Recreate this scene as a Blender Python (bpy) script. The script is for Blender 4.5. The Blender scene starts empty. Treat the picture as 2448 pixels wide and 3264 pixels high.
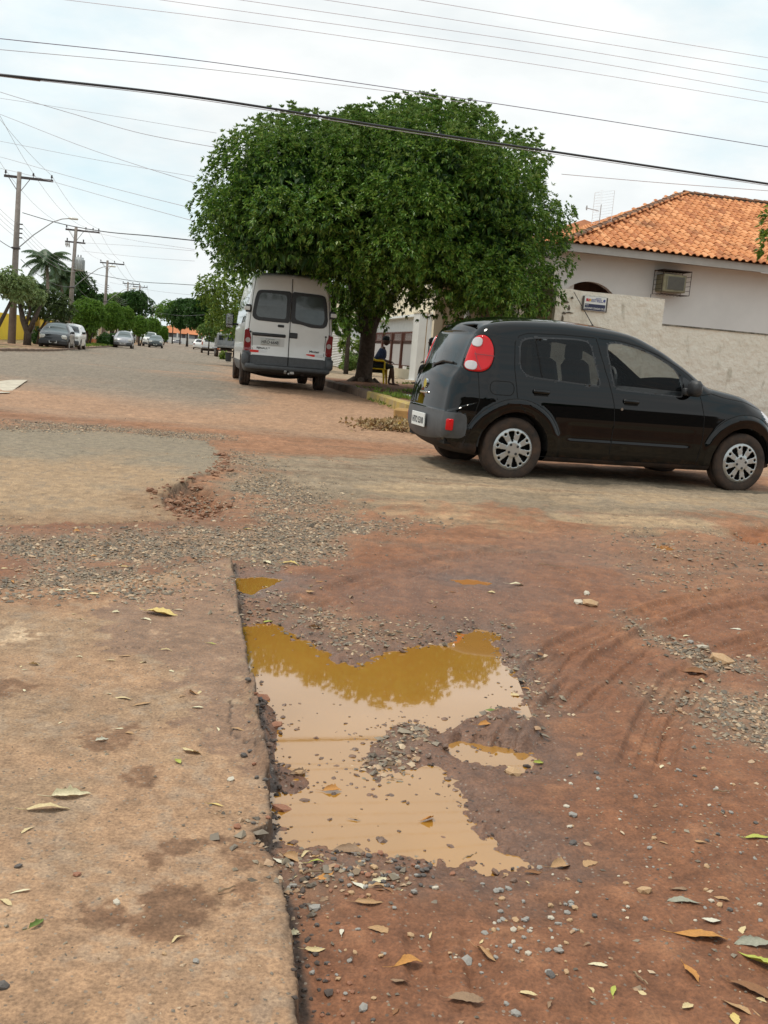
import bpy, bmesh, math, random
import numpy as np
from mathutils import Vector, Matrix, Euler
C = bpy.context.scene.collection
sc = bpy.context.scene
R = math.radians
PI = math.pi

# ------------------------------------------------------------ camera
FPX = 3200.0                      # focal length in pixels of the 2448 x 3264 photograph
ROLL, PITCH, EYE = R(4.86), math.atan(496/3200.0), 1.15
cam = bpy.data.cameras.new('camera'); camo = bpy.data.objects.new('camera', cam); C.objects.link(camo)
camo.location = (0, 0, EYE)
camo.rotation_euler = (Matrix.Rotation(PI/2-PITCH, 3, 'X') @ Matrix.Rotation(ROLL, 3, 'Z')).to_euler()
cam.sensor_fit = 'VERTICAL'; cam.sensor_height = 36.0; cam.lens = FPX/3264*36.0
cam.clip_start = 0.05; cam.clip_end = 5000
sc.camera = camo

# ------------------------------------------------------------ world, sun, exposure
SUN_EL, SUN_AZ = R(67), R(-85)     # azimuth from +Y, negative = to the left
world = bpy.data.worlds.new('World'); sc.world = world; world.use_nodes = True
nt = world.node_tree; nt.nodes.clear()
def N(t, typ, **kw):
    n = t.nodes.new(typ)
    for k, v in kw.items():
        if k.startswith('i_'): n.inputs[k[2:].replace('_', ' ')].default_value = v
        else: setattr(n, k, v)
    return n
out = N(nt, 'ShaderNodeOutputWorld'); bg = N(nt, 'ShaderNodeBackground'); bg.inputs['Strength'].default_value = 0.1
sky = N(nt, 'ShaderNodeTexSky', sky_type='NISHITA', sun_disc=False, sun_elevation=SUN_EL, sun_rotation=SUN_AZ)
sky.dust_density = 2.0
geo = N(nt, 'ShaderNodeTexCoord')
mp = N(nt, 'ShaderNodeMapping'); mp.inputs['Scale'].default_value = (1, 1, 2.6); mp.inputs['Location'].default_value = (3.3, 1.2, 0.4)
nz = N(nt, 'ShaderNodeTexNoise'); nz.inputs['Scale'].default_value = 1.9; nz.inputs['Detail'].default_value = 9; nz.inputs['Roughness'].default_value = 0.56
nz2 = N(nt, 'ShaderNodeTexNoise'); nz2.inputs['Scale'].default_value = 4.6; nz2.inputs['Detail'].default_value = 7; nz2.inputs['Roughness'].default_value = .55
L = nt.links.new
L(geo.outputs['Generated'], mp.inputs['Vector']); L(mp.outputs[0], nz.inputs['Vector']); L(mp.outputs[0], nz2.inputs['Vector'])
r1 = N(nt, 'ShaderNodeValToRGB'); r1.color_ramp.elements[0].position = .34; r1.color_ramp.elements[0].color = (.12, .12, .12, 1)
r1.color_ramp.elements[1].position = .52; r1.color_ramp.elements[1].color = (1, 1, 1, 1)
L(nz.outputs['Fac'], r1.inputs['Fac'])
r2 = N(nt, 'ShaderNodeValToRGB'); r2.color_ramp.elements[0].position = .34; r2.color_ramp.elements[0].color = (7.8, 8.3, 8.45, 1)
r2.color_ramp.elements[1].position = .60; r2.color_ramp.elements[1].color = (9.5, 9.7, 9.6, 1)
L(nz2.outputs['Fac'], r2.inputs['Fac'])
# thin blue gaps: the clear sky seen through a veil of high haze
veil = N(nt, 'ShaderNodeMixRGB'); veil.inputs['Fac'].default_value = .78; veil.inputs['Color2'].default_value = (6.6, 9.2, 10.0, 1)
L(sky.outputs[0], veil.inputs['Color1'])
mx = N(nt, 'ShaderNodeMixRGB'); L(r1.outputs['Color'], mx.inputs['Fac']); L(veil.outputs[0], mx.inputs['Color1']); L(r2.outputs['Color'], mx.inputs['Color2'])
L(mx.outputs[0], bg.inputs['Color']); L(bg.outputs[0], out.inputs['Surface'])
sun = bpy.data.lights.new('sun', 'SUN'); sun.energy = 1.9; sun.angle = R(10); sun.color = (1, .93, .82)
suno = bpy.data.objects.new('sun', sun); C.objects.link(suno)
sd = Vector((math.sin(SUN_AZ)*math.cos(SUN_EL), math.cos(SUN_AZ)*math.cos(SUN_EL), math.sin(SUN_EL)))
suno.rotation_euler = sd.to_track_quat('Z', 'Y').to_euler()
sc.view_settings.view_transform = 'Standard'; sc.view_settings.look = 'None'
sc.view_settings.exposure = 0.12; sc.view_settings.gamma = 1; sc.view_settings.use_curve_mapping = False

# ------------------------------------------------------------ survey: terrain, street frame, sight lines of the photograph
KY = [-50, 4, 9, 21, 30, 53, 125, 400, 900, 2000]; KZ = [0, 0, .15, .22, .2, 0, -.15, -.8, -2, -4]
_c, _s, _cp, _sp = math.cos(ROLL), math.sin(ROLL), math.cos(PITCH), math.sin(PITCH)
def tz(y):
    y = max(-50, min(1999, y))
    for i in range(len(KY)-1):
        if y <= KY[i+1]:
            t = (y-KY[i])/(KY[i+1]-KY[i]); return KZ[i]+(KZ[i+1]-KZ[i])*t*t*(3-2*t)
def tzn(Y):
    Y = np.clip(Y, -50, 1999); i = np.clip(np.searchsorted(KY, Y, side='left')-1, 0, len(KY)-2)
    k = np.array(KY, float); z = np.array(KZ, float); t = (Y-k[i])/(k[i+1]-k[i]); return z[i]+(z[i+1]-z[i])*t*t*(3-2*t)
def ray(px, py):
    u, v = px-1224, 1632-py; a = u*_c-v*_s; b = u*_s+v*_c
    return a, FPX*_cp+b*_sp, -FPX*_sp+b*_cp
def gp(px, py, off=0.0):          # where a sight line meets the ground
    a, y, z = ray(px, py); Y = .5
    while Y < 900 and EYE+z/y*Y > tz(Y)+off: Y *= 1.003
    return (a/y*Y, Y, tz(Y)+off)
def at(px, py, Y):
    a, y, z = ray(px, py); return (a/y*Y, Y, EYE+z/y*Y)
SD = (-.203, .979); SN = (.979, .203); YAW = math.atan2(.203, .979)
def W(l, s, z=None, off=0):       # street frame: l across to the right, s along the main street
    x, y = l*SN[0]+s*SD[0], l*SN[1]+s*SD[1]
    return (x, y, tz(y)+off if z is None else z)
def atl(px, py, l):
    a, y, z = ray(px, py); t = l/(a*SN[0]+y*SN[1]); return (a*t*SD[0]+y*t*SD[1], EYE+z*t)   # s, z

# ------------------------------------------------------------ helpers
def link(o, parent=None):
    C.objects.link(o)
    if parent is not None: o.parent = parent
    return o
def tag(o, label=None, cat=None, group=None, kind=None):
    if label: o['label'] = label
    if cat: o['category'] = cat
    if group: o['group'] = group
    if kind: o['kind'] = kind
    return o
def thing(name, label, cat, loc=(0, 0, 0), rz=0.0, group=None):
    o = bpy.data.objects.new(name, None); o.empty_display_size = .2; C.objects.link(o)
    o.location = loc; o.rotation_euler = (0, 0, rz)
    return tag(o, label, cat, group)
def copy_tree(o, parent=None):
    kids = [x for x in o.children]
    c = o.copy(); C.objects.link(c); c.parent = parent
    for k in kids: copy_tree(k, c)
    return c

class MB:
    def __init__(s): s.v = []; s.f = []; s.m = []; s.mi = 0; s.sm = []; s.smooth = False
    def add(s, vs, fs, M=None):
        b = len(s.v)
        if M is not None: vs = [tuple(M @ Vector(v)) for v in vs]
        s.v += [tuple(v) for v in vs]; s.f += [tuple(i+b for i in f) for f in fs]
        s.m += [s.mi]*len(fs); s.sm += [s.smooth]*len(fs); return s
    def box(s, c, d, rz=0, bev=0, M=None):
        x, y, z = d[0]/2, d[1]/2, d[2]/2
        T = Matrix.Translation(c) @ Matrix.Rotation(rz, 4, 'Z')
        if M is not None: T = M @ T
        if bev > 0:
            b = min(bev, x*.9, y*.9, z*.9)
            vs = []
            for sx in (-1, 1):
                for sy in (-1, 1):
                    for sz in (-1, 1):
                        vs += [(sx*(x-b), sy*(y-b), sz*z), (sx*(x-b), sy*y, sz*(z-b)), (sx*x, sy*(y-b), sz*(z-b))]
            bm = bmesh.new()
            for v in vs: bm.verts.new(v)
            r = bmesh.ops.convex_hull(bm, input=bm.verts); bm.verts.index_update()
            fs = [[v.index for v in f.verts] for f in bm.faces]; vv = [v.co[:] for v in bm.verts]; bm.free()
            return s.add(vv, fs, T)
        vs = [(i*x, j*y, k*z) for i in (-1, 1) for j in (-1, 1) for k in (-1, 1)]
        return s.add(vs, [(0, 1, 3, 2), (4, 6, 7, 5), (0, 4, 5, 1), (2, 3, 7, 6), (0, 2, 6, 4), (1, 5, 7, 3)], T)
    def cyl(s, p, q, r, r2=None, n=10, caps=True):
        p, q = Vector(p), Vector(q); d = (q-p); r2 = r if r2 is None else r2
        if d.length < 1e-6: return s
        a = d.orthogonal().normalized(); b = d.normalized().cross(a)
        vs = [tuple(c0+(a*math.cos(2*PI*i/n)+b*math.sin(2*PI*i/n))*rr) for c0, rr in ((p, r), (q, r2)) for i in range(n)]
        fs = [(i, (i+1) % n, n+(i+1) % n, n+i) for i in range(n)]
        s.add(vs, fs)
        if caps: s.add([], []); b0 = len(s.v)-2*n; s.f += [tuple(b0+i for i in reversed(range(n))), tuple(b0+n+i for i in range(n))]; s.m += [s.mi]*2; s.sm += [False]*2
        return s
    def tube(s, pts, rad, n=6):
        pts = [Vector(p) for p in pts]; k = len(pts)
        rs = rad if isinstance(rad, (list, tuple)) else [rad]*k
        vs = []; pa = None
        for i, p in enumerate(pts):
            d = (pts[min(i+1, k-1)]-pts[max(i-1, 0)]).normalized()
            a = d.orthogonal().normalized() if pa is None else (pa-d*pa.dot(d)).normalized()
            pa = a; b = d.cross(a)
            vs += [tuple(p+(a*math.cos(2*PI*j/n)+b*math.sin(2*PI*j/n))*rs[i]) for j in range(n)]
        fs = [(i*n+j, i*n+(j+1) % n, (i+1)*n+(j+1) % n, (i+1)*n+j) for i in range(k-1) for j in range(n)]
        fs += [tuple(reversed(range(n))), tuple((k-1)*n+j for j in range(n))]
        return s.add(vs, fs)
    def prism(s, poly, d0, d1, axis='y', M=None):      # poly in the two other axes
        n = len(poly)
        def P(a, b, d): return {'y': (a, d, b), 'x': (d, a, b), 'z': (a, b, d)}[axis]
        vs = [P(a, b, d0) for a, b in poly]+[P(a, b, d1) for a, b in poly]
        fs = [(i, (i+1) % n, n+(i+1) % n, n+i) for i in range(n)]+[tuple(reversed(range(n))), tuple(range(n, 2*n))]
        return s.add(vs, fs, M)
    def lathe(s, prof, n=16, M=None):                  # prof: (r, z)
        vs = [(r*math.cos(2*PI*j/n), r*math.sin(2*PI*j/n), z) for r, z in prof for j in range(n)]
        fs = [(i*n+j, i*n+(j+1) % n, (i+1)*n+(j+1) % n, (i+1)*n+j) for i in range(len(prof)-1) for j in range(n)]
        return s.add(vs, fs, M)
    def build(s, name, mats, parent=None, smooth=None, fix=True):
        me = bpy.data.meshes.new(name); me.from_pydata(s.v, [], s.f)
        for m in (mats if isinstance(mats, (list, tuple)) else [mats]): me.materials.append(m)
        me.polygons.foreach_set('material_index', s.m)
        me.polygons.foreach_set('use_smooth', s.sm if smooth is None else [smooth]*len(s.f))
        if fix:
            bm = bmesh.new(); bm.from_mesh(me); bmesh.ops.recalc_face_normals(bm, faces=bm.faces); bm.to_mesh(me); bm.free()
        me.update()
        return link(bpy.data.objects.new(name, me), parent)

def np_mesh(name, V, F, mats, parent=None, smooth=True, attrs=None, fm=None):
    me = bpy.data.meshes.new(name); nv, nf = len(V), len(F); k = F.shape[1]
    me.vertices.add(nv); me.vertices.foreach_set('co', V.astype(np.float32).ravel())
    me.loops.add(nf*k); me.loops.foreach_set('vertex_index', F.astype(np.int32).ravel())
    me.polygons.add(nf); me.polygons.foreach_set('loop_start', np.arange(0, nf*k, k, dtype=np.int32))
    me.polygons.foreach_set('loop_total', np.full(nf, k, dtype=np.int32))
    me.polygons.foreach_set('use_smooth', np.full(nf, smooth, dtype=bool))
    if fm is not None: me.polygons.foreach_set('material_index', fm.astype(np.int32))
    for m in (mats if isinstance(mats, (list, tuple)) else [mats]): me.materials.append(m)
    for an, (ty, data) in (attrs or {}).items():
        a = me.attributes.new(an, ty, 'POINT')
        a.data.foreach_set('color' if ty == 'FLOAT_COLOR' else 'value', data.astype(np.float32).ravel())
    me.update(calc_edges=True); me.validate()
    return link(bpy.data.objects.new(name, me), parent)

# value noise for relief and zone borders
def _h(ix, iy, seed):
    n = (ix.astype(np.int64)*374761393+iy.astype(np.int64)*668265263+seed*1442695041) & 0x7fffffff
    n = ((n ^ (n >> 13))*1274126177) & 0x7fffffff
    return ((n ^ (n >> 16)) & 0xffff)/65535.0
def vnoise(x, y, seed=0):
    ix, iy = np.floor(x), np.floor(y); fx, fy = x-ix, y-iy
    fx = fx*fx*(3-2*fx); fy = fy*fy*(3-2*fy)
    a, b, c_, d = _h(ix, iy, seed), _h(ix+1, iy, seed), _h(ix, iy+1, seed), _h(ix+1, iy+1, seed)
    return (a*(1-fx)+b*fx)*(1-fy)+(c_*(1-fx)+d*fx)*fy
def fbm(x, y, scale, octv=4, seed=0, gain=.5):
    r = 0; a = 1; t = 0
    for i in range(octv):
        r = r+a*vnoise(x*scale+i*17.3, y*scale-i*9.1, seed+i*7); t += a; a *= gain; scale *= 2.03
    return r/t-.5
def sstep(a, b, x):
    t = np.clip((x-a)/(b-a), 0, 1); return t*t*(3-2*t)
def sdf_poly(X, Y, poly):          # negative inside
    P = np.array(poly, float); n = len(P); d = np.full(X.shape, 1e9); ins = np.zeros(X.shape, bool)
    for i in range(n):
        a, b = P[i], P[(i+1) % n]; ex, ey = b-a; wx, wy = X-a[0], Y-a[1]
        t = np.clip((wx*ex+wy*ey)/(ex*ex+ey*ey+1e-12), 0, 1)
        d = np.minimum(d, (wx-t*ex)**2+(wy-t*ey)**2)
        c1 = (a[1] <= Y) != (b[1] <= Y)
        xi = a[0]+(Y-a[1])*(ex)/(ey if abs(ey) > 1e-12 else 1e-12)
        ins ^= c1 & (X < xi)
    d = np.sqrt(d); return np.where(ins, -d, d)

# ------------------------------------------------------------ materials
def mat(name, col, rough=.6, metal=0.0, var=0.0, vs=8.0, bump=0.0, bs=40.0, spec=.5, col2=None, coat=0.0, trans=0.0, ior=None, det=4, bdist=.01):
    m = bpy.data.materials.new(name); m.use_nodes = True; t = m.node_tree; b = t.nodes['Principled BSDF']
    b.inputs['Base Color'].default_value = (*col, 1); b.inputs['Roughness'].default_value = rough
    b.inputs['Metallic'].default_value = metal; b.inputs['Specular IOR Level'].default_value = spec
    b.inputs['Coat Weight'].default_value = coat; b.inputs['Coat Roughness'].default_value = .03
    b.inputs['Transmission Weight'].default_value = trans
    if ior: b.inputs['IOR'].default_value = ior
    tc = N(t, 'ShaderNodeTexCoord')
    if var > 0 or col2:
        n = N(t, 'ShaderNodeTexNoise'); n.inputs['Scale'].default_value = vs; n.inputs['Detail'].default_value = det
        n.inputs['Roughness'].default_value = .65
        t.links.new(tc.outputs['Object'], n.inputs['Vector'])
        rp = N(t, 'ShaderNodeValToRGB'); e = rp.color_ramp.elements
        e[0].position = .32; e[1].position = .68
        c2 = col2 if col2 else tuple(min(1, c*(1+var)) for c in col)
        c1 = col if col2 else tuple(c*(1-var) for c in col)
        e[0].color = (*c1, 1); e[1].color = (*c2, 1)
        t.links.new(n.outputs['Fac'], rp.inputs['Fac']); t.links.new(rp.outputs['Color'], b.inputs['Base Color'])
    if bump > 0:
        n2 = N(t, 'ShaderNodeTexNoise'); n2.inputs['Scale'].default_value = bs; n2.inputs['Detail'].default_value = 4
        t.links.new(tc.outputs['Object'], n2.inputs['Vector'])
        bp = N(t, 'ShaderNodeBump'); bp.inputs['Strength'].default_value = bump; bp.inputs['Distance'].default_value = bdist
        t.links.new(n2.outputs['Fac'], bp.inputs['Height']); t.links.new(bp.outputs['Normal'], b.inputs['Normal'])
    return m
# ============================================================ GROUND
def wp(pts): return [gp(*p)[:2] for p in pts]
SLAB = wp([(950, 3300), (936, 3150), (925, 3000), (905, 2880), (870, 2790), (822, 2740), (808, 2705), (850, 2690), (868, 2640), (858, 2560), (842, 2450), (822, 2340), (806, 2230), (790, 2150), (778, 2050), (765, 1980), (750, 1880), (738, 1800), (640, 1825), (430, 1870), (250, 1890), (60, 1905), (-150, 1900)])
SLAB += [(-9, 5.2), (-9, .6), (0.1, .6)]
MID = wp([(-200, 1360), (0, 1368), (300, 1374), (520, 1391), (600, 1400), (655, 1408), (700, 1440), (722, 1470), (705, 1500), (650, 1520), (600, 1545), (555, 1562), (515, 1600), (535, 1630), (600, 1662), (500, 1668), (250, 1672), (0, 1680), (-300, 1680)])
MID = MID[:0]+[(-14, 6.2), (-14, 13)]+MID
POT = wp([(515, 1600), (560, 1560), (620, 1545), (690, 1560), (730, 1600), (720, 1640), (640, 1660), (560, 1650)])
CROSS = wp([(700, 1440), (900, 1450), (1350, 1440), (1500, 1470), (2000, 1520), (2448, 1570), (2900, 1610), (2900, 1700), (2448, 1640), (2250, 1690), (1950, 1650), (1650, 1620), (1400, 1610), (1150, 1600), (900, 1590), (720, 1570)])
SAND1 = wp([(1180, 1600), (1320, 1580), (1500, 1590), (1640, 1640), (1450, 1665), (1330, 1625), (1260, 1650)])
SAND2 = wp([(1900, 1620), (2120, 1615), (2230, 1660), (2330, 1695), (2050, 1690), (1950, 1680)])
SAND3 = wp([(1180, 1500), (1400, 1480), (1700, 1550), (2300, 1590), (2250, 1600), (1600, 1590), (1230, 1560)])
GRAV = wp([(-100, 1690), (200, 1690), (420, 1680), (700, 1660), (1000, 1640), (1300, 1660), (1350, 1700), (1150, 1740), (1000, 1790), (900, 1850), (820, 1880), (760, 1860), (730, 1790), (620, 1810), (450, 1790), (200, 1770), (-100, 1770)])
GRAV2 = wp([(-100, 1830), (200, 1800), (420, 1810), (560, 1850), (600, 1890), (400, 1915), (150, 1900), (-100, 1890)])
GRAV3 = wp([(2100, 2190), (2250, 2190), (2448, 2210), (2700, 2230), (2700, 2500), (2448, 2430), (2300, 2360), (2180, 2270)])
GRAV4 = wp([(760, 1900), (900, 1900), (1300, 1990), (1600, 1985), (1680, 2080), (1650, 2230), (1580, 2290), (1560, 2110), (1400, 2050), (1150, 2090), (1010, 2050), (900, 1985), (780, 1990)])
GRAV5 = wp([(870, 2700), (1240, 2730), (1200, 2790), (1000, 2850), (900, 2820)])
GRAV6 = wp([(720, 1440), (830, 1450), (900, 1500), (1050, 1600), (900, 1690), (740, 1660), (760, 1580), (730, 1510)])
GRAV7 = wp([(0, 1340), (300, 1355), (520, 1375), (700, 1385), (760, 1400), (660, 1405), (400, 1385), (0, 1368)])
GRAV8 = wp([(2000, 1960), (2100, 2010), (2250, 2080), (2448, 2110), (2448, 2140), (2250, 2130), (2080, 2060), (1990, 1990)])
GRAV9 = wp([(1950, 1700), (2150, 1690), (2448, 1700), (2448, 1830), (2250, 1860), (2080, 1830), (1980, 1760)])
WET = [wp(p) for p in ([(560, 1900), (760, 1900), (800, 2150), (840, 2440), (870, 2540), (800, 2530), (720, 2440), (640, 2380), (560, 2310), (540, 2180), (330, 2090), (320, 2000), (380, 1930)],
    [(620, 1800), (740, 1810), (760, 1900), (700, 1910), (600, 1860)],
    [(430, 2920), (500, 2885), (590, 2950), (560, 3040), (470, 3060), (425, 3000)],
    [(-80, 2180), (20, 2190), (60, 2250), (0, 2280), (-80, 2270)], [(500, 2740), (580, 2750), (560, 2790), (500, 2780)],
    [(780, 2890), (840, 2900), (850, 2950), (800, 2960)], [(750, 2750), (850, 2745), (860, 2800), (760, 2800)],
    [(330, 2370), (450, 2350), (420, 2420), (280, 2430)], [(380, 2500), (480, 2490), (470, 2540), (370, 2530)], [(140, 2360), (200, 2370), (160, 2400), (120, 2390)],
    [(300, 2960), (340, 2950), (350, 3000), (290, 3000)])]
PALE = wp([(-100, 2020), (60, 2000), (200, 2030), (290, 2060), (180, 2110), (0, 2120), (-100, 2110)])
PALE2 = wp([(330, 2040), (500, 2020), (760, 2060), (770, 2110), (600, 2090), (420, 2080)])
MIX = wp([(-100, 1900), (400, 1900), (600, 1880), (560, 1930), (320, 1940), (0, 1960), (-100, 1960)])
PUD = wp([(772, 1993), (860, 1982), (920, 2006), (990, 2040), (1060, 2085), (1130, 2098), (1230, 2058), (1300, 2045), (1400, 2040), (1450, 2005), (1530, 1992), (1585, 2006), (1590, 2060), (1612, 2110), (1600, 2200), (1590, 2262), (1530, 2300), (1500, 2340), (1570, 2365), (1690, 2378), (1712, 2420), (1650, 2432), (1560, 2405), (1420, 2395), (1440, 2480), (1500, 2580), (1580, 2650), (1670, 2720), (1600, 2748), (1480, 2738), (1330, 2735), (1230, 2710), (1040, 2690), (960, 2640), (925, 2590), (900, 2520), (870, 2440), (850, 2370), (830, 2280), (800, 2150)])
ISL = wp([(1280, 2290), (1380, 2300), (1400, 2360), (1340, 2400), (1300, 2450), (1200, 2470), (1140, 2420), (1180, 2350)])
ISL2 = wp([(800, 2220), (850, 2240), (880, 2300), (850, 2420), (960, 2440), (1020, 2470), (940, 2500), (860, 2480)])
ISL3 = wp([(1500, 2285), (1600, 2235), (1690, 2300), (1680, 2362), (1580, 2352), (1500, 2342), (1435, 2335)])
PUD2 = wp([(735, 1835), (820, 1832), (895, 1842), (880, 1862), (830, 1885), (800, 1893), (742, 1880)])
PUD3 = wp([(1440, 1845), (1500, 1842), (1570, 1858), (1560, 1866), (1470, 1860)])
PUD4 = wp([(2085, 1733), (2130, 1738), (2160, 1752), (2120, 1757), (2095, 1747)])
PIT = wp([(1970, 1690), (2100, 1690), (2130, 1710), (2050, 1722), (1990, 1712)])
PIT2 = wp([(2300, 1690), (2380, 1672), (2500, 1665), (2500, 1730), (2400, 1740), (2330, 1720)])
REDW = wp([(500, 1335), (900, 1345), (1280, 1370), (1500, 1420), (1400, 1440), (1100, 1452), (820, 1440), (760, 1420), (700, 1402), (560, 1385)])
DARKW = wp([(1500, 1740), (1900, 1700), (2000, 1760), (1700, 1900), (1650, 2150), (1620, 2500), (1700, 2700), (1500, 2620), (1400, 2450), (1500, 2300), (1620, 2250), (1600, 2050), (1350, 2000), (1000, 1950), (950, 1880), (1200, 1800)])

# grid: rows tighten near the camera, columns a fan around the street
rows = [1.32]; y = 1.32
while y < 1500:
    dy = min(1.5*y*y/1155, .0062*y) if y < 18 else (.012*y if y < 32 else .035*y)
    y += dy; rows.append(y)
rows = np.array(rows)
cols = np.concatenate([np.linspace(-1.1, -.46, 26)[:-1], np.linspace(-.46, .49, 630), np.linspace(.49, 1.1, 26)[1:]])
GY, GT = np.meshgrid(rows, cols, indexing='ij'); GX = GY*GT
gl = GX*SN[0]+GY*SN[1]; gs = GX*SD[0]+GY*SD[1]
near = (GY < 16)
def mk(poly, big=9.0):
    r = np.full(GX.shape, big); r[near] = sdf_poly(GX[near], GY[near], poly); return r
nA = fbm(GX, GY, 2.2, 5, 3); nB = fbm(GX, GY, 9, 5, 11); nC = fbm(GX, GY, 38, 3, 23); nD = fbm(GX, GY, .35, 4, 41)
dSlab = mk(SLAB)+nC*.014+nB*.016; nE = fbm(GX, GY, 16, 4, 131); dMid = mk(MID)+nC*.05+nB*.07+nE*.10
slab = sstep(.004, -.004, dSlab); mid = sstep(.006, -.012, dMid)
H = tzn(GY)
asph = np.maximum(slab, mid)
mudr = nA*.05*sstep(1, 3, GY)*sstep(60, 20, GY)+nB*.020+nC*.007
H = H+mudr*(1-asph)*sstep(60, 25, GY)+asph*(nA*.010+nC*.0014)
lipn = .004+.030*np.exp(-((GX+1.35)**2/.5+(GY-7.0)**2/.9)); H += slab*.042+mid*lipn
H -= .02*sstep(.25, 0, np.abs(dSlab))*(1-slab)*sstep(6, 5, GY)      # scoured strip along the broken edge
pot = sstep(.05, -.2, mk(POT)+nB*.1); H -= pot*.09
H -= .05*sstep(.03, -.15, mk(PIT)+nB*.1)+.05*sstep(.03, -.2, mk(PIT2)+nB*.1)
dPud = np.minimum(mk(PUD), 9); dI = mk(ISL)
pn = nB*.085+nC*.05
basin = sstep(.11, -.16, dPud+pn)
H = H-(1-slab)*basin*.058
H = H+.050*sstep(.10, -.05, dI+pn)+.045*sstep(.07, -.04, mk(ISL2)+pn)+.040*sstep(.05, -.03, mk(ISL3)+pn*.8)
p2 = sstep(.10, -.16, mk(PUD2)+pn*.9); p3 = sstep(.10, -.12, mk(PUD3)+pn*.5); p4 = sstep(.12, -.12, mk(PUD4)+pn)
WL1 = -.024; LV = {}
for key_, P_ in (('2', PUD2), ('3', PUD3), ('4', PUD4)):
    cy_ = float(np.array(P_).mean(0)[1]); lv = tz(cy_)-.008; LV[key_] = lv; d_ = mk(P_)+nB*.05+nC*.03
    w_ = sstep(.42, .12, d_)*(1-slab); tgt = lv+.006+.018*sstep(0, .3, d_)+nC*.006+nB*.006-.03*sstep(.02, -.06, d_)
    H = H*(1-w_)+tgt*w_
WL2 = LV['2']
# tyre tracks pressed in the mud, polylines with along-track tread
def track(px, w=.10, depth=.013, pitch=.045, seed=0):
    global H
    P = wp(px); m = (GY > 1.4) & (GY < 9); X, Y = GX[m], GY[m]
    D = np.full(X.shape, 9.0); A = np.zeros(X.shape); acc = 0
    for (a, b) in zip(P[:-1], P[1:]):
        ex, ey = b[0]-a[0], b[1]-a[1]; Ln = math.hypot(ex, ey)
        t = np.clip(((X-a[0])*ex+(Y-a[1])*ey)/Ln**2, 0, 1)
        dx, dy = X-a[0]-t*ex, Y-a[1]-t*ey; d = np.hypot(dx, dy)
        sg = np.sign(dx*ey-dy*ex); k = d < np.abs(D)
        D = np.where(k, d*sg, D); A = np.where(k, acc+t*Ln, A); acc += Ln
    ad = np.abs(D); prof = sstep(w*1.15, w*.85, ad)
    rim = sstep(w*1.6, w*1.2, ad)*(1-prof)
    q = D/w
    lugs = (np.sin(A/pitch*2*PI)+np.sin(q*PI*3.2)*.9)
    tread = .0045*np.clip(lugs, -1, 1)*sstep(w, w*.2, ad)
    grooves = -.006*np.exp(-((np.abs(q)-.35)/.09)**2)
    f = sstep(.35, .6, fbm(X, Y, 3, 3, 60+seed)+.62)*sstep(0, .25, A)*sstep(acc, acc-.35, A)
    H[m] += 1.3*f*(-depth*prof+.006*rim+prof*(tread+grooves))
track([(1490, 2420), (1650, 2230), (1800, 2080), (1960, 1990), (2150, 1930), (2448, 1870)], .09)
track([(1760, 2280), (1900, 2160), (2010, 2080), (2130, 2010), (2300, 1960), (2600, 1900)], .10, .016, .06, 1)
track([(2040, 2500), (2100, 2300), (2180, 2170), (2330, 2080), (2600, 2000)], .08, .010, .045, 2)
track([(1480, 3300), (1440, 3050), (1410, 2850)], .09, .008, .04, 3)
track([(1050, 3300), (1080, 3050), (1100, 2900)], .10, .006, .035, 4)
track([(900, 1960), (1200, 1850), (1450, 1790), (1750, 1740)], .10, .010, .05, 6)
# pavement corner of the block: kerb along the main street, rounded corner, front edge on the cross street
CR = 1.7; KL, KS = 3.85, 15.2
def corner_sdf(l, s):
    qx, qy = KL+CR-l, KS+CR-s
    return np.where((qx > 0) & (qy > 0), np.hypot(qx, qy)-CR, np.maximum(qx, qy)-CR)
dW = corner_sdf(gl, gs)
walk = sstep(.02, -.02, dW)
H += walk*(.14+.03*nA*sstep(40, 20, GY))
H += .10*np.exp(-((gl-4.7)**2+(gs-26)**2)/1.3)*walk              # root mound
lw = sstep(.15, -.15, np.maximum(gl+6.35, 37.5-gs)); H += lw*.10  # left pavement
CRK = np.full(GX.shape, 9.0); wx_ = GX+nC*.02+nB*.03; wy_ = GY+nC*.03
for cr_ in ([(748, 2275), (726, 2340), (735, 2385), (785, 2415), (820, 2440)], [(330, 2108), (400, 2100), (470, 2106), (560, 2098)]):
    Pc = wp(cr_)
    for a_, b_ in zip(Pc[:-1], Pc[1:]):
        e0, e1 = b_[0]-a_[0], b_[1]-a_[1]; tt_ = np.clip(((wx_-a_[0])*e0+(wy_-a_[1])*e1)/(e0*e0+e1*e1), 0, 1); CRK = np.minimum(CRK, np.hypot(wx_-a_[0]-tt_*e0, wy_-a_[1]-tt_*e1))
crk = sstep(.0055, .002, CRK)*slab*sstep(-.30, -.02, nB+nC*.6); H -= .004*crk
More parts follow.
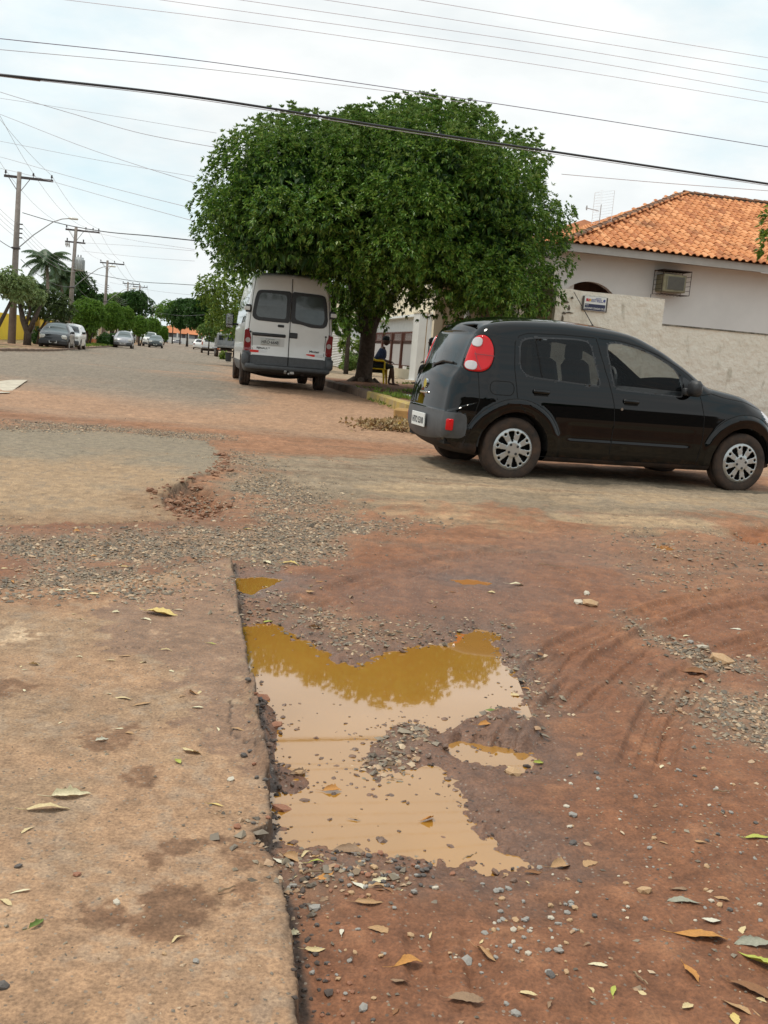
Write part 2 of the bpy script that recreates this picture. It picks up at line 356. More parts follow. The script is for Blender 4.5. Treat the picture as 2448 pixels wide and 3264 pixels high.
# ---- albedo zones
def lay(col, c, f): return col*(1-f[..., None])+np.array(c)*f[..., None]
def soft(poly, w, amp, edge=0.0): return sstep(w, -w, mk(poly)+edge+nA*amp*1.6+nB*amp+nC*amp*.4)
col = np.zeros(GX.shape+(3,))+np.array((.218, .100, .054))
wet = np.full(GX.shape, .42)
col = lay(col, (.195, .088, .046), sstep(-.05, .2, nA)*.8); col = lay(col, (.275, .125, .062), sstep(.02, .25, -nA)*.7)
col = lay(col, (.26, .135, .075), sstep(0.05, .3, nB)*.5)
f = soft(DARKW, .35, .5); col = lay(col, (.175, .098, .066), f*.6); wet = wet+f*.30
far = sstep(5.0, 8.0, GY); col = lay(col, (.33, .19, .115), far*.55); wet -= far*.25
f = soft(CROSS, .35, .9); col = lay(col, (.27, .225, .165), f*.95); wet = wet*(1-f)
strk = sstep(-.22, .18, fbm(gl*.45, gs*3.2, 1.6, 5, 91))
for g_, a in ((SAND1, .8), (SAND2, .8), (SAND3, .6)):
    f = soft(g_, .25, .8)*a*(.25+.75*strk); col = lay(col, (.42, .31, .195), f); wet = wet*(1-f)
f = soft(REDW, .3, .5); col = lay(col, (.30, .165, .100), f*.95); wet = wet*(1-f*.7)
xb = sstep(4.8, 6.2, GY)*sstep(14, 11, GY); col = col*(1+xb*(strk-.5)*.22)[..., None]; stk2 = fbm(gl*.35, gs*5.5, 1.7, 4, 97); col = lay(col, (.20, .135, .095), xb*sstep(.10, .26, stk2)*.55)
# main street: grey asphalt going red with dust towards the crossing and the right-hand gutter
road = sstep(13.0, 15.5, gs+nD*3)*sstep(-6.5, -6.3, gl)*sstep(3.9, 3.8, gl)
fr = sstep(11.2, 12.5, GY+nA*1.5)
col = lay(col, (.235, .205, .165), fr)
dust = np.clip(sstep(20, 13, gs+gl*.55+nD*9)*1.0+sstep(.5, 2.1, gl+nA*.9+nD*1.2)*sstep(70, 18, gs)*1.1+sstep(.15, .35, nD)*.55*sstep(14, 18, gs), 0, 1)
col = lay(col, (.375, .235, .150), fr*dust*.92)
col = lay(col, (.25, .205, .165), fr*sstep(60, 200, GY)*.8)
col = lay(col, (.34, .19, .11), fr*sstep(.30, .42, fbm(gl, gs*.18, .5, 3, 77))*sstep(30, 50, gs)*.7)
# left of the main street
f = sstep(.15, -.15, np.maximum(gl+6.35, 37.5-gs)); col = lay(col, (.33, .22, .14), f); col = lay(col, (.10, .12, .04), f*sstep(.05, .2, nA+nD)*.7*sstep(-6.8, -7.3, gl))
f = sstep(-.15, .15, gl-16)*sstep(30, 31, gs)+sstep(.0, .4, -14-gl)*sstep(40, 41, gs); col = lay(col, (.12, .13, .05), np.clip(f, 0, 1)*.8)
# block corner pavement
col = lay(col, (.40, .30, .18), walk); f = walk*sstep(3.2, 4.4, -dW*1.0+0*gl+nA*.6)*0
rd = walk*sstep(18.0, 19.3, gs+nA*1.2)*sstep(60, 40, gs); col = lay(col, (.22, .115, .07), rd)
col = lay(col, (.33, .26, .18), walk*sstep(30, 32, gs+nA))
# gravel spreads
gd = np.zeros(GX.shape)
for g_, w_, a_ in ((GRAV, .14, .3), (GRAV2, .12, .3), (GRAV3, .12, .2), (GRAV4, .10, .15), (GRAV5, .07, .1), (GRAV6, .15, .3), (GRAV7, .15, .2), (GRAV8, .06, .12), (GRAV9, .15, .4)):
    ga = .30 if g_ is GRAV9 else (.55 if g_ is GRAV4 else 1)
    gd = np.maximum(gd, ga*soft(g_, w_*2.4, a_*1.9, .03))
gd = np.maximum(gd, sstep(.05, -.1, dI+pn))
col = lay(col, (.225, .175, .125), gd*.8)
# damp rim of the puddle
rim = sstep(.38, .0, dPud+nB*.25)*sstep(9, 8, dPud); col = lay(col, (.15, .082, .052), rim*.75); wet = np.maximum(wet, rim*.95)
rim2 = np.maximum(sstep(.3, .0, mk(PUD2)+nB*.2), sstep(.2, 0, mk(PUD3)+nB*.2)); col = lay(col, (.15, .10, .08), rim2*.7); wet = np.maximum(wet, rim2*.9)
# pavement slabs
cs = np.zeros(col.shape)+np.array((.375, .248, .160))
cs = lay(cs, (.30, .215, .145), sstep(-.1, .22, nA+nB*.4)*.8); cs = lay(cs, (.41, .268, .168), sstep(.0, .25, -nA+nC*.3)*.6)
cs = lay(cs, (.27, .22, .17), sstep(.1, .3, nB+nC)*.45)
sw = np.zeros(GX.shape)
for i, w_ in enumerate(WET):
    f = sstep(.025, -.02, mk(w_)+nA*.10+nB*.22+nC*.10)*(.9 if i != 2 else .95); cs = lay(cs, (.20, .118, .075) if i > 1 else (.235, .145, .095), f*.88); sw = np.maximum(sw, f*(.55 if i < 2 else .1))
f = soft(PALE, .12, .35); cs = lay(cs, (.60, .47, .33), f*sstep(-.2, .1, nB+nC)*.9)
f = soft(PALE2, .08, .35); cs = lay(cs, (.47, .34, .23), f*sstep(-.05, .15, nB+nC)*.8)
f = soft(MIX, .15, .5); cs = lay(cs, (.30, .18, .115), f*.8)
eg = sstep(.035, .0, -dSlab); cs = lay(cs, (.15, .115, .09), eg*sstep(-.35, .1, nC+nB)*.55)
cm = np.zeros(col.shape)+np.array((.265, .230, .175)); cm = lay(cm, (.40, .285, .180), sstep(8.6, 7.0, GY+nA*2.6)*.8); cm = lay(cm, (.27, .225, .165), sstep(.0, .25, nA+nD)*.6); cm = lay(cm, (.16, .14, .115), sstep(.08, .3, nB+nC)*.5); cm = lay(cm, (.27, .18, .115), sstep(.45, 0, -dMid+nB*.5)*sstep(7.2, 6.6, GY)*.8)
col = lay(col, cs[..., :]*1.0, np.zeros(GX.shape)) if False else col*(1-slab[..., None])+cs*slab[..., None]
col = col*(1-mid[..., None])+cm*mid[..., None]; wet = wet*(1-asph)+slab*sw
f = pot*(1-0*mid); col = lay(col, (.21, .085, .042), f); col = lay(col, (.25, .11, .055), sstep(.03, -.15, mk(PIT2)+nB*.1)); col = lay(col, (.11, .085, .07), sstep(.03, -.1, mk(PIT)+nB*.1)*.8)
lipm = sstep(.05, 0, np.abs(dMid))*sstep(6, 6.5, GY)*sstep(-2.6, -1.9, GX); col = lay(col, (.10, .08, .065), lipm*.6*np.exp(-((GX+1.35)**2/.6+(GY-7.0)**2/1.2)))
col = lay(col, (.07, .05, .04), crk*.75)
# broken dark edge face of the slab
col = lay(col, (.075, .058, .048), sstep(.028, .008, np.abs(dSlab-.012))*sstep(-.5, -.05, nC)*(GX > -1.3)*.85)
col = np.clip(col*(1+nC[..., None]*.45+nB[..., None]*.32+nA[..., None]*.15), .01, .9); wet = np.clip(wet, 0, 1)

gm = bpy.data.materials.new('ground'); gm.use_nodes = True; t = gm.node_tree; b = t.nodes['Principled BSDF']
at_c = N(t, 'ShaderNodeAttribute', attribute_name='zone'); at_w = N(t, 'ShaderNodeAttribute', attribute_name='wet')
tc = N(t, 'ShaderNodeTexCoord')
nf = N(t, 'ShaderNodeTexNoise'); nf.inputs['Scale'].default_value = 120; nf.inputs['Detail'].default_value = 6; nf.inputs['Roughness'].default_value = .7
vo = N(t, 'ShaderNodeTexVoronoi'); vo.inputs['Scale'].default_value = 95; vo2 = N(t, 'ShaderNodeTexVoronoi'); vo2.inputs['Scale'].default_value = 85
t.links.new(tc.outputs['Object'], nf.inputs['Vector']); t.links.new(tc.outputs['Object'], vo.inputs['Vector']); t.links.new(tc.outputs['Object'], vo2.inputs['Vector'])
rp = N(t, 'ShaderNodeValToRGB'); rp.color_ramp.elements[0].position = .30; rp.color_ramp.elements[0].color = (.50, .48, .48, 1); rp.color_ramp.elements[1].position = .68; rp.color_ramp.elements[1].color = (1.42, 1.36, 1.3, 1)
t.links.new(nf.outputs['Fac'], rp.inputs['Fac'])
m1 = N(t, 'ShaderNodeMixRGB', blend_type='MULTIPLY'); m1.inputs['Fac'].default_value = .8
t.links.new(at_c.outputs['Color'], m1.inputs['Color1']); t.links.new(rp.outputs['Color'], m1.inputs['Color2'])
nf2 = N(t, 'ShaderNodeTexNoise'); nf2.inputs['Scale'].default_value = 13; nf2.inputs['Detail'].default_value = 7; nf2.inputs['Roughness'].default_value = .75; t.links.new(tc.outputs['Object'], nf2.inputs['Vector'])
rq = N(t, 'ShaderNodeValToRGB'); rq.color_ramp.elements[0].position = .34; rq.color_ramp.elements[0].color = (.72, .72, .74, 1); rq.color_ramp.elements[1].position = .64; rq.color_ramp.elements[1].color = (1.24, 1.20, 1.14, 1); t.links.new(nf2.outputs['Fac'], rq.inputs['Fac'])
m15 = N(t, 'ShaderNodeMixRGB', blend_type='MULTIPLY'); m15.inputs['Fac'].default_value = .85; t.links.new(m1.outputs[0], m15.inputs['Color1']); t.links.new(rq.outputs['Color'], m15.inputs['Color2'])
# scattered grit: some cells of the coarse grain are grey or dark chips
sep = N(t, 'ShaderNodeSeparateColor'); t.links.new(vo2.outputs['Color'], sep.inputs[0])
gt = N(t, 'ShaderNodeMath', operation='GREATER_THAN'); gt.inputs[1].default_value = .80; t.links.new(sep.outputs[0], gt.inputs[0])
lt = N(t, 'ShaderNodeMath', operation='LESS_THAN'); lt.inputs[1].default_value = .30; t.links.new(vo2.outputs['Distance'], lt.inputs[0])
mm = N(t, 'ShaderNodeMath', operation='MULTIPLY'); t.links.new(gt.outputs[0], mm.inputs[0]); t.links.new(lt.outputs[0], mm.inputs[1])
mm2 = N(t, 'ShaderNodeMath', operation='MULTIPLY'); mm2.inputs[1].default_value = .7; t.links.new(mm.outputs[0], mm2.inputs[0])
gc = N(t, 'ShaderNodeMixRGB'); gc.inputs['Color1'].default_value = (.09, .08, .07, 1); gc.inputs['Color2'].default_value = (.34, .28, .22, 1); t.links.new(sep.outputs[1], gc.inputs['Fac'])
m2 = N(t, 'ShaderNodeMixRGB'); t.links.new(mm2.outputs[0], m2.inputs['Fac']); t.links.new(m15.outputs[0], m2.inputs['Color1']); t.links.new(gc.outputs[0], m2.inputs['Color2'])
t.links.new(m2.outputs[0], b.inputs['Base Color'])
mr = N(t, 'ShaderNodeMapRange'); mr.inputs['To Min'].default_value = .92; mr.inputs['To Max'].default_value = .34; t.links.new(at_w.outputs['Fac'], mr.inputs['Value'])
mz = N(t, 'ShaderNodeMath', operation='MULTIPLY_ADD'); mz.inputs[1].default_value = .5; mz.inputs[2].default_value = -.25; t.links.new(nf.outputs['Fac'], mz.inputs[0])
ma = N(t, 'ShaderNodeMath', operation='ADD', use_clamp=True); t.links.new(mr.outputs[0], ma.inputs[0]); t.links.new(mz.outputs[0], ma.inputs[1]); t.links.new(ma.outputs[0], b.inputs['Roughness']); msp = N(t, 'ShaderNodeMapRange'); msp.inputs['To Min'].default_value = .10; msp.inputs['To Max'].default_value = .45; t.links.new(at_w.outputs['Fac'], msp.inputs['Value']); t.links.new(msp.outputs[0], b.inputs['Specular IOR Level'])
hs = N(t, 'ShaderNodeMath', operation='MULTIPLY_ADD'); hs.inputs[1].default_value = -.6; t.links.new(vo.outputs['Distance'], hs.inputs[0]); t.links.new(nf.outputs['Fac'], hs.inputs[2])
bp = N(t, 'ShaderNodeBump'); bp.inputs['Strength'].default_value = .55; bp.inputs['Distance'].default_value = .006
t.links.new(hs.outputs[0], bp.inputs['Height']); t.links.new(bp.outputs['Normal'], b.inputs['Normal'])

V = np.stack([GX, GY, H], -1).reshape(-1, 3); nr, ncn = GX.shape
idx = np.arange(nr*ncn).reshape(nr, ncn)
Q = np.stack([idx[:-1, :-1], idx[:-1, 1:], idx[1:, 1:], idx[1:, :-1]], -1).reshape(-1, 4)
def fcv(a): return (a[:-1, :-1]+a[1:, 1:]+a[:-1, 1:]+a[1:, :-1]).reshape(-1)/4
zslab = fcv(slab) > .03; zmid = fcv(mid) > .3; zroad = (fcv(gs) > 12.8) & (fcv(gl) < 3.85) & ~zmid; zwalk = fcv(walk) > .05
cls = np.zeros(len(Q), int); cls[zroad & (fcv(gl) > -6.35)] = 2; cls[zroad & (fcv(gl) <= -6.35)] = np.where(fcv(gs)[zroad & (fcv(gl) <= -6.35)] < 37.5, 2, 4)
cls[zwalk] = 3; cls[zmid] = 5; cls[zslab] = 1
colf = np.concatenate([col.reshape(-1, 3), np.ones((nr*ncn, 1))], 1); wetf = wet.reshape(-1)
for k, nm, lb in ((0, 'dirt_ground', 'red mud and gravel covering the broken crossing'), (1, 'asphalt_patch', 'pale dusty pavement slab beside the puddle with a broken edge'), (2, 'road', 'main street asphalt with red dust'), (3, 'pavement', 'corner pavement behind the yellow kerb'), (4, 'left_pavement', 'pavement along the left side of the street'), (5, 'worn_asphalt', 'grey worn asphalt around the pothole in the crossing')):
    F = Q[cls == k]
    if not len(F): continue
    u, inv = np.unique(F, return_inverse=True)
    o = np_mesh(nm, V[u], inv.reshape(-1, 4), gm, attrs={'zone': ('FLOAT_COLOR', colf[u]), 'wet': ('FLOAT', wetf[u])})
    tag(o, lb, None, None, 'structure')
# wide terrain under and around the fan, also behind the camera
ty = np.array([-400, -120, -40, -10, -2, 1.5, 4, 6, 8, 10, 13, 17, 21, 25, 30, 36, 42, 48, 53, 65, 80, 100, 125, 180, 260, 330, 400, 600, 900, 1500]); txx = np.array([-1800, -700, -250, -80, -30, -10, -3, 0, 3, 10, 30, 80, 250, 700, 1800])
TY, TX = np.meshgrid(ty, txx, indexing='ij'); TZ = tzn(TY.astype(float))-.10-.0006*np.abs(TY)
i_ = np.arange(TY.size).reshape(TY.shape)
Q2 = np.stack([i_[:-1, :-1], i_[:-1, 1:], i_[1:, 1:], i_[1:, :-1]], -1).reshape(-1, 4)
earth = mat('earth', (.25, .15, .09), .95, var=.25, vs=.6)
tag(np_mesh('terrain', np.stack([TX, TY, TZ], -1).reshape(-1, 3).astype(float), Q2, earth), 'bare earth around the crossing', None, None, 'structure')

# ---- water
wm = mat('muddy_water', (.36, .172, .030), .02, spec=1.0, coat=.6, var=.06, vs=2.5, bump=.010, bs=9, bdist=.01)
wm.node_tree.nodes['Principled BSDF'].inputs['IOR'].default_value = 1.42
wm2 = mat('orange_water', (.42, .18, .05), .03, spec=.5)
def water(nm, poly, z, m, lb, grow=.15):
    P = np.array(poly); c = P.mean(0); me = MB()
    x0, y0 = P.min(0)-grow; x1, y1 = P.max(0)+grow
    me.add([(x0, y0, z), (x1, y0, z), (x1, y1, z), (x0, y1, z)], [(0, 1, 2, 3)])
    return tag(me.build(nm, m, fix=False), lb, None, None, 'structure')
# the water sheet is cut under the slab so that it stops inside the raised edge
water('water', PUD, WL1, wm, 'large muddy puddle along the broken pavement edge', .02)
water('water', PUD2, WL2, wm, 'small brown puddle by the top corner of the slab', .02)
water('water', PUD3, LV['3'], wm2, 'thin orange puddle in the mud', .01)
c4 = np.array(PUD4).mean(0); water('water', PUD4, LV['4'], wm2, 'tiny orange puddle near the pits on the far right', .01)

H_saved = H
def ground_h(x, y):                # height of the finished ground
    i = int(np.clip(np.searchsorted(rows, y)-1, 0, nr-2)); tt = x/max(y, .01)
    j = int(np.clip(np.searchsorted(cols, tt)-1, 0, ncn-2))
    a = (y-rows[i])/(rows[i+1]-rows[i]); bq = (tt-cols[j])/(cols[j+1]-cols[j])
    a = min(1, max(0, a)); bq = min(1, max(0, bq))
    return float((H[i, j]*(1-bq)+H[i, j+1]*bq)*(1-a)+(H[i+1, j]*(1-bq)+H[i+1, j+1]*bq)*a)
def gnear(px, py): g = gp(px, py); return (g[0], g[1], ground_h(g[0], g[1]))

# ---- gravel and loose grit (uncountable): low faceted stones strewn where the gravel lies
rs = np.random.RandomState(4)
ph = (1+5**.5)/2
ico = np.array([(-1, ph, 0), (1, ph, 0), (-1, -ph, 0), (1, -ph, 0), (0, -1, ph), (0, 1, ph), (0, -1, -ph), (0, 1, -ph), (ph, 0, -1), (ph, 0, 1), (-ph, 0, -1), (-ph, 0, 1)])/1.9
icf = np.array([(0, 11, 5), (0, 5, 1), (0, 1, 7), (0, 7, 10), (0, 10, 11), (1, 5, 9), (5, 11, 4), (11, 10, 2), (10, 7, 6), (7, 1, 8), (3, 9, 4), (3, 4, 2), (3, 2, 6), (3, 6, 8), (3, 8, 9), (4, 9, 5), (2, 4, 11), (6, 2, 10), (8, 6, 7), (9, 8, 1)])
stone_m = bpy.data.materials.new('gravel'); stone_m.use_nodes = True; t = stone_m.node_tree; b = t.nodes['Principled BSDF']; b.inputs['Roughness'].default_value = .75
gi = N(t, 'ShaderNodeNewGeometry'); rp = N(t, 'ShaderNodeValToRGB'); e = rp.color_ramp.elements
e[0].position = 0; e[0].color = (.13, .105, .08, 1); e[1].position = 1; e[1].color = (.60, .46, .31, 1)
for p_, c_ in ((.3, (.22, .18, .135, 1)), (.6, (.31, .255, .18, 1)), (.8, (.38, .23, .13, 1))):
    q = e.new(p_); q.color = c_
t.links.new(gi.outputs['Random Per Island'], rp.inputs['Fac']); t.links.new(rp.outputs['Color'], b.inputs['Base Color'])
octv = np.array([(1, 0, 0), (-1, 0, 0), (0, 1, 0), (0, -1, 0), (0, 0, 1), (0, 0, -1)])*1.05
octf = np.array([(0, 2, 4), (2, 1, 4), (1, 3, 4), (3, 0, 4), (2, 0, 5), (1, 2, 5), (3, 1, 5), (0, 3, 5)])
def strew(name, P, S, m, flat=.6, label=None, sink=.25, oct_=False):
    n = len(P); ico, icf = (octv, octf) if oct_ else (globals()['ico'], globals()['icf']); k = len(ico)
    jit = 1+rs.uniform(-.28, .28, (n, k, 1)); sc3 = np.stack([S*rs.uniform(.7, 1.3, n), S*rs.uniform(.6, 1.0, n), S*flat*rs.uniform(.6, 1.1, n)], -1)[:, None, :]
    a = rs.uniform(0, 2*PI, n); v = ico[None]*jit*sc3 if not oct_ else (ico[None]+rs.uniform(-.35, .35, (n, k, 3)))*jit*sc3
    ca, sa = np.cos(a)[:, None], np.sin(a)[:, None]
    vx = v[..., 0]*ca-v[..., 1]*sa; vy = v[..., 0]*sa+v[..., 1]*ca
    tl = rs.uniform(-.3, .3, (n, 1)); vz = v[..., 2]+vx*tl
    Vv = np.stack([vx+P[:, 0:1], vy+P[:, 1:2], vz+P[:, 2:3]+(S*flat*(.5-sink))[:, None]], -1).reshape(-1, 3)
    Ff = (icf[None]+(np.arange(n)*k)[:, None, None]).reshape(-1, 3)
    return tag(np_mesh(name, Vv, Ff, m, smooth=False), label, None, None, 'stuff')
def pick(weight, n, lo, hi, power=1.0):
    w = (weight*(GY < 14)*np.gradient(GX, axis=1)*np.gradient(GY, axis=0)*GY**-power).reshape(-1); w = w/w.sum()
    i = rs.choice(len(w), n, p=w); P = V[i].copy()
    P[:, 0] += rs.uniform(-.006, .006, n)*P[:, 1]; P[:, 1] += rs.uniform(-.006, .006, n)*P[:, 1]
    return P, rs.uniform(lo, hi, n)*(.6+.9*rs.uniform(0, 1, n)**3)
P, S = pick(gd**1.5+pot*.6, 30000, .0044, .0125, .5)
strew('gravel', P, S, stone_m, oct_=True, label='grey gravel lying in drifts over the crossing')
P, S = pick((1-asph)*np.where(basin > .75, .05, 1)*(.15+sstep(-.05, .3, nA)), 9000, .002, .007, 1.5)
strew('gravel', P, S, stone_m, oct_=True, label='small stones scattered in the red mud')
P, S = pick(pot*(GY < 8)+.5*sstep(.12, 0, np.abs(dMid))*(GX > -2.2)*(GX < -.6)*(GY < 9)*(GY > 6), 420, .010, .028, .2)
strew('rubble', P, S, mat('red_stone', (.20, .085, .045), .8, col2=(.34, .19, .11), vs=9), label='reddish rubble lying in the pothole')
P, S = pick(slab+mid*.8*(GY < 13), 4800, .0016, .0055, 1.1)
strew('gravel', P, S, stone_m, oct_=True, label='fine grit on the pale pavement slab')
P, S = pick(sstep(.05, 0, np.abs(dSlab-.03))*(GX > -1.2)+sstep(.07, .0, np.abs(dPud))*.5*(1-slab), 900, .003, .009, .8)
strew('rubble', P, S, mat('dark_rubble', (.075, .055, .045), .8, var=.4, vs=20), label='dark broken asphalt crumbs along the slab edge')

wl_w = sstep(.02, -.05, dPud)*(sstep(.22, .0, dI)*1.0+sstep(.13, 0, mk(ISL2))*.9+sstep(.08, .26, nA+nB*.8)*.25)*(GY < 3.35)+sstep(.10, .0, np.abs(dPud))*.35*(1-slab)
P, S = pick(wl_w*(1-slab), 420, .004, .012, .4); P[:, 2] = np.maximum(P[:, 2], WL1-S*.25)
strew('rubble', P, S, mat('wet_stone', (.11, .075, .055), .45, col2=(.22, .12, .075), vs=15), label='wet stones breaking the surface of the puddle')
# twigs trodden in the mud
tw = random.Random(5); twig_m = mat('twig', (.20, .13, .075), .85, col2=(.36, .25, .15), vs=14)
for i, (px, py, ln, an_) in enumerate(((1760, 1815, 90, -15), (2330, 2120, 70, -25), (1250, 2020, 60, 20), (720, 2900, 60, 35), (1500, 2700, 70, 50), (2040, 3120, 60, -60), (1010, 2770, 90, 25), (1720, 2090, 50, 50), (2300, 2540, 60, 10), (1120, 2350, 60, 5))):
    x, y, z = gnear(px, py); L_ = ln*math.hypot(y, EYE)/FPX; m_ = MB(); a_ = R(an_); n_ = 6
    pts = []
    for k in range(n_+1):
        u = (k/n_-.5)*L_; pts.append((u*math.cos(a_), u*math.sin(a_)+tw.uniform(-.004, .004), .006+tw.uniform(0, .004)))
    m_.tube(pts, [.0028-.0015*k/n_ for k in range(n_+1)], 5); o = m_.build('twig', twig_m); o.location = (x, y, ground_h(x, y)); o['category'] = 'twig'
    o['label'] = ('pale straw lying far out on the mud behind the puddle', 'thin straw by the tyre tracks at the right', 'short twig on the gravel above the puddle', 'thin twig on the lower slab', 'twig in the mud just right of the puddle foot', 'twig low on the right near the stalked leaf', 'long twig among the pebbles under the puddle', 'bent straw right of the puddle top', 'small twig in the open right mud', 'straw floating across the puddle')[i]
# ============================================================ VEHICLES
black_paint = mat('black_paint', (.0012, .0014, .0017), .3, coat=.85, spec=.0)
t = black_paint.node_tree; b = t.nodes['Principled BSDF']; tc = N(t, 'ShaderNodeTexCoord'); sx = N(t, 'ShaderNodeSeparateXYZ'); nz_ = N(t, 'ShaderNodeTexNoise'); nz_.inputs['Scale'].default_value = 9; nz_.inputs['Detail'].default_value = 6
t.links.new(tc.outputs['Object'], sx.inputs[0]); t.links.new(tc.outputs['Object'], nz_.inputs['Vector'])
m_1 = N(t, 'ShaderNodeMath', operation='MULTIPLY_ADD'); m_1.inputs[1].default_value = .30; t.links.new(nz_.outputs['Fac'], m_1.inputs[0]); m_1.inputs[2].default_value = .12
m_2 = N(t, 'ShaderNodeMath', operation='SUBTRACT'); t.links.new(m_1.outputs[0], m_2.inputs[0]); t.links.new(sx.outputs['Z'], m_2.inputs[1])
m_3 = N(t, 'ShaderNodeMath', operation='MULTIPLY', use_clamp=True); m_3.inputs[1].default_value = 5.5; t.links.new(m_2.outputs[0], m_3.inputs[0])
mxd = N(t, 'ShaderNodeMixRGB'); mxd.inputs['Color1'].default_value = (.0012, .0014, .0017, 1); mxd.inputs['Color2'].default_value = (.075, .038, .02, 1); t.links.new(m_3.outputs[0], mxd.inputs['Fac']); t.links.new(mxd.outputs[0], b.inputs['Base Color'])
mct = N(t, 'ShaderNodeMapRange'); mct.inputs['To Min'].default_value = .85; mct.inputs['To Max'].default_value = .1; t.links.new(m_3.outputs[0], mct.inputs['Value']); t.links.new(mct.outputs[0], b.inputs['Coat Weight'])
white_paint = mat('white_paint', (.78, .77, .74), .35, coat=.6, var=.04, vs=1.5)
black_plastic = mat('black_plastic', (.028, .029, .031), .5, var=.2, vs=30)
grey_plastic = mat('grey_plastic', (.075, .078, .082), .55, var=.15, vs=12)
rubber = mat('rubber', (.022, .019, .017), .85, col2=(.085, .05, .032), vs=7)
silver = mat('silver_alloy', (.48, .49, .48), .32, metal=.75)
chrome = mat('chrome', (.85, .86, .87), .08, metal=1)
red_lens = mat('red_lens', (.62, .006, .010), .12, coat=.35, spec=.3)
dark_red_lens = mat('dark_red_lens', (.22, .012, .014), .12, coat=1)
white_lens = mat('clear_lens', (.58, .56, .57), .15, coat=.5)
amber = mat('amber_lens', (.75, .25, .05), .1, coat=1)
seam_m = mat('seam', (.003, .003, .003), .9)
void_m = mat('wheel_arch_lining', (.008, .007, .006), .95)
mudsill = mat('muddy_underside', (.012, .010, .009), .9, col2=(.06, .032, .02), vs=5)
plate_m = mat('plate_white', (.74, .76, .74), .4)
ink = mat('plate_ink', (.03, .03, .035), .6)
red_ink = mat('sticker_red', (.75, .03, .02), .5); silver_st = mat('sticker_silver', (.75, .75, .75), .4)
def glass_mat(name, tint=.18, dark=(.02, .022, .024), mixf=.55):
    m = bpy.data.materials.new(name); m.use_nodes = True; t = m.node_tree; t.nodes.clear()
    o = N(t, 'ShaderNodeOutputMaterial'); tr = N(t, 'ShaderNodeBsdfTransparent'); tr.inputs[0].default_value = (tint, tint*1.03, tint*1.02, 1)
    p = N(t, 'ShaderNodeBsdfPrincipled'); p.inputs['Base Color'].default_value = (*dark, 1); p.inputs['Roughness'].default_value = .03; p.inputs['Specular IOR Level'].default_value = .8
    fr = N(t, 'ShaderNodeLayerWeight'); pw = N(t, 'ShaderNodeMath', operation='POWER'); pw.inputs[1].default_value = 5; t.links.new(fr.outputs['Facing'], pw.inputs[0])
    ad = N(t, 'ShaderNodeMath', operation='MULTIPLY_ADD', use_clamp=True); ad.inputs[1].default_value = .9; ad.inputs[2].default_value = mixf+.05; t.links.new(pw.outputs[0], ad.inputs[0])
    ms = N(t, 'ShaderNodeMixShader'); t.links.new(ad.outputs[0], ms.inputs[0]); t.links.new(tr.outputs[0], ms.inputs[1]); t.links.new(p.outputs[0], ms.inputs[2]); t.links.new(ms.outputs[0], o.inputs['Surface'])
    return m
tint_glass = glass_mat('tinted_glass', .26, (.03, .032, .034), .22)
dark_glass = glass_mat('dark_glass', .25, (.05, .055, .058), .6)
clear_glass = glass_mat('windscreen_glass', .85, (.03, .035, .035), .06)
front_glass = glass_mat('front_door_glass', .68, (.03, .034, .038), .10)
van_glass = mat('van_rear_glass', (.065, .078, .078), .12, spec=.7, var=.15, vs=3)

def bumpf(x, c, w): return max(0.0, 1-abs((x-c)/w))
def smth(a, b, x):
    t = max(0.0, min(1.0, (x-a)/(b-a))); return t*t*(3-2*t)
def pl(x, pts):                    # piecewise-smooth profile
    if x <= pts[0][0]: return pts[0][1]
    for (a, va), (b, vb) in zip(pts[:-1], pts[1:]):
        if x <= b: t = (x-a)/(b-a); return va+(vb-va)*(t*t*(3-2*t)*.5+t*.5)
    return pts[-1][1]
def resample(poly, n, closed=True, smooth=2):
    P = np.array(poly, float)
    for _ in range(smooth):        # corner cutting
        Q = np.roll(P, -1, 0); P = np.stack([P*.78+Q*.22, P*.22+Q*.78], 1).reshape(-1, 2)
    Q = np.vstack([P, P[:1]]); d = np.r_[0, np.cumsum(np.hypot(*np.diff(Q, axis=0).T))]
    s = np.linspace(0, d[-1], n, endpoint=False)
    return np.stack([np.interp(s, d, Q[:, 0]), np.interp(s, d, Q[:, 1])], -1), s, d[-1]
def in_poly(x, z, P):
    c = False; n = len(P)
    for i in range(n):
        (x1, z1), (x2, z2) = P[i], P[(i+1) % n]
        if (z1 <= z) != (z2 <= z) and x < x1+(z-z1)*(x2-x1)/(z2-z1): c = not c
    return c
def snap_pts(P2, polys, tol):
    P2 = P2.copy()
    for P in polys:
        P = np.array(P, float); best = np.full(len(P2), 1e9); bq = P2.copy()
        for i in range(len(P)):
            a, b = P[i], P[(i+1) % len(P)]; e = b-a; t = np.clip(((P2-a)@e)/(e@e+1e-12), 0, 1); q = a+t[:, None]*e
            d = np.hypot(*(P2-q).T); k = d < best; best[k] = d[k]; bq[k] = q[k]
        k = best < tol; P2[k] = bq[k]
    return P2
def circle(x, z, r, n=28): return [(x+r*math.cos(2*PI*i/n), z+r*math.sin(2*PI*i/n)) for i in range(n)]
def rounded(x0, z0, x1, z1, r=.03, n=4):
    o = []
    for cx, cz, a0 in ((x1-r, z1-r, 0), (x0+r, z1-r, 90), (x0+r, z0+r, 180), (x1-r, z0+r, 270)):
        for k in range(n+1): a = R(a0+90*k/n); o.append((cx+r*math.cos(a), cz+r*math.sin(a)))
    return o
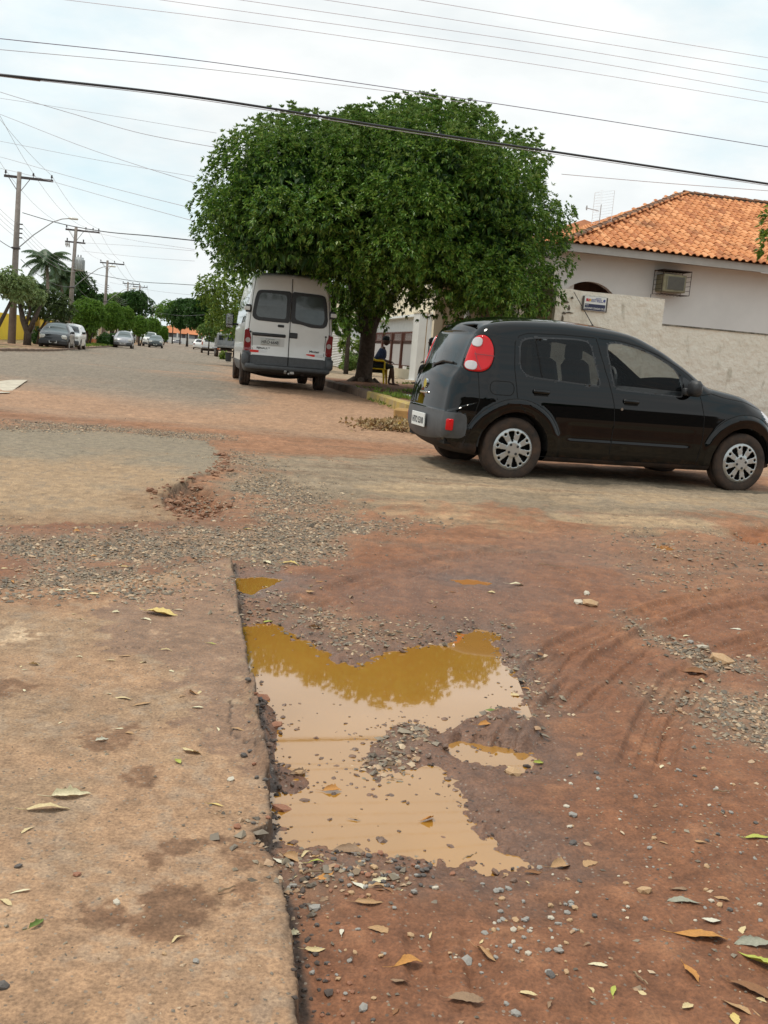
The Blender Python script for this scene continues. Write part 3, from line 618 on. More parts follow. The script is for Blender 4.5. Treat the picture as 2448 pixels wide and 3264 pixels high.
def roundpoly(P, n=2, r=.035):
    P = np.array(P, float)
    for k in range(n):
        Q = np.roll(P, -1, 0); e = Q-P; l = np.hypot(*e.T)[:, None]; f = np.minimum(.30, r/(k+1)/np.maximum(l, 1e-6))
        P = np.stack([P+e*f, Q-e*f], 1).reshape(-1, 2)
    return [tuple(p) for p in P]

def shell(prof, Wf, Rf, spine, N_, K, M, side_cls, strip_cls, camber, J=14, side_polys=(), tol=.01, zsnap=()):
    """Rounded body: the side silhouette 'prof' (x, z) thickened to half width Wf(x, z) with an edge radius Rf(x, z).
    side_cls(x, z) and strip_cls(x, z, q) name the piece a face belongs to (None leaves a hole)."""
    P, arc, tot = resample(prof, N_); zs, x0, x1 = spine
    for zz_ in zsnap:
        k_ = (np.abs(P[:, 1]-zz_) < .012) & (P[:, 0] < 0); P[k_, 1] = zz_
    Qp = np.stack([np.clip(P[:, 0], x0, x1), np.full(N_, zs)], -1)
    v = Qp-P; Ln = np.hypot(*v.T); Rs = np.array([min(Rf(*p), .9*l) for p, l in zip(P, Ln)])
    fr = [1-math.cos(PI/2*k/K) for k in range(K+1)]
    rings = []; ins = []
    for k in range(K+1+M):
        d = Rs*fr[k] if k <= K else Rs+(Ln-Rs)*((k-K)/M)
        p = P+v*(d/np.maximum(Ln, 1e-6))[:, None]; rings.append(p); ins.append(d)
    A = np.concatenate(rings); D = np.concatenate(ins); RR = np.tile(Rs, K+1+M)
    lo = N_*(1 if zsnap else 2)                       # keep the outer two rings as they are
    A2 = A.copy(); A2[lo:] = snap_pts(A[lo:], side_polys, tol)
    wv = np.array([Wf(x, z) for x, z in A2])
    q = np.clip(RR-D, 0, None); y = wv-RR+np.sqrt(np.clip(RR**2-q**2, 0, None))
    out = {}
    def face(key, pts): out.setdefault(key, []).append(pts)
    coords = []; ny = len(A2)
    for sgn in (-1, 1):
        for (x, z), yy in zip(A2, y): coords.append((x, sgn*yy, z))
    faces = {}
    for k in range(K+M):
        for i in range(N_):
            j = (i+1) % N_; ids = (k*N_+i, k*N_+j, (k+1)*N_+j, (k+1)*N_+i)
            cx, cz = A2[list(ids)].mean(0)
            for sd, sgn in ((0, -1), (1, 1)):
                key = side_cls(cx, cz, sgn)
                if key is None: continue
                f = tuple(a+sd*ny for a in ids); faces.setdefault(key, []).append(f if sd else tuple(reversed(f)))
    # strip across the centre line
    base = len(coords); nrm = np.roll(P, -1, 0)-np.roll(P, 1, 0); nrm = np.stack([nrm[:, 1], -nrm[:, 0]], -1); nrm /= np.hypot(*nrm.T)[:, None]
    area = 0.5*np.sum(P[:, 0]*np.roll(P[:, 1], -1)-np.roll(P[:, 0], -1)*P[:, 1])
    if area < 0: nrm = -nrm
    y0 = y[:N_]
    for i in range(N_):
        for j in range(1, J):
            t_ = -1+2*j/J; cb = camber(P[i][0], P[i][1], nrm[i])*(1-t_*t_); coords.append((P[i][0]+nrm[i][0]*cb, t_*y0[i], P[i][1]+nrm[i][1]*cb))
    def sid(i, j):
        if j == 0: return i
        if j == J: return ny+i
        return base+i*(J-1)+j-1
    for i in range(N_):
        i2 = (i+1) % N_
        for j in range(J):
            cx, cz = (P[i]+P[i2])/2; key = strip_cls(cx, cz, (-1+2*(j+.5)/J), (y0[i]+y0[i2])/2, nrm[i])
            if key is None: continue
            faces.setdefault(key, []).append((sid(i, j), sid(i, j+1), sid(i2, j+1), sid(i2, j)))
    return np.array(coords), faces
def emit(coords, faces, mats, parent, names, push=None):
    for key, fl in faces.items():
        used = sorted({a for f in fl for a in f}); mp_ = {a: i for i, a in enumerate(used)}; co = coords[used].copy()
        if push and key in push:
            c0 = co.mean(0); d = push[key]
            co[:, 1] -= np.sign(c0[1])*d if abs(c0[1]) > .3 else 0
        mb = MB(); mb.v = [tuple(c) for c in co]; mb.f = [tuple(mp_[a] for a in f) for f in fl]; mb.m = [0]*len(fl); mb.sm = [True]*len(fl)
        o = mb.build(names[key] if key in names else key.split('#')[0], mats[key] if key in mats else mats[key.split('#')[0]], parent, smooth=True)

def side_ribbon(mb, pts, Yf, w=.006, off=.0015, sgn=-1, closed=False, dens=.04):
    """thin band on the body side along (x, z) points"""
    if closed: pts = list(pts)+[pts[0]]
    Q = []
    for a, b in zip(pts[:-1], pts[1:]):
        n = max(1, int(math.dist(a, b)/dens)); Q += [(a[0]+(b[0]-a[0])*i/n, a[1]+(b[1]-a[1])*i/n) for i in range(n)]
    Q.append(pts[-1]); vs = []
    for i, p in enumerate(Q):
        a, b = Q[max(i-1, 0)], Q[min(i+1, len(Q)-1)]; tx, tz_ = b[0]-a[0], b[1]-a[1]; l = math.hypot(tx, tz_) or 1
        nx, nz_ = -tz_/l*w/2, tx/l*w/2
        for k in (1, -1):
            x, z = p[0]+k*nx, p[1]+k*nz_; vs.append((x, sgn*(Yf(x, z)+off), z))
    mb.add(vs, [(2*i, 2*i+1, 2*i+3, 2*i+2) for i in range(len(Q)-1)])

def text(name, s, size, m, parent, loc, rot=(PI/2, 0, 0), ext=.001, sx=1.0, align='CENTER', bold=0):
    cu = bpy.data.curves.new(name, 'FONT'); cu.body = s; cu.size = size; cu.extrude = ext; cu.align_x = align; cu.align_y = 'CENTER'; cu.offset = bold
    cu.materials.append(m); o = bpy.data.objects.new(name, cu); link(o); bpy.context.view_layer.update()
    me = bpy.data.meshes.new_from_object(o); bpy.data.objects.remove(o); o = bpy.data.objects.new(name, me); link(o, parent)
    o.location = loc; o.rotation_euler = rot; o.scale = (sx, 1, 1); return o

def make_wheel(parent, x, y, r, w, rim_r, sgn, style='hub', name='wheel', spin=0.3):
    """wheel > tyre, rim ; sgn = side the rim faces (-1 or 1)"""
    e = bpy.data.objects.new(name, None); link(e, parent); e.location = (x, y, r); e.rotation_euler = (0, spin, 0)
    Mx = Matrix.Rotation(-PI/2*sgn, 4, 'X')
    t = MB(); t.smooth = True
    h = w/2
    prof = [(rim_r*.97, -h*.9), (rim_r*1.02, -h), (r*.88, -h*1.02), (r*.965, -h*.92), (r, -h*.72), (r, -h*.3), (r-.006, -h*.28), (r-.006, -h*.2), (r, -h*.18), (r, h*.18), (r-.006, h*.2), (r-.006, h*.28), (r, h*.3), (r, h*.72), (r*.965, h*.92), (r*.88, h*1.02), (rim_r*1.02, h), (rim_r*.97, h*.9)]
    t.lathe(prof, 40, Mx); t.build('tyre', rubber, e)
    if style == 'cover':            # flat wheel cover with eight window pairs
        d = MB(); f = h*.86
        def ringpt(rr, a, z): return (rr*math.cos(a), rr*math.sin(a), z)
        NR, NA = 30, 192; vs = []; fcs = []
        for i in range(NR+1):
            u = i/NR; rr = rim_r*max(.001, u)*.985
            zz = f+.022-.006*smth(.30, .44, u)-.010*smth(.86, .97, u)-.012*smth(.96, 1.0, u)
            vs += [ringpt(rr, 2*PI*j/NA, zz) for j in range(NA)]
        def hole(u, a):
            k = (a/(PI/4)) % 1.0*(PI/4)-PI/8
            if .36 < u < .87:
                hw = .14+.055*smth(.36, .8, u); e_ = min(u-.36, .87-u)
                if e_ < .05: hw -= .06*(1-e_/.05)**2
                if abs(k) < hw: return True
            k2 = ((a+PI/8)/(PI/4)) % 1.0*(PI/4)-PI/8
            return ((u-.80)/.065)**2+(k2/.085)**2 < 1
        for i in range(NR):
            for j in range(NA):
                if hole((i+.5)/NR, 2*PI*(j+.5)/NA): continue
                fcs.append((i*NA+j, i*NA+(j+1) % NA, (i+1)*NA+(j+1) % NA, (i+1)*NA+j))
        d.add(vs, fcs, Mx); rim_o = d.build('rim', silver, e, smooth=True)
        so = rim_o.modifiers.new('thickness', 'SOLIDIFY'); so.thickness = .012; so.offset = 0
        b = MB(); b.lathe([(rim_r*.95, f-.05), (rim_r*.5, f-.045), (.001, f-.04)], 24, Mx); b.build('brake_drum', void_m, e)
        for k in range(4):
            a = PI/4+PI/2*k; c0 = Mx @ Vector(ringpt(rim_r*.25, a, f+.014)); c1 = Mx @ Vector(ringpt(rim_r*.25, a, f+.030)); nb = MB(); nb.cyl(c0, c1, .013, n=10); nb.build('wheel_nut', black_plastic, e)
        cc = MB(); cc.cyl(Mx @ Vector((0, 0, f+.02)), Mx @ Vector((0, 0, f+.027)), .025, n=16); cc.build('centre_badge', dark_red_lens, e)
    else:
        d = MB(); f = h*.8
        d.lathe([(rim_r*.97, f), (rim_r*.9, f-.01), (rim_r*.8, f-.05), (rim_r*.45, f-.02), (rim_r*.25, f), (.001, f)], 20, Mx); d.build('rim', silver if style != 'steel' else grey_plastic, e)
    return e

# ------------------------------------------------------------ the black hatchback
car = thing('parked_car', 'black five-door hatchback with silver wheel covers crossing in front of the white wall', 'car', (1.11, 9.19, .125), math.atan2(.66, 2.31))
# car frame: x forward, origin between the near-side tyre line and ...; near side is y = -0.70
CY = .70
body_e = bpy.data.objects.new('body', None)
wx0, wx1, WR = -.015, 2.375, .287
prof = [(-.60, .30), (-.635, .38), (-.640, .48), (-.630, .56), (-.612, .70), (-.592, .82), (-.565, .90), (-.515, .965), (-.475, 1.09), (-.432, 1.22), (-.385, 1.315), (-.33, 1.375), (-.20, 1.415), (.0, 1.445), (.45, 1.468), (.95, 1.445), (1.20, 1.405), (1.45, 1.30), (1.72, 1.145), (1.96, .985), (2.08, .965), (2.40, .920), (2.66, .835), (2.80, .735), (2.865, .60), (2.875, .42), (2.83, .25), (2.55, .20), (2.0, .19), (1.0, .19), (.35, .19), (-.35, .21), (-.50, .255)]
def uW(x, z):
    w = pl(z, [(.19, .735), (.30, .775), (.45, .80), (.60, .805), (.72, .803), (.84, .785), (.93, .765), (1.10, .722), (1.25, .682), (1.38, .640), (1.50, .60)])
    w -= .13*smth(2.2, 2.95, x)**1.5+.05*smth(1.7, 2.4, x)*smth(.7, 1.0, z)
    w -= .16*smth(-.20, -.62, x)
    for c in (wx0, wx1):
        r = math.hypot(x-c, z-.29); w += .022*smth(.47, .42, r)*(1-.55*smth(.42, .33, r))*(z > .2)
    if .45 < x < 1.85: w -= .012*smth(.395, .425, z)*smth(.575, .545, z)*smth(.47, .55, x)*smth(1.83, 1.74, x)
    return w
def uR(x, z):
    r = .10+.03*smth(-.32, -.48, x)+.14*smth(2.3, 2.8, x)
    if z < .25: r = .05
    return r
rwin = roundpoly([(-.005, 1.235), (.035, 1.275), (.135, 1.295), (.493, 1.315), (.635, 1.312), (.69, 1.285), (.715, 1.18), (.785, .93), (.775, .918), (.425, .936), (.084, .955), (.02, .985), (-.008, 1.05)], 2)
fwin = roundpoly([(.86, 1.285), (.90, 1.315), (1.0, 1.315), (1.151, 1.292), (1.336, 1.24), (1.50, 1.165), (1.60, 1.09), (1.63, 1.0), (1.645, .89), (1.62, .885), (1.443, .890), (.965, .905), (.935, .935), (.90, 1.10)], 2)
tri = roundpoly([(1.655, 1.08), (1.80, .98), (1.825, .945), (1.80, .90), (1.675, .885), (1.66, 1.0)], 1)
tail = roundpoly([(-.498, .962), (-.40, .953), (-.33, .965), (-.275, 1.03), (-.258, 1.13), (-.27, 1.22), (-.315, 1.278), (-.36, 1.286), (-.395, 1.27), (-.420, 1.22), (-.455, 1.12)], 2, .03)
lensA = roundpoly([(-.485, .968), (-.40, .964), (-.39, 1.045), (-.468, 1.052)], 2, .02); lensB = roundpoly([(-.432, 1.175), (-.362, 1.170), (-.345, 1.255), (-.398, 1.262)], 2, .02)
bumpP = roundpoly([(-.70, .33), (-.47, .345), (-.45, .40), (-.45, .52), (-.47, .575), (-.70, .575)], 1, .03)
archR = circle(wx0, .29, .338); archF = circle(wx1, .29, .338)
def outset(P, d):
    P = np.array(P); c = np.roll(P, -1, 0)-np.roll(P, 1, 0); n = np.stack([c[:, 1], -c[:, 0]], -1); n /= np.hypot(*n.T)[:, None]+1e-9
    if 0.5*np.sum(P[:, 0]*np.roll(P[:, 1], -1)-np.roll(P[:, 0], -1)*P[:, 1]) < 0: n = -n
    return [tuple(p) for p in P+n*d]
rwinO, fwinO = outset(rwin, .014), outset(fwin, .014)
head = roundpoly([(2.60, .86), (2.72, .80), (2.85, .74), (2.87, .66), (2.72, .66), (2.60, .72)], 1)
def u_side(x, z, sg):
    if math.hypot(x-wx0, z-.29) < .338 or math.hypot(x-wx1, z-.29) < .338: return None
    if z < 1.35:
        if in_poly(x, z, rwin): return 'side_window#r%d' % sg
        if in_poly(x, z, fwin): return 'side_window#f%d' % sg
        if in_poly(x, z, rwinO): return 'window_trim#r%d' % sg
        if in_poly(x, z, fwinO) or in_poly(x, z, tri): return 'window_trim#f%d' % sg
        if in_poly(x, z, head): return 'headlight#%d' % sg
    if in_poly(x, z, bumpP): return 'rear_bumper'
    if .985 < z < 1.285 and x < -.478+(z-.985)*.32: return 'rear_window'
    if z < .235 or (z < .31 and (x < -.3 or x > 2.6)): return 'underbody'
    return 'body'
def u_strip(x, z, q, yw, n):
    if z < .3 and n[1] < -.3: return 'underbody'
    if x < 0:
        if z < .33: return 'underbody'
        if z < .575: return 'rear_bumper'
        if .985 < z < 1.30 and abs(q) < .985: return 'rear_window'
        return 'body'
    if 1.26 < x < 1.93 and z > .99 and abs(q) < .93: return 'windscreen'
    if x > 2.7 and z < .5: return 'front_bumper'
    return 'body'
co, fs = shell(prof, uW, uR, (.70, -.35, 2.35), 540, 13, 40, u_side, u_strip, lambda x, z, n: .045 if n[1] > .5 else (.05 if n[0] > 0 else .045-.02*smth(1.1, 1.3, z)), 16,
               (rwin, fwin, archR, archF, rwinO, fwinO, bumpP), .011, (.33, .575))
co = co+np.array([0, CY, 0])
mats_u = {'body': black_paint, 'window_trim': black_plastic, 'side_window': tint_glass, 'side_window#f-1': front_glass, 'side_window#f1': front_glass, 'rear_window': dark_glass, 'windscreen': clear_glass, 'tail_lamp': red_lens, 'lamp_lens': white_lens, 'headlight': white_lens, 'underbody': mudsill, 'rear_bumper': grey_plastic, 'front_bumper': grey_plastic}
emit(co, fs, mats_u, car, {})
UP_ = resample(prof, 540)[0]
from mathutils.bvhtree import BVHTree
_bv = BVHTree.FromPolygons([tuple(c) for c in co], [f for fl in fs.values() for f in fl])
def uY(x, z):
    h = _bv.ray_cast(Vector((x, -3, z)), Vector((0, 1, 0)), 3.65)
    if h[0] is not None: return CY-h[0].y
    w = uW(x, z); r = uR(x, z); d = float(np.min(np.hypot(UP_[:, 0]-x, UP_[:, 1]-z)))
    return w if d >= r else w-r+math.sqrt(max(0, r*r-(r-d)**2))
def uP(x, z, off, sg):
    h = _bv.ray_cast(Vector((x, -3, z)), Vector((0, 1, 0)), 3.65)
    if h[0] is None: return (x, CY+sg*(uY(x, z)+off), z)
    n = h[1] if h[1].y < 0 else -h[1]; p = h[0]+n*off
    return (p.x, p.y if sg < 0 else 2*CY-p.y, p.z)
def upatch(name, poly, m, off, parent, sg=-1):
    P = []
    for a_, b_ in zip(poly, list(poly[1:])+[poly[0]]):
        k_ = max(1, int(math.dist(a_, b_)/.02)); P += [(a_[0]+(b_[0]-a_[0])*i/k_, a_[1]+(b_[1]-a_[1])*i/k_) for i in range(k_)]
    n = len(P); cx, cz = sum(p[0] for p in P)/n, sum(p[1] for p in P)/n; vs = [uP(cx, cz, off, sg)]; K = 16
    for k in range(1, K+1):
        o_ = off if k < K else off*.3
        for p in P: x, z = cx+(p[0]-cx)*k/K, cz+(p[1]-cz)*k/K; vs.append(uP(x, z, o_, sg))
    for p in P: vs.append(uP(p[0], p[1], -.01, sg))
    f = [(0, 1+i, 1+(i+1) % n) for i in range(n)]
    for k in range(K): f += [(1+k*n+i, 1+(k+1)*n+i, 1+(k+1)*n+(i+1) % n, 1+k*n+(i+1) % n) for i in range(n)]
    mb = MB(); mb.smooth = True; mb.add(vs, f); return mb.build(name, m, parent, smooth=True)
for sg in (-1, 1):
    to = upatch('tail_lamp', tail, red_lens, .010, car, sg)
    upatch('clear_lens', lensA, white_lens, .018, to, sg); upatch('clear_lens', lensB, white_lens, .018, to, sg)
    if sg < 0:
        for pts in ([(-.43, 1.18), (-.40, 1.05), (-.37, .97)], [(-.46, 1.115), (-.26, 1.105)]):
            mbx = MB(); side_ribbon(mbx, pts, uY, .005, .017, -1); mbx.v = [(v[0], v[1]+CY, v[2]) for v in mbx.v]; mbx.build('lens_rib', dark_red_lens, to, fix=False)
def ub(mb, pts, w=.007, off=.0015, closed=False):
    n0 = len(mb.v); side_ribbon(mb, pts, uY, w, off, -1, closed)
    for i in range(n0, len(mb.v)): v = mb.v[i]; mb.v[i] = (v[0], v[1]+CY, v[2])
sm = MB()
rds = [(.065, 1.335), (-.02, 1.305), (-.058, 1.245), (-.063, 1.12), (-.061, .99), (-.045, .87), (-.03, .76), (0, .69), (.055, .63)]
ub(sm, rds); ub(sm, [(.065, 1.335), (.4, 1.352), (.74, 1.352)]); ub(sm, [(.749, 1.352), (.80, 1.19), (.85, 1.04), (.898, .897), (.935, .77), (.958, .57), (.955, .36), (.96, .25)])
ub(sm, [(.78, 1.35), (1.0, 1.345), (1.2, 1.31), (1.40, 1.245), (1.60, 1.155), (1.73, 1.08), (1.79, 1.03), (1.82, .96), (1.86, .84), (1.895, .69), (1.905, .5), (1.89, .25)])
ub(sm, rounded(-.289, .768, -.066, .889, .05), closed=True)
ub(sm, [(wx0+.455*math.cos(R(a)), .29+.455*math.sin(R(a))) for a in range(18, 168, 6)], .006)
ub(sm, [(wx1+.465*math.cos(R(a)), .29+.465*math.sin(R(a))) for a in range(28, 165, 6)], .006)
ub(sm, [(-.40, .575), (-.37, .70), (-.39, .95)], .006); ub(sm, [(-.52, .60), (-.44, .585), (-.38, .57)], .004)
ub(sm, [(1.83, .90), (1.98, .93), (2.12, .90), (2.35, .875), (2.62, .80)], .007); ub(sm, [(.1, .238), (1.0, .236), (1.9, .24)], .006)
ub(sm, [(.14, 1.29), (.205, .955)], .012, .002)
ub(sm, outset(tail, .004), .009, .002, True)
sm.build('door_seams', seam_m, car, fix=False)
for hx, hz in ((.20, .822), (1.11, .797)):
    hn = MB(); hn.smooth = True; hn.box((hx, -uW(hx, hz)+CY-.010, hz), (.165, .03, .042), bev=.012); ho = hn.build('door_handle', black_paint, car)
    hk = MB(); hk.box((hx, -uW(hx, hz-.024)+CY-.0015, hz-.024), (.14, .006, .026), bev=.002); hk.build('handle_recess', seam_m, ho)
k = MB(); k.cyl((1.016, CY-uW(1.016, .722)+.01, .722), (1.016, CY-uW(1.016, .722)-.008, .722), .013, n=12); k.build('door_lock', chrome, car)
mi = MB(); mi.smooth = True
mi.box((1.72, CY-uW(1.72, .96)-.10, .965), (.10, .17, .15), bev=.035); mi.box((1.70, CY-uW(1.7, .93)-.01, .93), (.10, .07, .07), bev=.01); mi.build('wing_mirror', black_plastic, car)
mi = MB(); mi.smooth = True; mi.box((1.72, CY+uW(1.72, .96)+.10, .965), (.10, .17, .15), bev=.035); mi.build('wing_mirror', black_plastic, car)
an = MB(); an.cyl((1.02, CY-.05, 1.47), (.68, CY-.22, 1.78), .0045, .003, n=6); an.cyl((1.02, CY-.05, 1.46), (.99, CY-.06, 1.50), .014, .008, n=8); an.build('aerial', black_plastic, car)
wi = MB(); wi.tube([(-.565, CY+.05, .985), (-.555, CY-.20, 1.03), (-.53, CY-.40, 1.02)], .011, 6); wi.cyl((-.52, CY+.05, .97), (-.575, CY+.05, .98), .03, n=12); wi.build('rear_wiper', black_plastic, car)
sp = MB(); sp.smooth = True; sp.box((-.345, CY, 1.375), (.08, .86, .022), bev=.012); sp.build('roof_spoiler', black_paint, car)
# rear plate, badge, reflector
pe = MB(); pe.box((-.698, CY-.02, .462), (.012, .40, .13), bev=.003); po = pe.build('licence_plate', plate_m, car)
text('plate_lettering', 'HTO 5310', .085, ink, po, (-.706, CY-.02, .452), (PI/2, 0, -PI/2), .001, .9, bold=.001)
bd = MB(); bd.cyl((-.59, CY, .80), (-.655, CY, .805), .045, n=20); bd.box((-.658, CY, .72), (.02, .22, .022), bev=.006); bd.build('boot_badge', chrome, car)
for sg in (-1, 1): upatch('reflector', rounded(-.612, .41, -.560, .515, .012), red_lens, .010, car, sg)
# arch linings, floor, seats
al = MB()
for c in (wx0, wx1):
    for s_ in (-1, 1):
        y0 = CY+s_*.50; y1 = CY+s_*(uW(c, .62)-.03); prev = None
        vs = []; n = 14
        for i in range(n+1): a = PI*i/n; vs += [(c+.345*math.cos(a), y0, .29+.345*math.sin(a)), (c+.345*math.cos(a), y1, .29+.345*math.sin(a))]
        al.add(vs, [(2*i, 2*i+1, 2*i+3, 2*i+2) for i in range(n)])
        al.add([(c+.345*math.cos(PI*i/n), y0, .29+.345*math.sin(PI*i/n)) for i in range(n+1)], [tuple(range(n+1))])
al.box((1.18, CY, .24), (1.6, 1.4, .06)); al.box((-.4, CY, .33), (.4, 1.1, .10)); al.box((1.18, CY, .27), (2.3, .9, .08)); al.build('wheel_arch_lining', void_m, car)
st = MB(); seat_m = mat('seat_cloth', (.05, .05, .055), .9, var=.2, vs=15)
for y_ in (-.36, .36):
    st.box((1.0, CY+y_, .55), (.50, .48, .16), bev=.05); T = Matrix.Translation((.76, CY+y_, .86)) @ Matrix.Rotation(R(-14), 4, 'Y'); st.box((0, 0, 0), (.12, .46, .58), bev=.05, M=T)
    st.box((.68, CY+y_, 1.21), (.09, .26, .17), bev=.03)
st.box((.15, CY, .55), (.5, 1.2, .16), bev=.05); st.box((-.13, CY, .84), (.12, 1.2, .50), bev=.04)
for y_ in (-.36, .36): st.box((-.16, CY+y_, 1.13), (.08, .24, .12), bev=.03)
st.box((1.72, CY, .80), (.30, 1.35, .24), bev=.06); st.build('seats', seat_m, car)
sw_ = MB(); pts = [(1.44+.06*math.sin(a)*.5, CY+.36+.18*math.cos(a), .93+.18*math.sin(a)) for a in np.linspace(0, 2*PI, 21)]; sw_.tube(pts, .014, 6); sw_.build('steering_wheel', black_plastic, car)
for x_ in (wx0, wx1):
    make_wheel(car, x_, CY-.69, WR, .17, .195, -1, 'cover', spin=.2 if x_ < 1 else .55); make_wheel(car, x_, CY+.69, WR, .17, .195, 1, 'cover')

# ------------------------------------------------------------ the white van
van = thing('parked_van', 'white high-roof minibus parked at the kerb under the big round tree', 'van', W(2.22, 22.72), YAW)
# van frame: y forward, rear face at y = 0 ; built with x forward then turned
vb = bpy.data.objects.new('tmp', None)
vprof = [(-.02, .42), (-.05, .50), (-.045, .75), (0, .86), (.005, 1.4), (.02, 1.8), (.06, 2.15), (.11, 2.40), (.17, 2.485), (.40, 2.53), (2.5, 2.55), (3.9, 2.50), (4.25, 2.35), (4.65, 1.75), (4.95, 1.30), (5.30, 1.12), (5.52, .95), (5.58, .60), (5.55, .35), (5.2, .30), (3, .30), (1, .30), (.2, .36)]
VW0, VW1, VWR = 1.05, 4.55, .33
def vW(x, z):
    w = pl(z, [(.3, .93), (.5, .985), (.9, .995), (1.3, .985), (1.6, .955), (2.0, .90), (2.3, .85), (2.55, .80)])
    w -= .16*smth(4.4, 5.6, x)+.012*smth(.3, 0, x)
    return w
vwins = [roundpoly([(.35, 1.42), (.38, 2.05), (1.25, 2.05), (1.25, 1.42)], 1), roundpoly([(1.33, 1.42), (1.33, 2.05), (2.25, 2.05), (2.25, 1.42)], 1), roundpoly([(2.33, 1.42), (2.33, 2.05), (3.2, 2.05), (3.2, 1.42)], 1), roundpoly([(3.35, 1.35), (3.35, 2.02), (4.15, 2.0), (4.42, 1.62), (4.5, 1.35)], 1)]
def v_side(x, z, sg):
    if math.hypot(x-VW0, z-.34) < .40 or math.hypot(x-VW1, z-.34) < .40: return None
    for i, w in enumerate(vwins):
        if in_poly(x, z, w): return 'side_window#%d_%d' % (i, sg)
    if in_poly(x, z, [(.01, .80), (.17, .80), (.10, 1.24), (.01, 1.28)]): return 'tail_lamp#%d' % sg
    if z < .80 and x < .45: return 'rear_bumper'
    if z < .55: return 'lower_trim'
    return 'body'
def v_strip(x, z, q, yw, n):
    if x < .3 and z < .72: return 'rear_bumper'
    if x > 4.2 and 1.32 < z < 2.33 and abs(q) < .93: return 'windscreen'
    if z < .45: return 'lower_trim'
    if x > 5 and z < .7: return 'front_bumper'
    return 'body'
co, fs = shell(vprof, vW, lambda x, z: .12+.05*smth(4.6, 5.4, x) if z > .5 else .06, (1.35, .9, 4.5), 320, 7, 30, v_side, v_strip, lambda x, z, n: .05 if n[1] > .5 else .035 if n[0] < 0 else .12, 14,
               tuple(vwins)+(circle(VW0, .34, .40), circle(VW1, .34, .40)), .02)
def toV(c): return np.stack([-c[:, 1], c[:, 0], c[:, 2]], -1)
co = toV(co)
emit(co, fs, {'body': white_paint, 'side_window': dark_glass, 'tail_lamp': dark_red_lens, 'rear_bumper': grey_plastic, 'lower_trim': grey_plastic, 'windscreen': clear_glass, 'front_bumper': grey_plastic}, van, {})
def vy(z, x=0): return pl(z, [(.42, -.02), (.50, -.05), (.75, -.045), (.86, 0), (1.4, .005), (1.8, .02), (2.15, .06), (2.40, .11), (2.485, .17)])-.035*(1-(x/.87)**2)
def vpanel(name, poly, m, off=.006, th=.014, parent=None):
    """plate that hugs the rear face; polygon in (x, z), fan cut into strips"""
    mb = MB(); P = []
    for a_, b_ in zip(poly, list(poly[1:])+[poly[0]]):
        k_ = max(1, int(math.dist(a_, b_)/.07)); P += [(a_[0]+(b_[0]-a_[0])*i/k_, a_[1]+(b_[1]-a_[1])*i/k_) for i in range(k_)]
    n = len(P)
    cx, cz = sum(p[0] for p in P)/n, sum(p[1] for p in P)/n
    vs = [(cx, vy(cz, cx)-off, cz)]; ringsn = 8
    for k in range(1, ringsn+1):
        for p in P:
            x, z = cx+(p[0]-cx)*k/ringsn, cz+(p[1]-cz)*k/ringsn; vs.append((x, vy(z, x)-off, z))
    vs += [(p[0], vy(p[1], p[0])+.02, p[1]) for p in P]
    f = [(0, 1+i, 1+(i+1) % n) for i in range(n)]
    for k in range(ringsn): f += [(1+k*n+i, 1+(k+1)*n+i, 1+(k+1)*n+(i+1) % n, 1+k*n+(i+1) % n) for i in range(n)]
    mb.add(vs, f); return mb.build(name, m, parent or van, smooth=False)
# centre seam at x=+.0 (seam leans a little off centre in the picture because the van is seen askew)
glL = roundpoly([(-.76, 2.10), (-.80, 1.95), (-.845, 1.62), (-.83, 1.53), (-.74, 1.475), (-.30, 1.465), (-.012, 1.47), (-.012, 2.16), (-.40, 2.155), (-.70, 2.14)], 1)
glR = roundpoly([(.76, 2.10), (.80, 1.95), (.845, 1.55), (.80, 1.44), (.70, 1.41), (.45, 1.41), (.25, 1.46), (.012, 1.475), (.012, 2.16), (.40, 2.155), (.70, 2.14)], 1)
for g_ in (glL, glR):
    f_ = vpanel('rear_window', g_, black_plastic, .014)
    c_ = (sum(p[0] for p in g_)/len(g_), 1.79)
    inner = roundpoly([(-.70, 2.05), (-.77, 1.62), (-.72, 1.55), (-.13, 1.545), (-.10, 1.58), (-.10, 2.03), (-.14, 2.08), (-.62, 2.09)], 1) if c_[0] < 0 else roundpoly([(.70, 2.05), (.77, 1.62), (.72, 1.48), (.50, 1.485), (.25, 1.525), (.10, 1.57), (.10, 2.03), (.14, 2.08), (.62, 2.09)], 1)
    g2 = vpanel('pane', inner, van_glass, .019, parent=f_)
se = MB()
def vline(pts, w=.012, off=.004):
    Q = []
    for a, b in zip(pts[:-1], pts[1:]):
        n = max(1, int(math.dist(a, b)/.08)); Q += [(a[0]+(b[0]-a[0])*i/n, a[1]+(b[1]-a[1])*i/n) for i in range(n)]
    Q.append(pts[-1]); vs = []
    for i, p in enumerate(Q):
        a, b = Q[max(i-1, 0)], Q[min(i+1, len(Q)-1)]; l = math.dist(a, b) or 1; nx, nz_ = -(b[1]-a[1])/l*w/2, (b[0]-a[0])/l*w/2
        for k_ in (1, -1): vs.append((p[0]+k_*nx, vy(p[1]+k_*nz_, p[0])-off, p[1]+k_*nz_))
    se.add(vs, [(2*i, 2*i+1, 2*i+3, 2*i+2) for i in range(len(Q)-1)])
vline([(0, 2.46), (0, 1.5), (0, .52)], .016, .021)
vline([(-.90, 1.25), (-.885, 1.5), (-.84, 2.1), (-.80, 2.40)], .010); vline([(.90, 1.25), (.885, 1.5), (.84, 2.1), (.80, 2.40)], .010)
vline([(-.82, 1.22), (-.80, .80)], .01); vline([(.82, 1.22), (.80, .80)], .01)
se.build('door_seams', seam_m, van, fix=False)
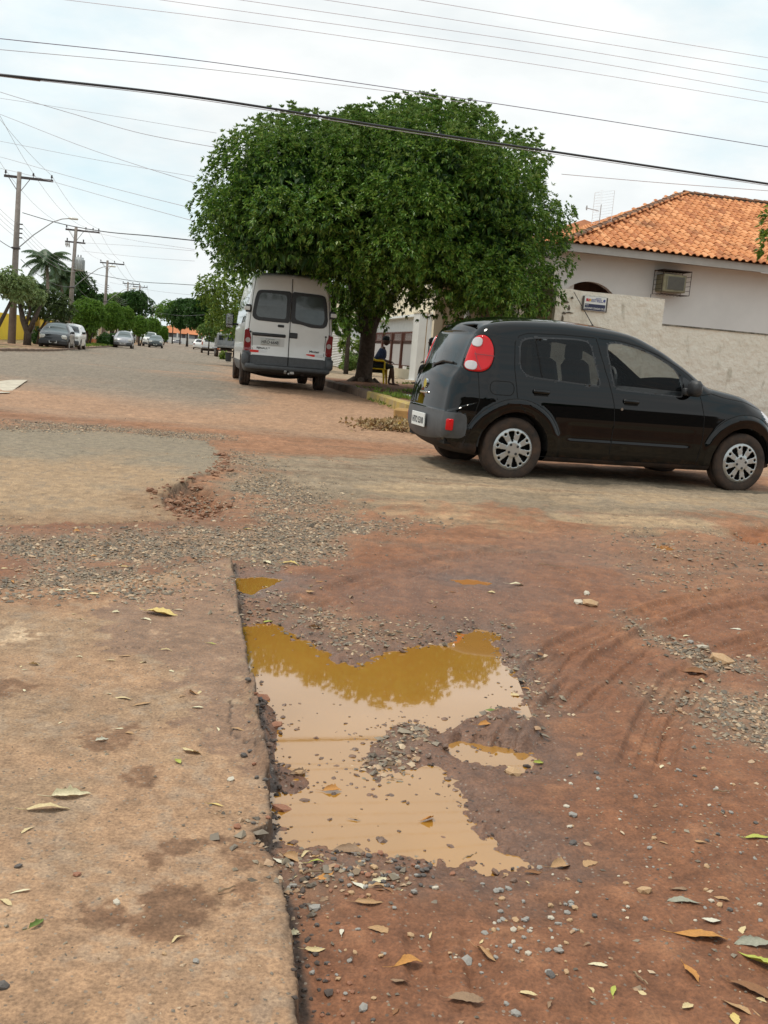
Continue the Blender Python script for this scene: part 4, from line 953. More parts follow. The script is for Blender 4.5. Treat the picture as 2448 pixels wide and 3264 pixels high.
for s_ in (-1, 1):
    tl = vpanel('tail_lamp', roundpoly([(s_*.985, 1.27), (s_*.90, 1.25), (s_*.84, 1.12), (s_*.83, .80), (s_*.985, .80)], 1), dark_red_lens, .012)
    lens = MB(); lens.cyl((s_*.905, vy(1.02, .9)-.02, 1.03), (s_*.905, vy(1.02, .9)+.0, 1.03), .055, n=16); lens.build('indicator', mat('van_clear_lens', (.42, .36, .34), .1, coat=1), tl)
    vpanel('lower_door_trim', [(s_*.01, .72), (s_*.80, .72), (s_*.80, .53), (s_*.01, .53)], grey_plastic, .012)
    vpanel('lamp_surround', [(s_*.83, .80), (s_*.985, .80), (s_*.985, .70), (s_*.83, .70)], grey_plastic, .010)
    h_ = MB(); h_.box((s_*.935, vy(1.72, .9)-.012, 1.72), (.12, .04, .17), bev=.01); ho = h_.build('hinge', black_plastic, van)
    h_ = MB(); h_.box((s_*.965, vy(1.72, .9)-.034, 1.72), (.13, .03, .085), bev=.01); h_.build('hinge_cap', white_paint, ho)
bmp = MB(); bmp.smooth = True; bmp.box((0, -.06, .47), (1.9, .16, .12), bev=.03); bmp.box((-.93, .05, .62), (.18, .30, .28), bev=.05); bmp.box((.93, .05, .62), (.18, .30, .28), bev=.05); bmp.box((0, -.135, .525), (1.5, .02, .012)); bmp.build('rear_step', grey_plastic, van)
hb = MB(); hb.smooth = True; hb.box((-.45, vy(1.18, .4)-.02, 1.175), (.74, .04, .07), bev=.02); hb.build('number_plate_lamp', black_plastic, van); hb = MB(); hb.box((-.20, vy(1.38, .2)-.008, 1.39), (.14, .02, .055), bev=.012); hb.build('door_handle', black_plastic, van); hb = MB(); hb.box((.09, vy(1.21, .1)-.012, 1.205), (.18, .03, .12), bev=.02)
hb.build('door_handle', black_plastic, van)
for p in ((-.86, 1.215), (.82, 1.235)):
    k = MB(); k.cyl((p[0], vy(p[1], p[0])-.02, p[1]), (p[0], vy(p[1], p[0]), p[1]), .022, n=12); k.build('rubber_stop', black_plastic, van)
vpanel('plate_recess', [(-.84, 1.11), (-.10, 1.11), (-.10, .93), (-.84, .93)], mat('recess_grey', (.60, .59, .57), .5), .003)
pb = MB(); pb.box((-.42, vy(1.04, .4)-.022, 1.03), (.42, .012, .135), bev=.004); po = pb.build('licence_plate', mat('plate_grey', (.52, .53, .50), .4), van)
yo = vy(1.04, .4)-.030
text('plate_lettering', 'HRO·6648', .098, ink, po, (-.42, yo, 1.012), (PI/2, 0, 0), .001, .88, bold=.0015)
text('plate_lettering', 'MS - TRES LAGOAS', .026, ink, po, (-.42, yo, 1.078), (PI/2, 0, 0), .001, .9)
text('badge_lettering', 'RENAULT', .060, grey_plastic, van, (-.56, vy(.87, .5)-.008, .875), (PI/2, 0, 0), .003, 1.15, bold=.001)
text('badge_lettering', 'Master', .070, grey_plastic, van, (.58, vy(.88, .5)-.008, .885), (PI/2, 0, 0), .003, 1.15, bold=.001)
for s_, x0_ in ((-1, -.655), (1, .60)):
    q = MB(); q.box((x0_-.10, vy(.80, .6)-.008, .80), (.19, .004, .05)); q.build('reflective_sticker', red_ink, van)
    q = MB(); q.box((x0_+.095, vy(.80, .6)-.008, .80), (.19, .004, .05)); q.build('reflective_sticker', silver_st, van)
vm = MB(); vm.smooth = True; vm.box((-1.17, 4.05, 1.50), (.20, .10, .36), bev=.05); vm.box((-1.02, 4.09, 1.42), (.25, .05, .05)); vo_ = vm.build('wing_mirror', black_plastic, van)
q = MB(); q.box((-1.17, 3.994, 1.53), (.15, .006, .23), bev=.002); q.box((-1.17, 3.994, 1.36), (.15, .006, .06), bev=.002); q.build('mirror_glass', chrome, vo_)
vm = MB(); vm.smooth = True; vm.box((1.17, 4.05, 1.50), (.20, .10, .36), bev=.05); vm.build('wing_mirror', black_plastic, van)
ub_ = MB(); ub_.box((0, 1.6, .40), (1.1, 3, .14)); ub_.box((0, .35, .36), (1.3, .2, .08)); ub_.cyl((-.8, VW0, .34), (.8, VW0, .34), .07, n=10); ub_.box((0, 2.9, .55), (1.75, 5.0, .2)); ub_.cyl((.35, .0, .36), (.35, .5, .36), .04, n=8)
for c in (VW0, VW1):
    for s_ in (-1, 1):
        n = 12; y0 = s_*.60; y1 = s_*.93; vs = []
        for i in range(n+1): a = PI*i/n; vs += [(y0, c+.41*math.cos(a), .34+.41*math.sin(a)), (y1, c+.41*math.cos(a), .34+.41*math.sin(a))]
        ub_.add(vs, [(2*i, 2*i+1, 2*i+3, 2*i+2) for i in range(n)]); ub_.add([(y0, c+.41*math.cos(PI*i/n), .34+.41*math.sin(PI*i/n)) for i in range(n+1)], [tuple(range(n+1))])
ub_.build('underbody', mudsill, van)
tb = MB(); tb.cyl((.02, -.22, .36), (.02, -.05, .36), .02, n=8); tb.cyl((-.05, -.13, .37), (-.05, -.18, .41), .03, n=12); tb.box((.10, -.13, .38), (.10, .05, .06), bev=.01); tb.build('tow_hitch', mat('hitch_metal', (.55, .52, .48), .4, metal=.6), van)
for c in (VW0, VW1):
    for s_ in (-1, 1):
        w_ = make_wheel(van, s_*.87, c, VWR, .23, .20, s_, 'steel'); w_.rotation_euler = (0, 0, PI/2) if s_ > 0 else (0, 0, PI/2)
        w_.rotation_euler = (0, 0, -PI/2) ; 
# ============================================================ BUILDINGS AND WALLS
plaster = mat('white_plaster', (.60, .565, .50), .85, var=.12, vs=1.6, bump=.8, bs=7, bdist=.05, det=6)
house_wall_m = mat('house_plaster', (.80, .77, .73), .8, var=.04, vs=1.0)
beige = mat('beige_plaster', (.56, .47, .36), .85, var=.1, vs=2)
cream = mat('cream_plaster', (.66, .57, .42), .85, var=.06, vs=2)
white_w = mat('white_masonry', (.66, .65, .62), .8, var=.06, vs=2)
fascia_m = mat('fascia', (.50, .47, .43), .7, var=.08, vs=3)
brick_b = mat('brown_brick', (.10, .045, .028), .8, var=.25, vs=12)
brown_wood = mat('brown_gate_paint', (.11, .035, .022), .6, var=.2, vs=10)
yellow_m = mat('yellow_paint', (.84, .60, .03), .8, var=.05, vs=1.2)
ochre_m = mat('ochre_paint', (.42, .25, .03), .8, var=.08, vs=2)
dark_in = mat('dark_opening', (.012, .010, .009), .9)
tile_m = bpy.data.materials.new('clay_tile'); tile_m.use_nodes = True; t = tile_m.node_tree; b = t.nodes['Principled BSDF']; b.inputs['Roughness'].default_value = .8
oi = N(t, 'ShaderNodeObjectInfo'); gi = N(t, 'ShaderNodeNewGeometry'); tc = N(t, 'ShaderNodeTexCoord'); nn = N(t, 'ShaderNodeTexNoise'); nn.inputs['Scale'].default_value = 1.1; nn.inputs['Detail'].default_value = 5
wn = N(t, 'ShaderNodeTexWhiteNoise', noise_dimensions='1D'); t.links.new(gi.outputs['Random Per Island'], wn.inputs['W'])
ad = N(t, 'ShaderNodeMath', operation='ADD'); t.links.new(oi.outputs['Random'], ad.inputs[0]); t.links.new(gi.outputs['Random Per Island'], ad.inputs[1])
fr = N(t, 'ShaderNodeMath', operation='FRACT'); t.links.new(ad.outputs[0], fr.inputs[0])
t.links.new(gi.outputs['Position'], nn.inputs['Vector'])
rp = N(t, 'ShaderNodeValToRGB'); e = rp.color_ramp.elements; e[0].color = (.42, .15, .055, 1); e[1].color = (.74, .36, .16, 1); q = e.new(.5); q.color = (.60, .245, .09, 1)
t.links.new(fr.outputs[0], rp.inputs['Fac'])
rp2 = N(t, 'ShaderNodeValToRGB'); rp2.color_ramp.elements[0].position = .30; rp2.color_ramp.elements[0].color = (.45, .42, .40, 1); rp2.color_ramp.elements[1].position = .46; rp2.color_ramp.elements[1].color = (1, 1, 1, 1)
t.links.new(nn.outputs['Fac'], rp2.inputs['Fac']); ml = N(t, 'ShaderNodeMixRGB', blend_type='MULTIPLY'); ml.inputs['Fac'].default_value = .8
t.links.new(rp.outputs['Color'], ml.inputs['Color1']); t.links.new(rp2.outputs['Color'], ml.inputs['Color2']); t.links.new(ml.outputs[0], b.inputs['Base Color'])
ridge_m = mat('ridge_tile_clay', (.34, .15, .07), .85, col2=(.10, .07, .05), vs=3.5)
mortar = mat('ridge_mortar', (.30, .26, .21), .9, col2=(.09, .08, .07), vs=5)

def frame(l, s, z=None, off=0): return W(l, s, z, off)
def SMat(l, s, z): return Matrix.Translation(W(l, s, z)) @ Matrix.Rotation(YAW, 4, 'Z')

# ---- right-hand house: local frame x = l, y = s (turned with the street)
HX, HS = 9.55, 25.6
house = thing('house', 'white house with an orange clay tile hip roof behind the white wall', 'house', W(0, 0, 0), YAW)
hb = MB()                                    # walls butt at the corners
hb.box((10.10+4.9, 26.2, 2.2), (9.8, .2, 4.4)); front_o = None
# front wall built as pieces round the arch
wl = MB()
ax0, ax1, atop = 10.02, 11.42, 3.62
def arch_wall(mb, x0, x1, z0, z1, y, th, a0, a1, az, asp):
    n = 20; pts = []
    for i in range(n+1):
        u = i/n; x = a0+(a1-a0)*u; pts.append((x, asp+(az-asp)*math.sqrt(max(0, 1-(2*u-1)**2))))
    poly = [(x0, z0), (a0, z0)]+pts+[(a1, z0), (x1, z0), (x1, z1), (x0, z1)]
    # split to convex quads: columns over the arch
    mb.box(((x0+a0)/2, y, (z0+z1)/2), (a0-x0, th, z1-z0)) if a0 > x0 else None
    mb.box(((x1+a1)/2, y, (z0+z1)/2), (x1-a1, th, z1-z0))
    for (xa, za), (xb, zb) in zip(pts[:-1], pts[1:]):
        mb.add([(xa, y-th/2, za), (xb, y-th/2, zb), (xb, y-th/2, z1), (xa, y-th/2, z1), (xa, y+th/2, za), (xb, y+th/2, zb), (xb, y+th/2, z1), (xa, y+th/2, z1)], [(0, 1, 2, 3), (7, 6, 5, 4), (0, 4, 5, 1)])
arch_wall(wl, 9.56, 20.5, 0, 4.30, 26.2, .2, 9.62, 11.45, 3.58, 2.75)
wl.box((9.95+.1, 32.0, 2.15), (.2, 11.4, 4.3)) ; wl.box((20.4, 32.0, 2.15), (.2, 11.4, 4.3)); wl.box((15.2, 37.8, 2.15), (10.7, .2, 4.3))
wl.build('wall', house_wall_m, house)
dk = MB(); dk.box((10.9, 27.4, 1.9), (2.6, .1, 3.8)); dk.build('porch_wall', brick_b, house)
ev = MB(); ev.box((15.2, 25.78, 4.33), (11.3, .64, .05)); ev.box((9.72, 31.9, 4.33), (.36, 11.5, .05)); ev.build('eave_soffit', fascia_m, house)
ev = MB(); ev.box((15.2, 25.42, 4.33), (11.4, .06, .20)); ev.box((9.50, 31.9, 4.33), (.06, 12.9, .20)); ev.build('fascia_board', fascia_m, house)
# roof decks (dark planes just under the tiles)
EX0, EX1, EY0, EY1, EZ, SL = 9.45, 20.9, 25.34, 38.4, 4.43, .44
hw = (EY1-EY0)/2; AZ_ = EZ+SL*6.05; run = 6.05
RX0 = EX0+run; RY = EY0+run
dm = MB()
dm.add([(EX0, EY0, EZ), (EX1, EY0, EZ), (EX1, RY, AZ_), (RX0, RY, AZ_)], [(0, 1, 2, 3)])
dm.add([(EX0, EY0, EZ), (RX0, RY, AZ_), (EX0, 2*RY-EY0, EZ)], [(0, 1, 2)])
dm.add([(EX0, 2*RY-EY0, EZ), (RX0, RY, AZ_), (EX1, RY, AZ_), (EX1, 2*RY-EY0, EZ)], [(0, 1, 2, 3)])
dm.build('roof', mat('roof_battens', (.16, .065, .03), .9), house, fix=False)
# one clay tile: a barrel ridge with a flat pan beside it
TP, TLN = .205, .40
def tile_mesh(name, th=.012):
    prof_ = [(-.5, .004), (-.42, .030), (-.30, .050), (-.15, .056), (.0, .046), (.10, .022), (.18, .006), (.34, .0), (.5, .006)]
    vs = []; L_ = TLN
    for y_, dz in ((0, .024), (L_, 0.0)):
        vs += [(u*TP*1.02, y_, z_+dz) for u, z_ in prof_]
    n = len(prof_); vs += [(u*TP*1.02, 0, z_+.024-th-.006) for u, z_ in prof_]
    fs_ = [(i, i+1, n+i+1, n+i) for i in range(n-1)]+[(2*n+i, 2*n+i+1, i+1, i) for i in range(n-1)]
    me = bpy.data.meshes.new(name); me.from_pydata(vs, [], fs_); me.materials.append(tile_m)
    return me, np.array(vs), fs_
tme, tvs, tfs = tile_mesh('tile')
# a tile row every 0.335 m of slope; the tile's course runs up the slope; visible ones one by one
slen = math.hypot(1, SL); ang = math.atan(SL); rowd = .335
spots = []
nrow = int(run*slen/rowd)
for r_ in range(nrow+1):
    d = r_*rowd/slen            # plan distance from the eave
    n = int((EX1-EX0)/TP)
    for c in range(n):
        x = EX0+.1+c*TP
        if x-EX0 < d-.02 or d > run-.1: continue
        spots.append((r_, x, EY0-.06+d, EZ+.02+SL*(d-.06), 0))
vis = []
def px_of(x, y, z):
    v = Vector(W(x, y, z)); v.z -= EYE; f = v.y*_cp-v.z*_sp; b_ = v.y*_sp+v.z*_cp; a_ = v.x/f*FPX; b_ = b_/f*FPX
    return a_*_c+b_*_s+1224, 1632-(-a_*_s+b_*_c)
rt = random.Random(3)
near_, rest = [], []
for sp_ in spots:
    px, py = px_of(sp_[1], sp_[2], sp_[3]); (near_ if px < 2500 and sp_[0] <= 10 else rest).append(sp_)
near_.sort(key=lambda q: (q[0], q[1])); rest += near_[288:]; near_ = near_[:288]
rx = Matrix.Rotation(ang, 4, 'X')
for (r_, x, y, z, a) in near_:
    o = bpy.data.objects.new('tile', tme); link(o, house)
    o.location = (x+rt.uniform(-.006, .006), y+rt.uniform(-.01, .01), z+rt.uniform(0, .006)); o.rotation_euler = (ang+rt.uniform(-.012, .012), rt.uniform(-.012, .012), rt.uniform(-.02, .02))
def bulk_tiles(spots_, name):
    V_, F_ = [], []; k = len(tvs); tf = np.array(tfs)
    for i, (r_, x, y, z, a) in enumerate(spots_):
        v = tvs.copy(); v[:, 0] += rt.uniform(-.006, .006); ca, sa = math.cos(ang), math.sin(ang)
        yy = v[:, 1]*ca-v[:, 2]*sa; zz = v[:, 1]*sa+v[:, 2]*ca
        V_.append(np.stack([v[:, 0]+x, yy+y+rt.uniform(-.01, .01), zz+z+rt.uniform(0, .006)], -1)); F_.append(tf+i*k)
    o = np_mesh(name, np.concatenate(V_), np.concatenate(F_), tile_m, house, smooth=False); o['kind'] = 'stuff'; return o
bulk_tiles(rest, 'tile')
# left slope tiles, mostly hidden by the crown
V_, F_ = [], []; k = len(tvs); tf = np.array(tfs); ii = 0
for r_ in range(nrow+1):
    d = r_*rowd/slen
    for c in range(int(2*run/TP)):
        y = EY0+.1+c*TP
        if y-EY0 < d or 2*RY-EY0-y < d: continue
        v = tvs; ca, sa = math.cos(ang), math.sin(ang); yy = v[:, 1]*ca-v[:, 2]*sa; zz = v[:, 1]*sa+v[:, 2]*ca
        V_.append(np.stack([EX0-.06+d+yy, y-v[:, 0], EZ+.02+SL*(d-.06)+zz], -1)); F_.append(tf+ii*k); ii += 1
o = np_mesh('tile', np.concatenate(V_), np.concatenate(F_), tile_m, house, smooth=False); o['kind'] = 'stuff'
# ridge and hip caps
def cap_mesh():
    mb = MB(); n = 7
    for y_, r_, zz in ((0, .115, .012), (.42, .095, 0)): mb.v += [(r_*math.cos(PI*i/(n-1)), y_, zz+r_*.75*math.sin(PI*i/(n-1))) for i in range(n)]
    mb.v += [(.085*math.cos(PI*i/(n-1)), 0, .012+.06*math.sin(PI*i/(n-1))) for i in range(n)]
    mb.f = [(i, i+1, n+i+1, n+i) for i in range(n-1)]+[(2*n+i, 2*n+i+1, i+1, i) for i in range(n-1)]; mb.m = [0]*len(mb.f); mb.sm = [False]*len(mb.f)
    o = mb.build('ridge_tile', ridge_m, house, fix=False); return o
cap0 = cap_mesh(); first = True
def caps(p, q, step=.36):
    global first
    p, q = Vector(p), Vector(q); d = q-p; n = int(d.length/step); d.normalize()
    for i in range(n):
        o = cap0 if first else cap0.copy()
        if not first: link(o, house)
        first = False
        o.location = p+d*step*i; X = d.cross(Vector((0, 0, 1))).normalized(); Z = X.cross(d)
        M = Matrix((X, d, Z)).transposed(); e_ = M.to_euler(); o.rotation_euler = (e_.x+rt.uniform(-.03, .03), e_.y+rt.uniform(-.04, .04), e_.z+rt.uniform(-.03, .03))
caps((EX0, EY0, EZ+.06), (RX0, RY, AZ_+.06)); caps((RX0, RY, AZ_+.07), (EX1, RY, AZ_+.07))
mo = MB(); mo.tube([(EX0, EY0+.03, EZ+.04), (RX0, RY, AZ_+.02), (EX1, RY, AZ_+.02)], .085, 6); mo.build('ridge_mortar', mortar, house)
# window air conditioner in its cage
ac = thing('air_conditioner', 'old window air conditioner in a rusty wire cage on the white house wall', 'air conditioner', W(12.68, 26.08, 3.44), YAW)
m_ = MB(); m_.box((.05, -.22, .28), (.66, .46, .46), bev=.012); m_.build('casing', mat('ac_beige', (.36, .32, .19), .6, col2=(.22, .19, .12), vs=6), ac)
m_ = MB(); m_.box((.08, -.454, .28), (.50, .012, .34)); m_.build('coil', mat('ac_coil', (.09, .085, .08), .6), ac)
m_ = MB()
for i in range(11): m_.box((.08, -.463, .13+i*.030), (.49, .008, .006))
for x_ in (-.17, .33): m_.box((x_, -.464, .28), (.02, .01, .35))
m_.build('grille', mat('ac_grille', (.30, .28, .20), .6), ac)
m_ = MB(); cz, cw, cd = 0, 1.0, .56
rr = .009
for x_ in (-.36, .46):
    for y_ in (-.54, -.02): m_.cyl((x_, y_, -.02), (x_, y_, .60), rr, n=5)
    for z_ in np.linspace(-.02, .60, 6): m_.cyl((x_, -.54, z_), (x_, -.02, z_), rr*.7, n=5)
for z_ in (-.02, .60): m_.cyl((-.36, -.54, z_), (.46, -.54, z_), rr, n=5)
for x_ in np.linspace(-.26, .36, 7): m_.cyl((x_, -.54, .60), (x_, -.02, .60), rr*.7, n=5); m_.cyl((x_, -.54, -.02), (x_, -.02, -.02), rr*.7, n=5)
m_.box((.05, -.28, .612), (.84, .54, .012)); m_.build('cage', mat('rust_cage', (.05, .03, .022), .85), ac)
m_ = MB(); m_.tube([(-.40, -.04, -.02), (-.41, -.03, -.5), (-.40, -.02, -1.4)], .008, 5); m_.build('drain_hose', dark_in, ac)
# grid antenna on the hip
an = thing('antenna', 'small white grid dish antenna standing on the tile roof', 'antenna', W(*[(10.95, 27.0)][0], 4.95), YAW)
m_ = MB(); m_.cyl((0, 0, -.2), (0, 0, .80), .012, n=6); m_.cyl((-.05, .0, .62), (-.45, -.02, .66), .012, n=5); m_.cyl((-.42, -.02, .60), (-.42, -.02, .72), .02, n=5); m_.build('mast', mat('mast_grey', (.5, .49, .5), .6), an)
m_ = MB()
for i in range(12):
    z_ = .30+i*.075; yy = .05*((i-5.5)/5.5)**2
    m_.tube([(.03-.38*0+(-.28+.28*abs(k)/1)*0+k*.0+.02-.25*(1-k*k)*0-.16-.10*k*k*0, k*.30, z_) for k in (-1, -.5, 0, .5, 1)], .002, 4)
    m_.tube([(-.28+.56*u, -.03-.12*(2*u-1)**2+.0, z_+.06*(2*u-1)) for u in (0, .25, .5, .75, 1)], .0035, 4)
for u in (0, 1): m_.cyl((-.28+.56*u, -.15, .30+.06*(2*u-1)), (-.28+.56*u, -.15, 1.12+.06*(2*u-1)), .007, n=4)
m_.build('dish_grid', mat('grid_white', (.85, .84, .86), .5), an)

# ---- garden wall on the cross street
wall = thing('garden_wall', 'rough white plastered boundary wall with a street name sign and a lower right part', 'wall', W(0, 0, 0), YAW)
wall_m = bpy.data.materials.new('rough_plaster'); wall_m.use_nodes = True; t = wall_m.node_tree; b = t.nodes['Principled BSDF']; b.inputs['Roughness'].default_value = .9
tc = N(t, 'ShaderNodeTexCoord'); n1 = N(t, 'ShaderNodeTexNoise'); n1.inputs['Scale'].default_value = 2.2; n1.inputs['Detail'].default_value = 8; n1.inputs['Roughness'].default_value = .7
mpn = N(t, 'ShaderNodeMapping'); mpn.inputs['Scale'].default_value = (1, 1, .35); t.links.new(tc.outputs['Object'], mpn.inputs['Vector']); n2 = N(t, 'ShaderNodeTexNoise'); n2.inputs['Scale'].default_value = 5; n2.inputs['Detail'].default_value = 6
t.links.new(tc.outputs['Object'], n1.inputs['Vector']); t.links.new(mpn.outputs[0], n2.inputs['Vector'])
rp = N(t, 'ShaderNodeValToRGB'); e = rp.color_ramp.elements; e[0].position = .26; e[0].color = (.56, .51, .42, 1); e[1].position = .42; e[1].color = (.74, .69, .59, 1); q = e.new(.7); q.color = (.80, .75, .65, 1); t.links.new(n1.outputs['Fac'], rp.inputs['Fac'])
rp2 = N(t, 'ShaderNodeValToRGB'); e = rp2.color_ramp.elements; e[0].position = .27; e[0].color = (.42, .40, .34, 1); e[1].position = .40; e[1].color = (1, 1, 1, 1); t.links.new(n2.outputs['Fac'], rp2.inputs['Fac'])
ml = N(t, 'ShaderNodeMixRGB', blend_type='MULTIPLY'); ml.inputs['Fac'].default_value = .55; t.links.new(rp.outputs['Color'], ml.inputs['Color1']); t.links.new(rp2.outputs['Color'], ml.inputs['Color2'])
# dark mould where rain runs over the coping: by height on the wall itself
t.links.new(ml.outputs[0], b.inputs['Base Color'])
nb_ = N(t, 'ShaderNodeTexNoise'); nb_.inputs['Scale'].default_value = 5; nb_.inputs['Detail'].default_value = 7; nb_.inputs['Roughness'].default_value = .55; t.links.new(tc.outputs['Object'], nb_.inputs['Vector'])
bp = N(t, 'ShaderNodeBump'); bp.inputs['Strength'].default_value = .7; bp.inputs['Distance'].default_value = .10; t.links.new(nb_.outputs['Fac'], bp.inputs['Height']); t.links.new(bp.outputs['Normal'], b.inputs['Normal'])
def wall_grid(mb, x0, x1, z0, z1, y, th, seed, rough=.012):
    """thick wall with a lumpy face and an uneven top"""
    nx, nz_ = max(2, int((x1-x0)/.12)), max(2, int((z1-z0)/.12)); rw = np.random.RandomState(seed)
    xs = np.linspace(x0, x1, nx+1); zs = np.linspace(z0, z1, nz_+1); XX, ZZ = np.meshgrid(xs, zs)
    dy = fbm(XX, ZZ, 2.5, 4, seed)*rough*2; ZZ = ZZ+(ZZ > z1-.001)*fbm(XX, ZZ*0, 3, 3, seed+5)*.035
    m_ = nx+1; vs = [(x, y-d, z) for x, d, z in zip(XX.ravel(), dy.ravel(), ZZ.ravel())]
    k = len(vs); vs += [(x, y+th, z) for x, z in zip(XX[-1], ZZ[-1])]+[(x, y+th, z0) for x in xs]
    f = [(i*m_+j, i*m_+j+1, (i+1)*m_+j+1, (i+1)*m_+j) for i in range(nz_) for j in range(nx)]
    f += [(nz_*m_+j, nz_*m_+j+1, k+j+1, k+j) for j in range(nx)]+[(k+j, k+j+1, k+m_+j+1, k+m_+j) for j in range(nx)]
    f.append(tuple([i*m_ for i in range(nz_+1)]+[k, k+m_])); f.append(tuple(reversed([i*m_+nx for i in range(nz_+1)]+[k+nx, k+m_+nx])))
    mb.add(vs, f)
m_ = MB(); wall_grid(m_, 7.70, 10.20, .1, 2.89, 20.9, .16, 5, .022); m_.build('tall_section', wall_m, wall, fix=False)
m_ = MB(); wall_grid(m_, 10.205, 16.5, .1, 2.33, 20.93, .16, 9, .016); m_.build('low_section', wall_m, wall, fix=False)
m_ = MB(); m_.box((10.2+3.1, 21.0, 2.345), (6.2, .19, .03)); m_.build('coping', mat('mouldy_coping', (.30, .28, .23), .9, col2=(.05, .045, .035), vs=6), wall)
m_ = MB(); m_.box((7.80, 21.78, 1.50), (.18, 1.40, 2.80)); m_.build('return_wall', beige, wall)
m_ = MB()
for (x_, z_, sx_, sz_) in ((7.93, 2.62, .10, .05), (8.0, 2.50, .05, .10), (8.02, 2.40, .16, .03), (7.88, 2.25, .04, .16), (7.90, 2.38, .08, .05), (8.05, 2.72, .05, .05)):
    pts = [(x_+sx_/2*math.cos(a)*(1+.35*math.sin(3*a+x_*9)), z_+sz_/2*math.sin(a)*(1+.3*math.cos(5*a+z_*7))) for a in np.linspace(0, 2*PI, 12, endpoint=False)]
    m_.prism(pts, 20.872, 20.93, 'y')
m_.build('peeling_patch', mat('bare_render', (.12, .10, .075), .95, var=.3, vs=20), wall)
# street name sign
sgn = thing('street_sign', 'white and navy street name plate fixed on the rough wall', 'sign', W(8.57, 20.85, 2.63), YAW)
navy = mat('sign_navy', (.02, .025, .07), .5); sw = mat('sign_white', (.72, .73, .70), .5)
m_ = MB(); m_.box((0, 0, 0), (.50, .02, .30), bev=.004); sp_ = m_.build('plate', sw, sgn)
m_ = MB(); m_.box((0, -.0125, -.073), (.47, .006, .135)); m_.build('name_band', navy, sgn)
m_ = MB(); m_.box((-.19, -.0125, .075), (.05, .006, .06)); m_.prism([(-.165, .04), (-.12, .06), (-.115, .10), (-.15, .105)], -.016, -.0105, 'y'); m_.build('logo', mat('logo_red', (.5, .05, .07), .5), sgn)
m_ = MB(); m_.prism([(-.15, .045), (-.105, .05), (-.10, .095), (-.135, .10)], -.0175, -.0125, 'y'); m_.build('logo', mat('logo_yellow', (.65, .42, .08), .5), sgn)
tx_navy = mat('sign_text_navy', (.03, .05, .25), .5)
text('lettering', 'JARDIM', .038, tx_navy, sgn, (.06, -.013, .118), ext=.001); text('lettering', 'ESTRELA', .082, tx_navy, sgn, (.06, -.013, .066), ext=.001, bold=.001)
st_ = MB(); st_.prism([(.205+.035*math.cos(PI/2+PI*k/5)*(1 if k % 2 == 0 else .42), .085+.035*math.sin(PI/2+PI*k/5)*(1 if k % 2 == 0 else .42)) for k in range(10)], -.017, -.011, 'y'); st_.build('star', tx_navy, sgn)
text('lettering', 'RUA', .042, sw, sgn, (-.19, -.0165, -.028), ext=.001); text('lettering', 'ANTONIO CHAGAS CRUZ', .052, sw, sgn, (0, -.0165, -.098), ext=.001, sx=.78, bold=.001)
m_ = MB(); m_.box((0, .014, 0), (.58, .008, .31)); m_.build('bracket', mat('bracket_dark', (.10, .09, .08), .8), sgn)
# side annexe of the corner house: porch with brown brick behind the tree
an_ = thing('porch', 'shaded brown brick porch with a pale pillar under the tree', 'porch', W(0, 0, 0), YAW)
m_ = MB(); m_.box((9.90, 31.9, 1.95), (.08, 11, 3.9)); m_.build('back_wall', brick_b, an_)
m_ = MB(); m_.box((8.25, 25.3, 1.95), (.34, .34, 3.7)); m_.build('pillar', beige, an_)
m_ = MB(); m_.box((8.9, 30.2, 3.75), (1.9, 7.4, .12)); m_.build('porch_roof', fascia_m, an_)
m_ = MB(); m_.tube([(8.05, 29.2, .3), (8.05, 29.2, 3.1), (8.05, 29.0, 3.45), (8.4, 28.8, 3.65)], .085, 10); m_.build('downpipe', white_w, an_)
m_ = MB(); m_.box((8.35, 34.0, 1.95), (.3, .3, 3.7)); m_.box((9.15, 34.0, 1.95), (1.3, .16, 3.7)); m_.build('end_wall', cream, an_)
m_ = MB(); m_.box((9.2, 33.89, 1.5), (.5, .05, 2.3)); m_.build('door', brown_wood, an_)

# ---- neighbouring plot: low wall, spiked fence between brown posts, pale house behind
nb_h = thing('house', 'pale two-storey house with a beige upper floor behind the spiked fence', 'house', W(0, 0, 0), YAW)
m_ = MB(); m_.box((17.5, 78, 1.9), (7, 68, 3.6)); m_.build('wall', white_w, nb_h)
m_ = MB(); m_.box((17.3, 78, 3.75), (7.6, 68.6, .14)); m_.build('ledge', mat('ledge_white', (.75, .75, .72), .7), nb_h)
m_ = MB(); m_.box((18.0, 78, 5.3), (6.0, 66, 3.0)); m_.build('upper_wall', cream, nb_h)
m_ = MB(); m_.add([(14.7, 43.2, 6.8), (21.5, 43.2, 6.8), (21.5, 112, 6.8), (14.7, 112, 6.8), (18.1, 46.5, 8.3), (18.1, 108.5, 8.3)], [(0, 1, 4), (1, 2, 5, 4), (2, 3, 5), (3, 0, 4, 5)]); m_.build('roof', mat('far_tiles', (.36, .13, .05), .9, var=.2, vs=4), nb_h)
for s_ in (48, 53, 58):
    m_ = MB(); m_.box((13.97, s_, 1.7), (.08, 1.5, 1.3)); w_ = m_.build('window', brown_wood, nb_h); m_ = MB(); m_.box((13.92, s_, 1.7), (.04, 1.3, 1.1)); m_.build('pane', dark_glass, w_)
fn = thing('fence', 'brown spiked fence with pale panels and a low cream plinth behind the seated person', 'fence', W(10.0, 44.2, .12), YAW)
m_ = MB(); m_.box((0, 6.6, .30), (.22, 13.0, .40)); m_.box((.25, 6.6, .08), (.7, 13.0, .16)); m_.build('plinth', cream, fn)
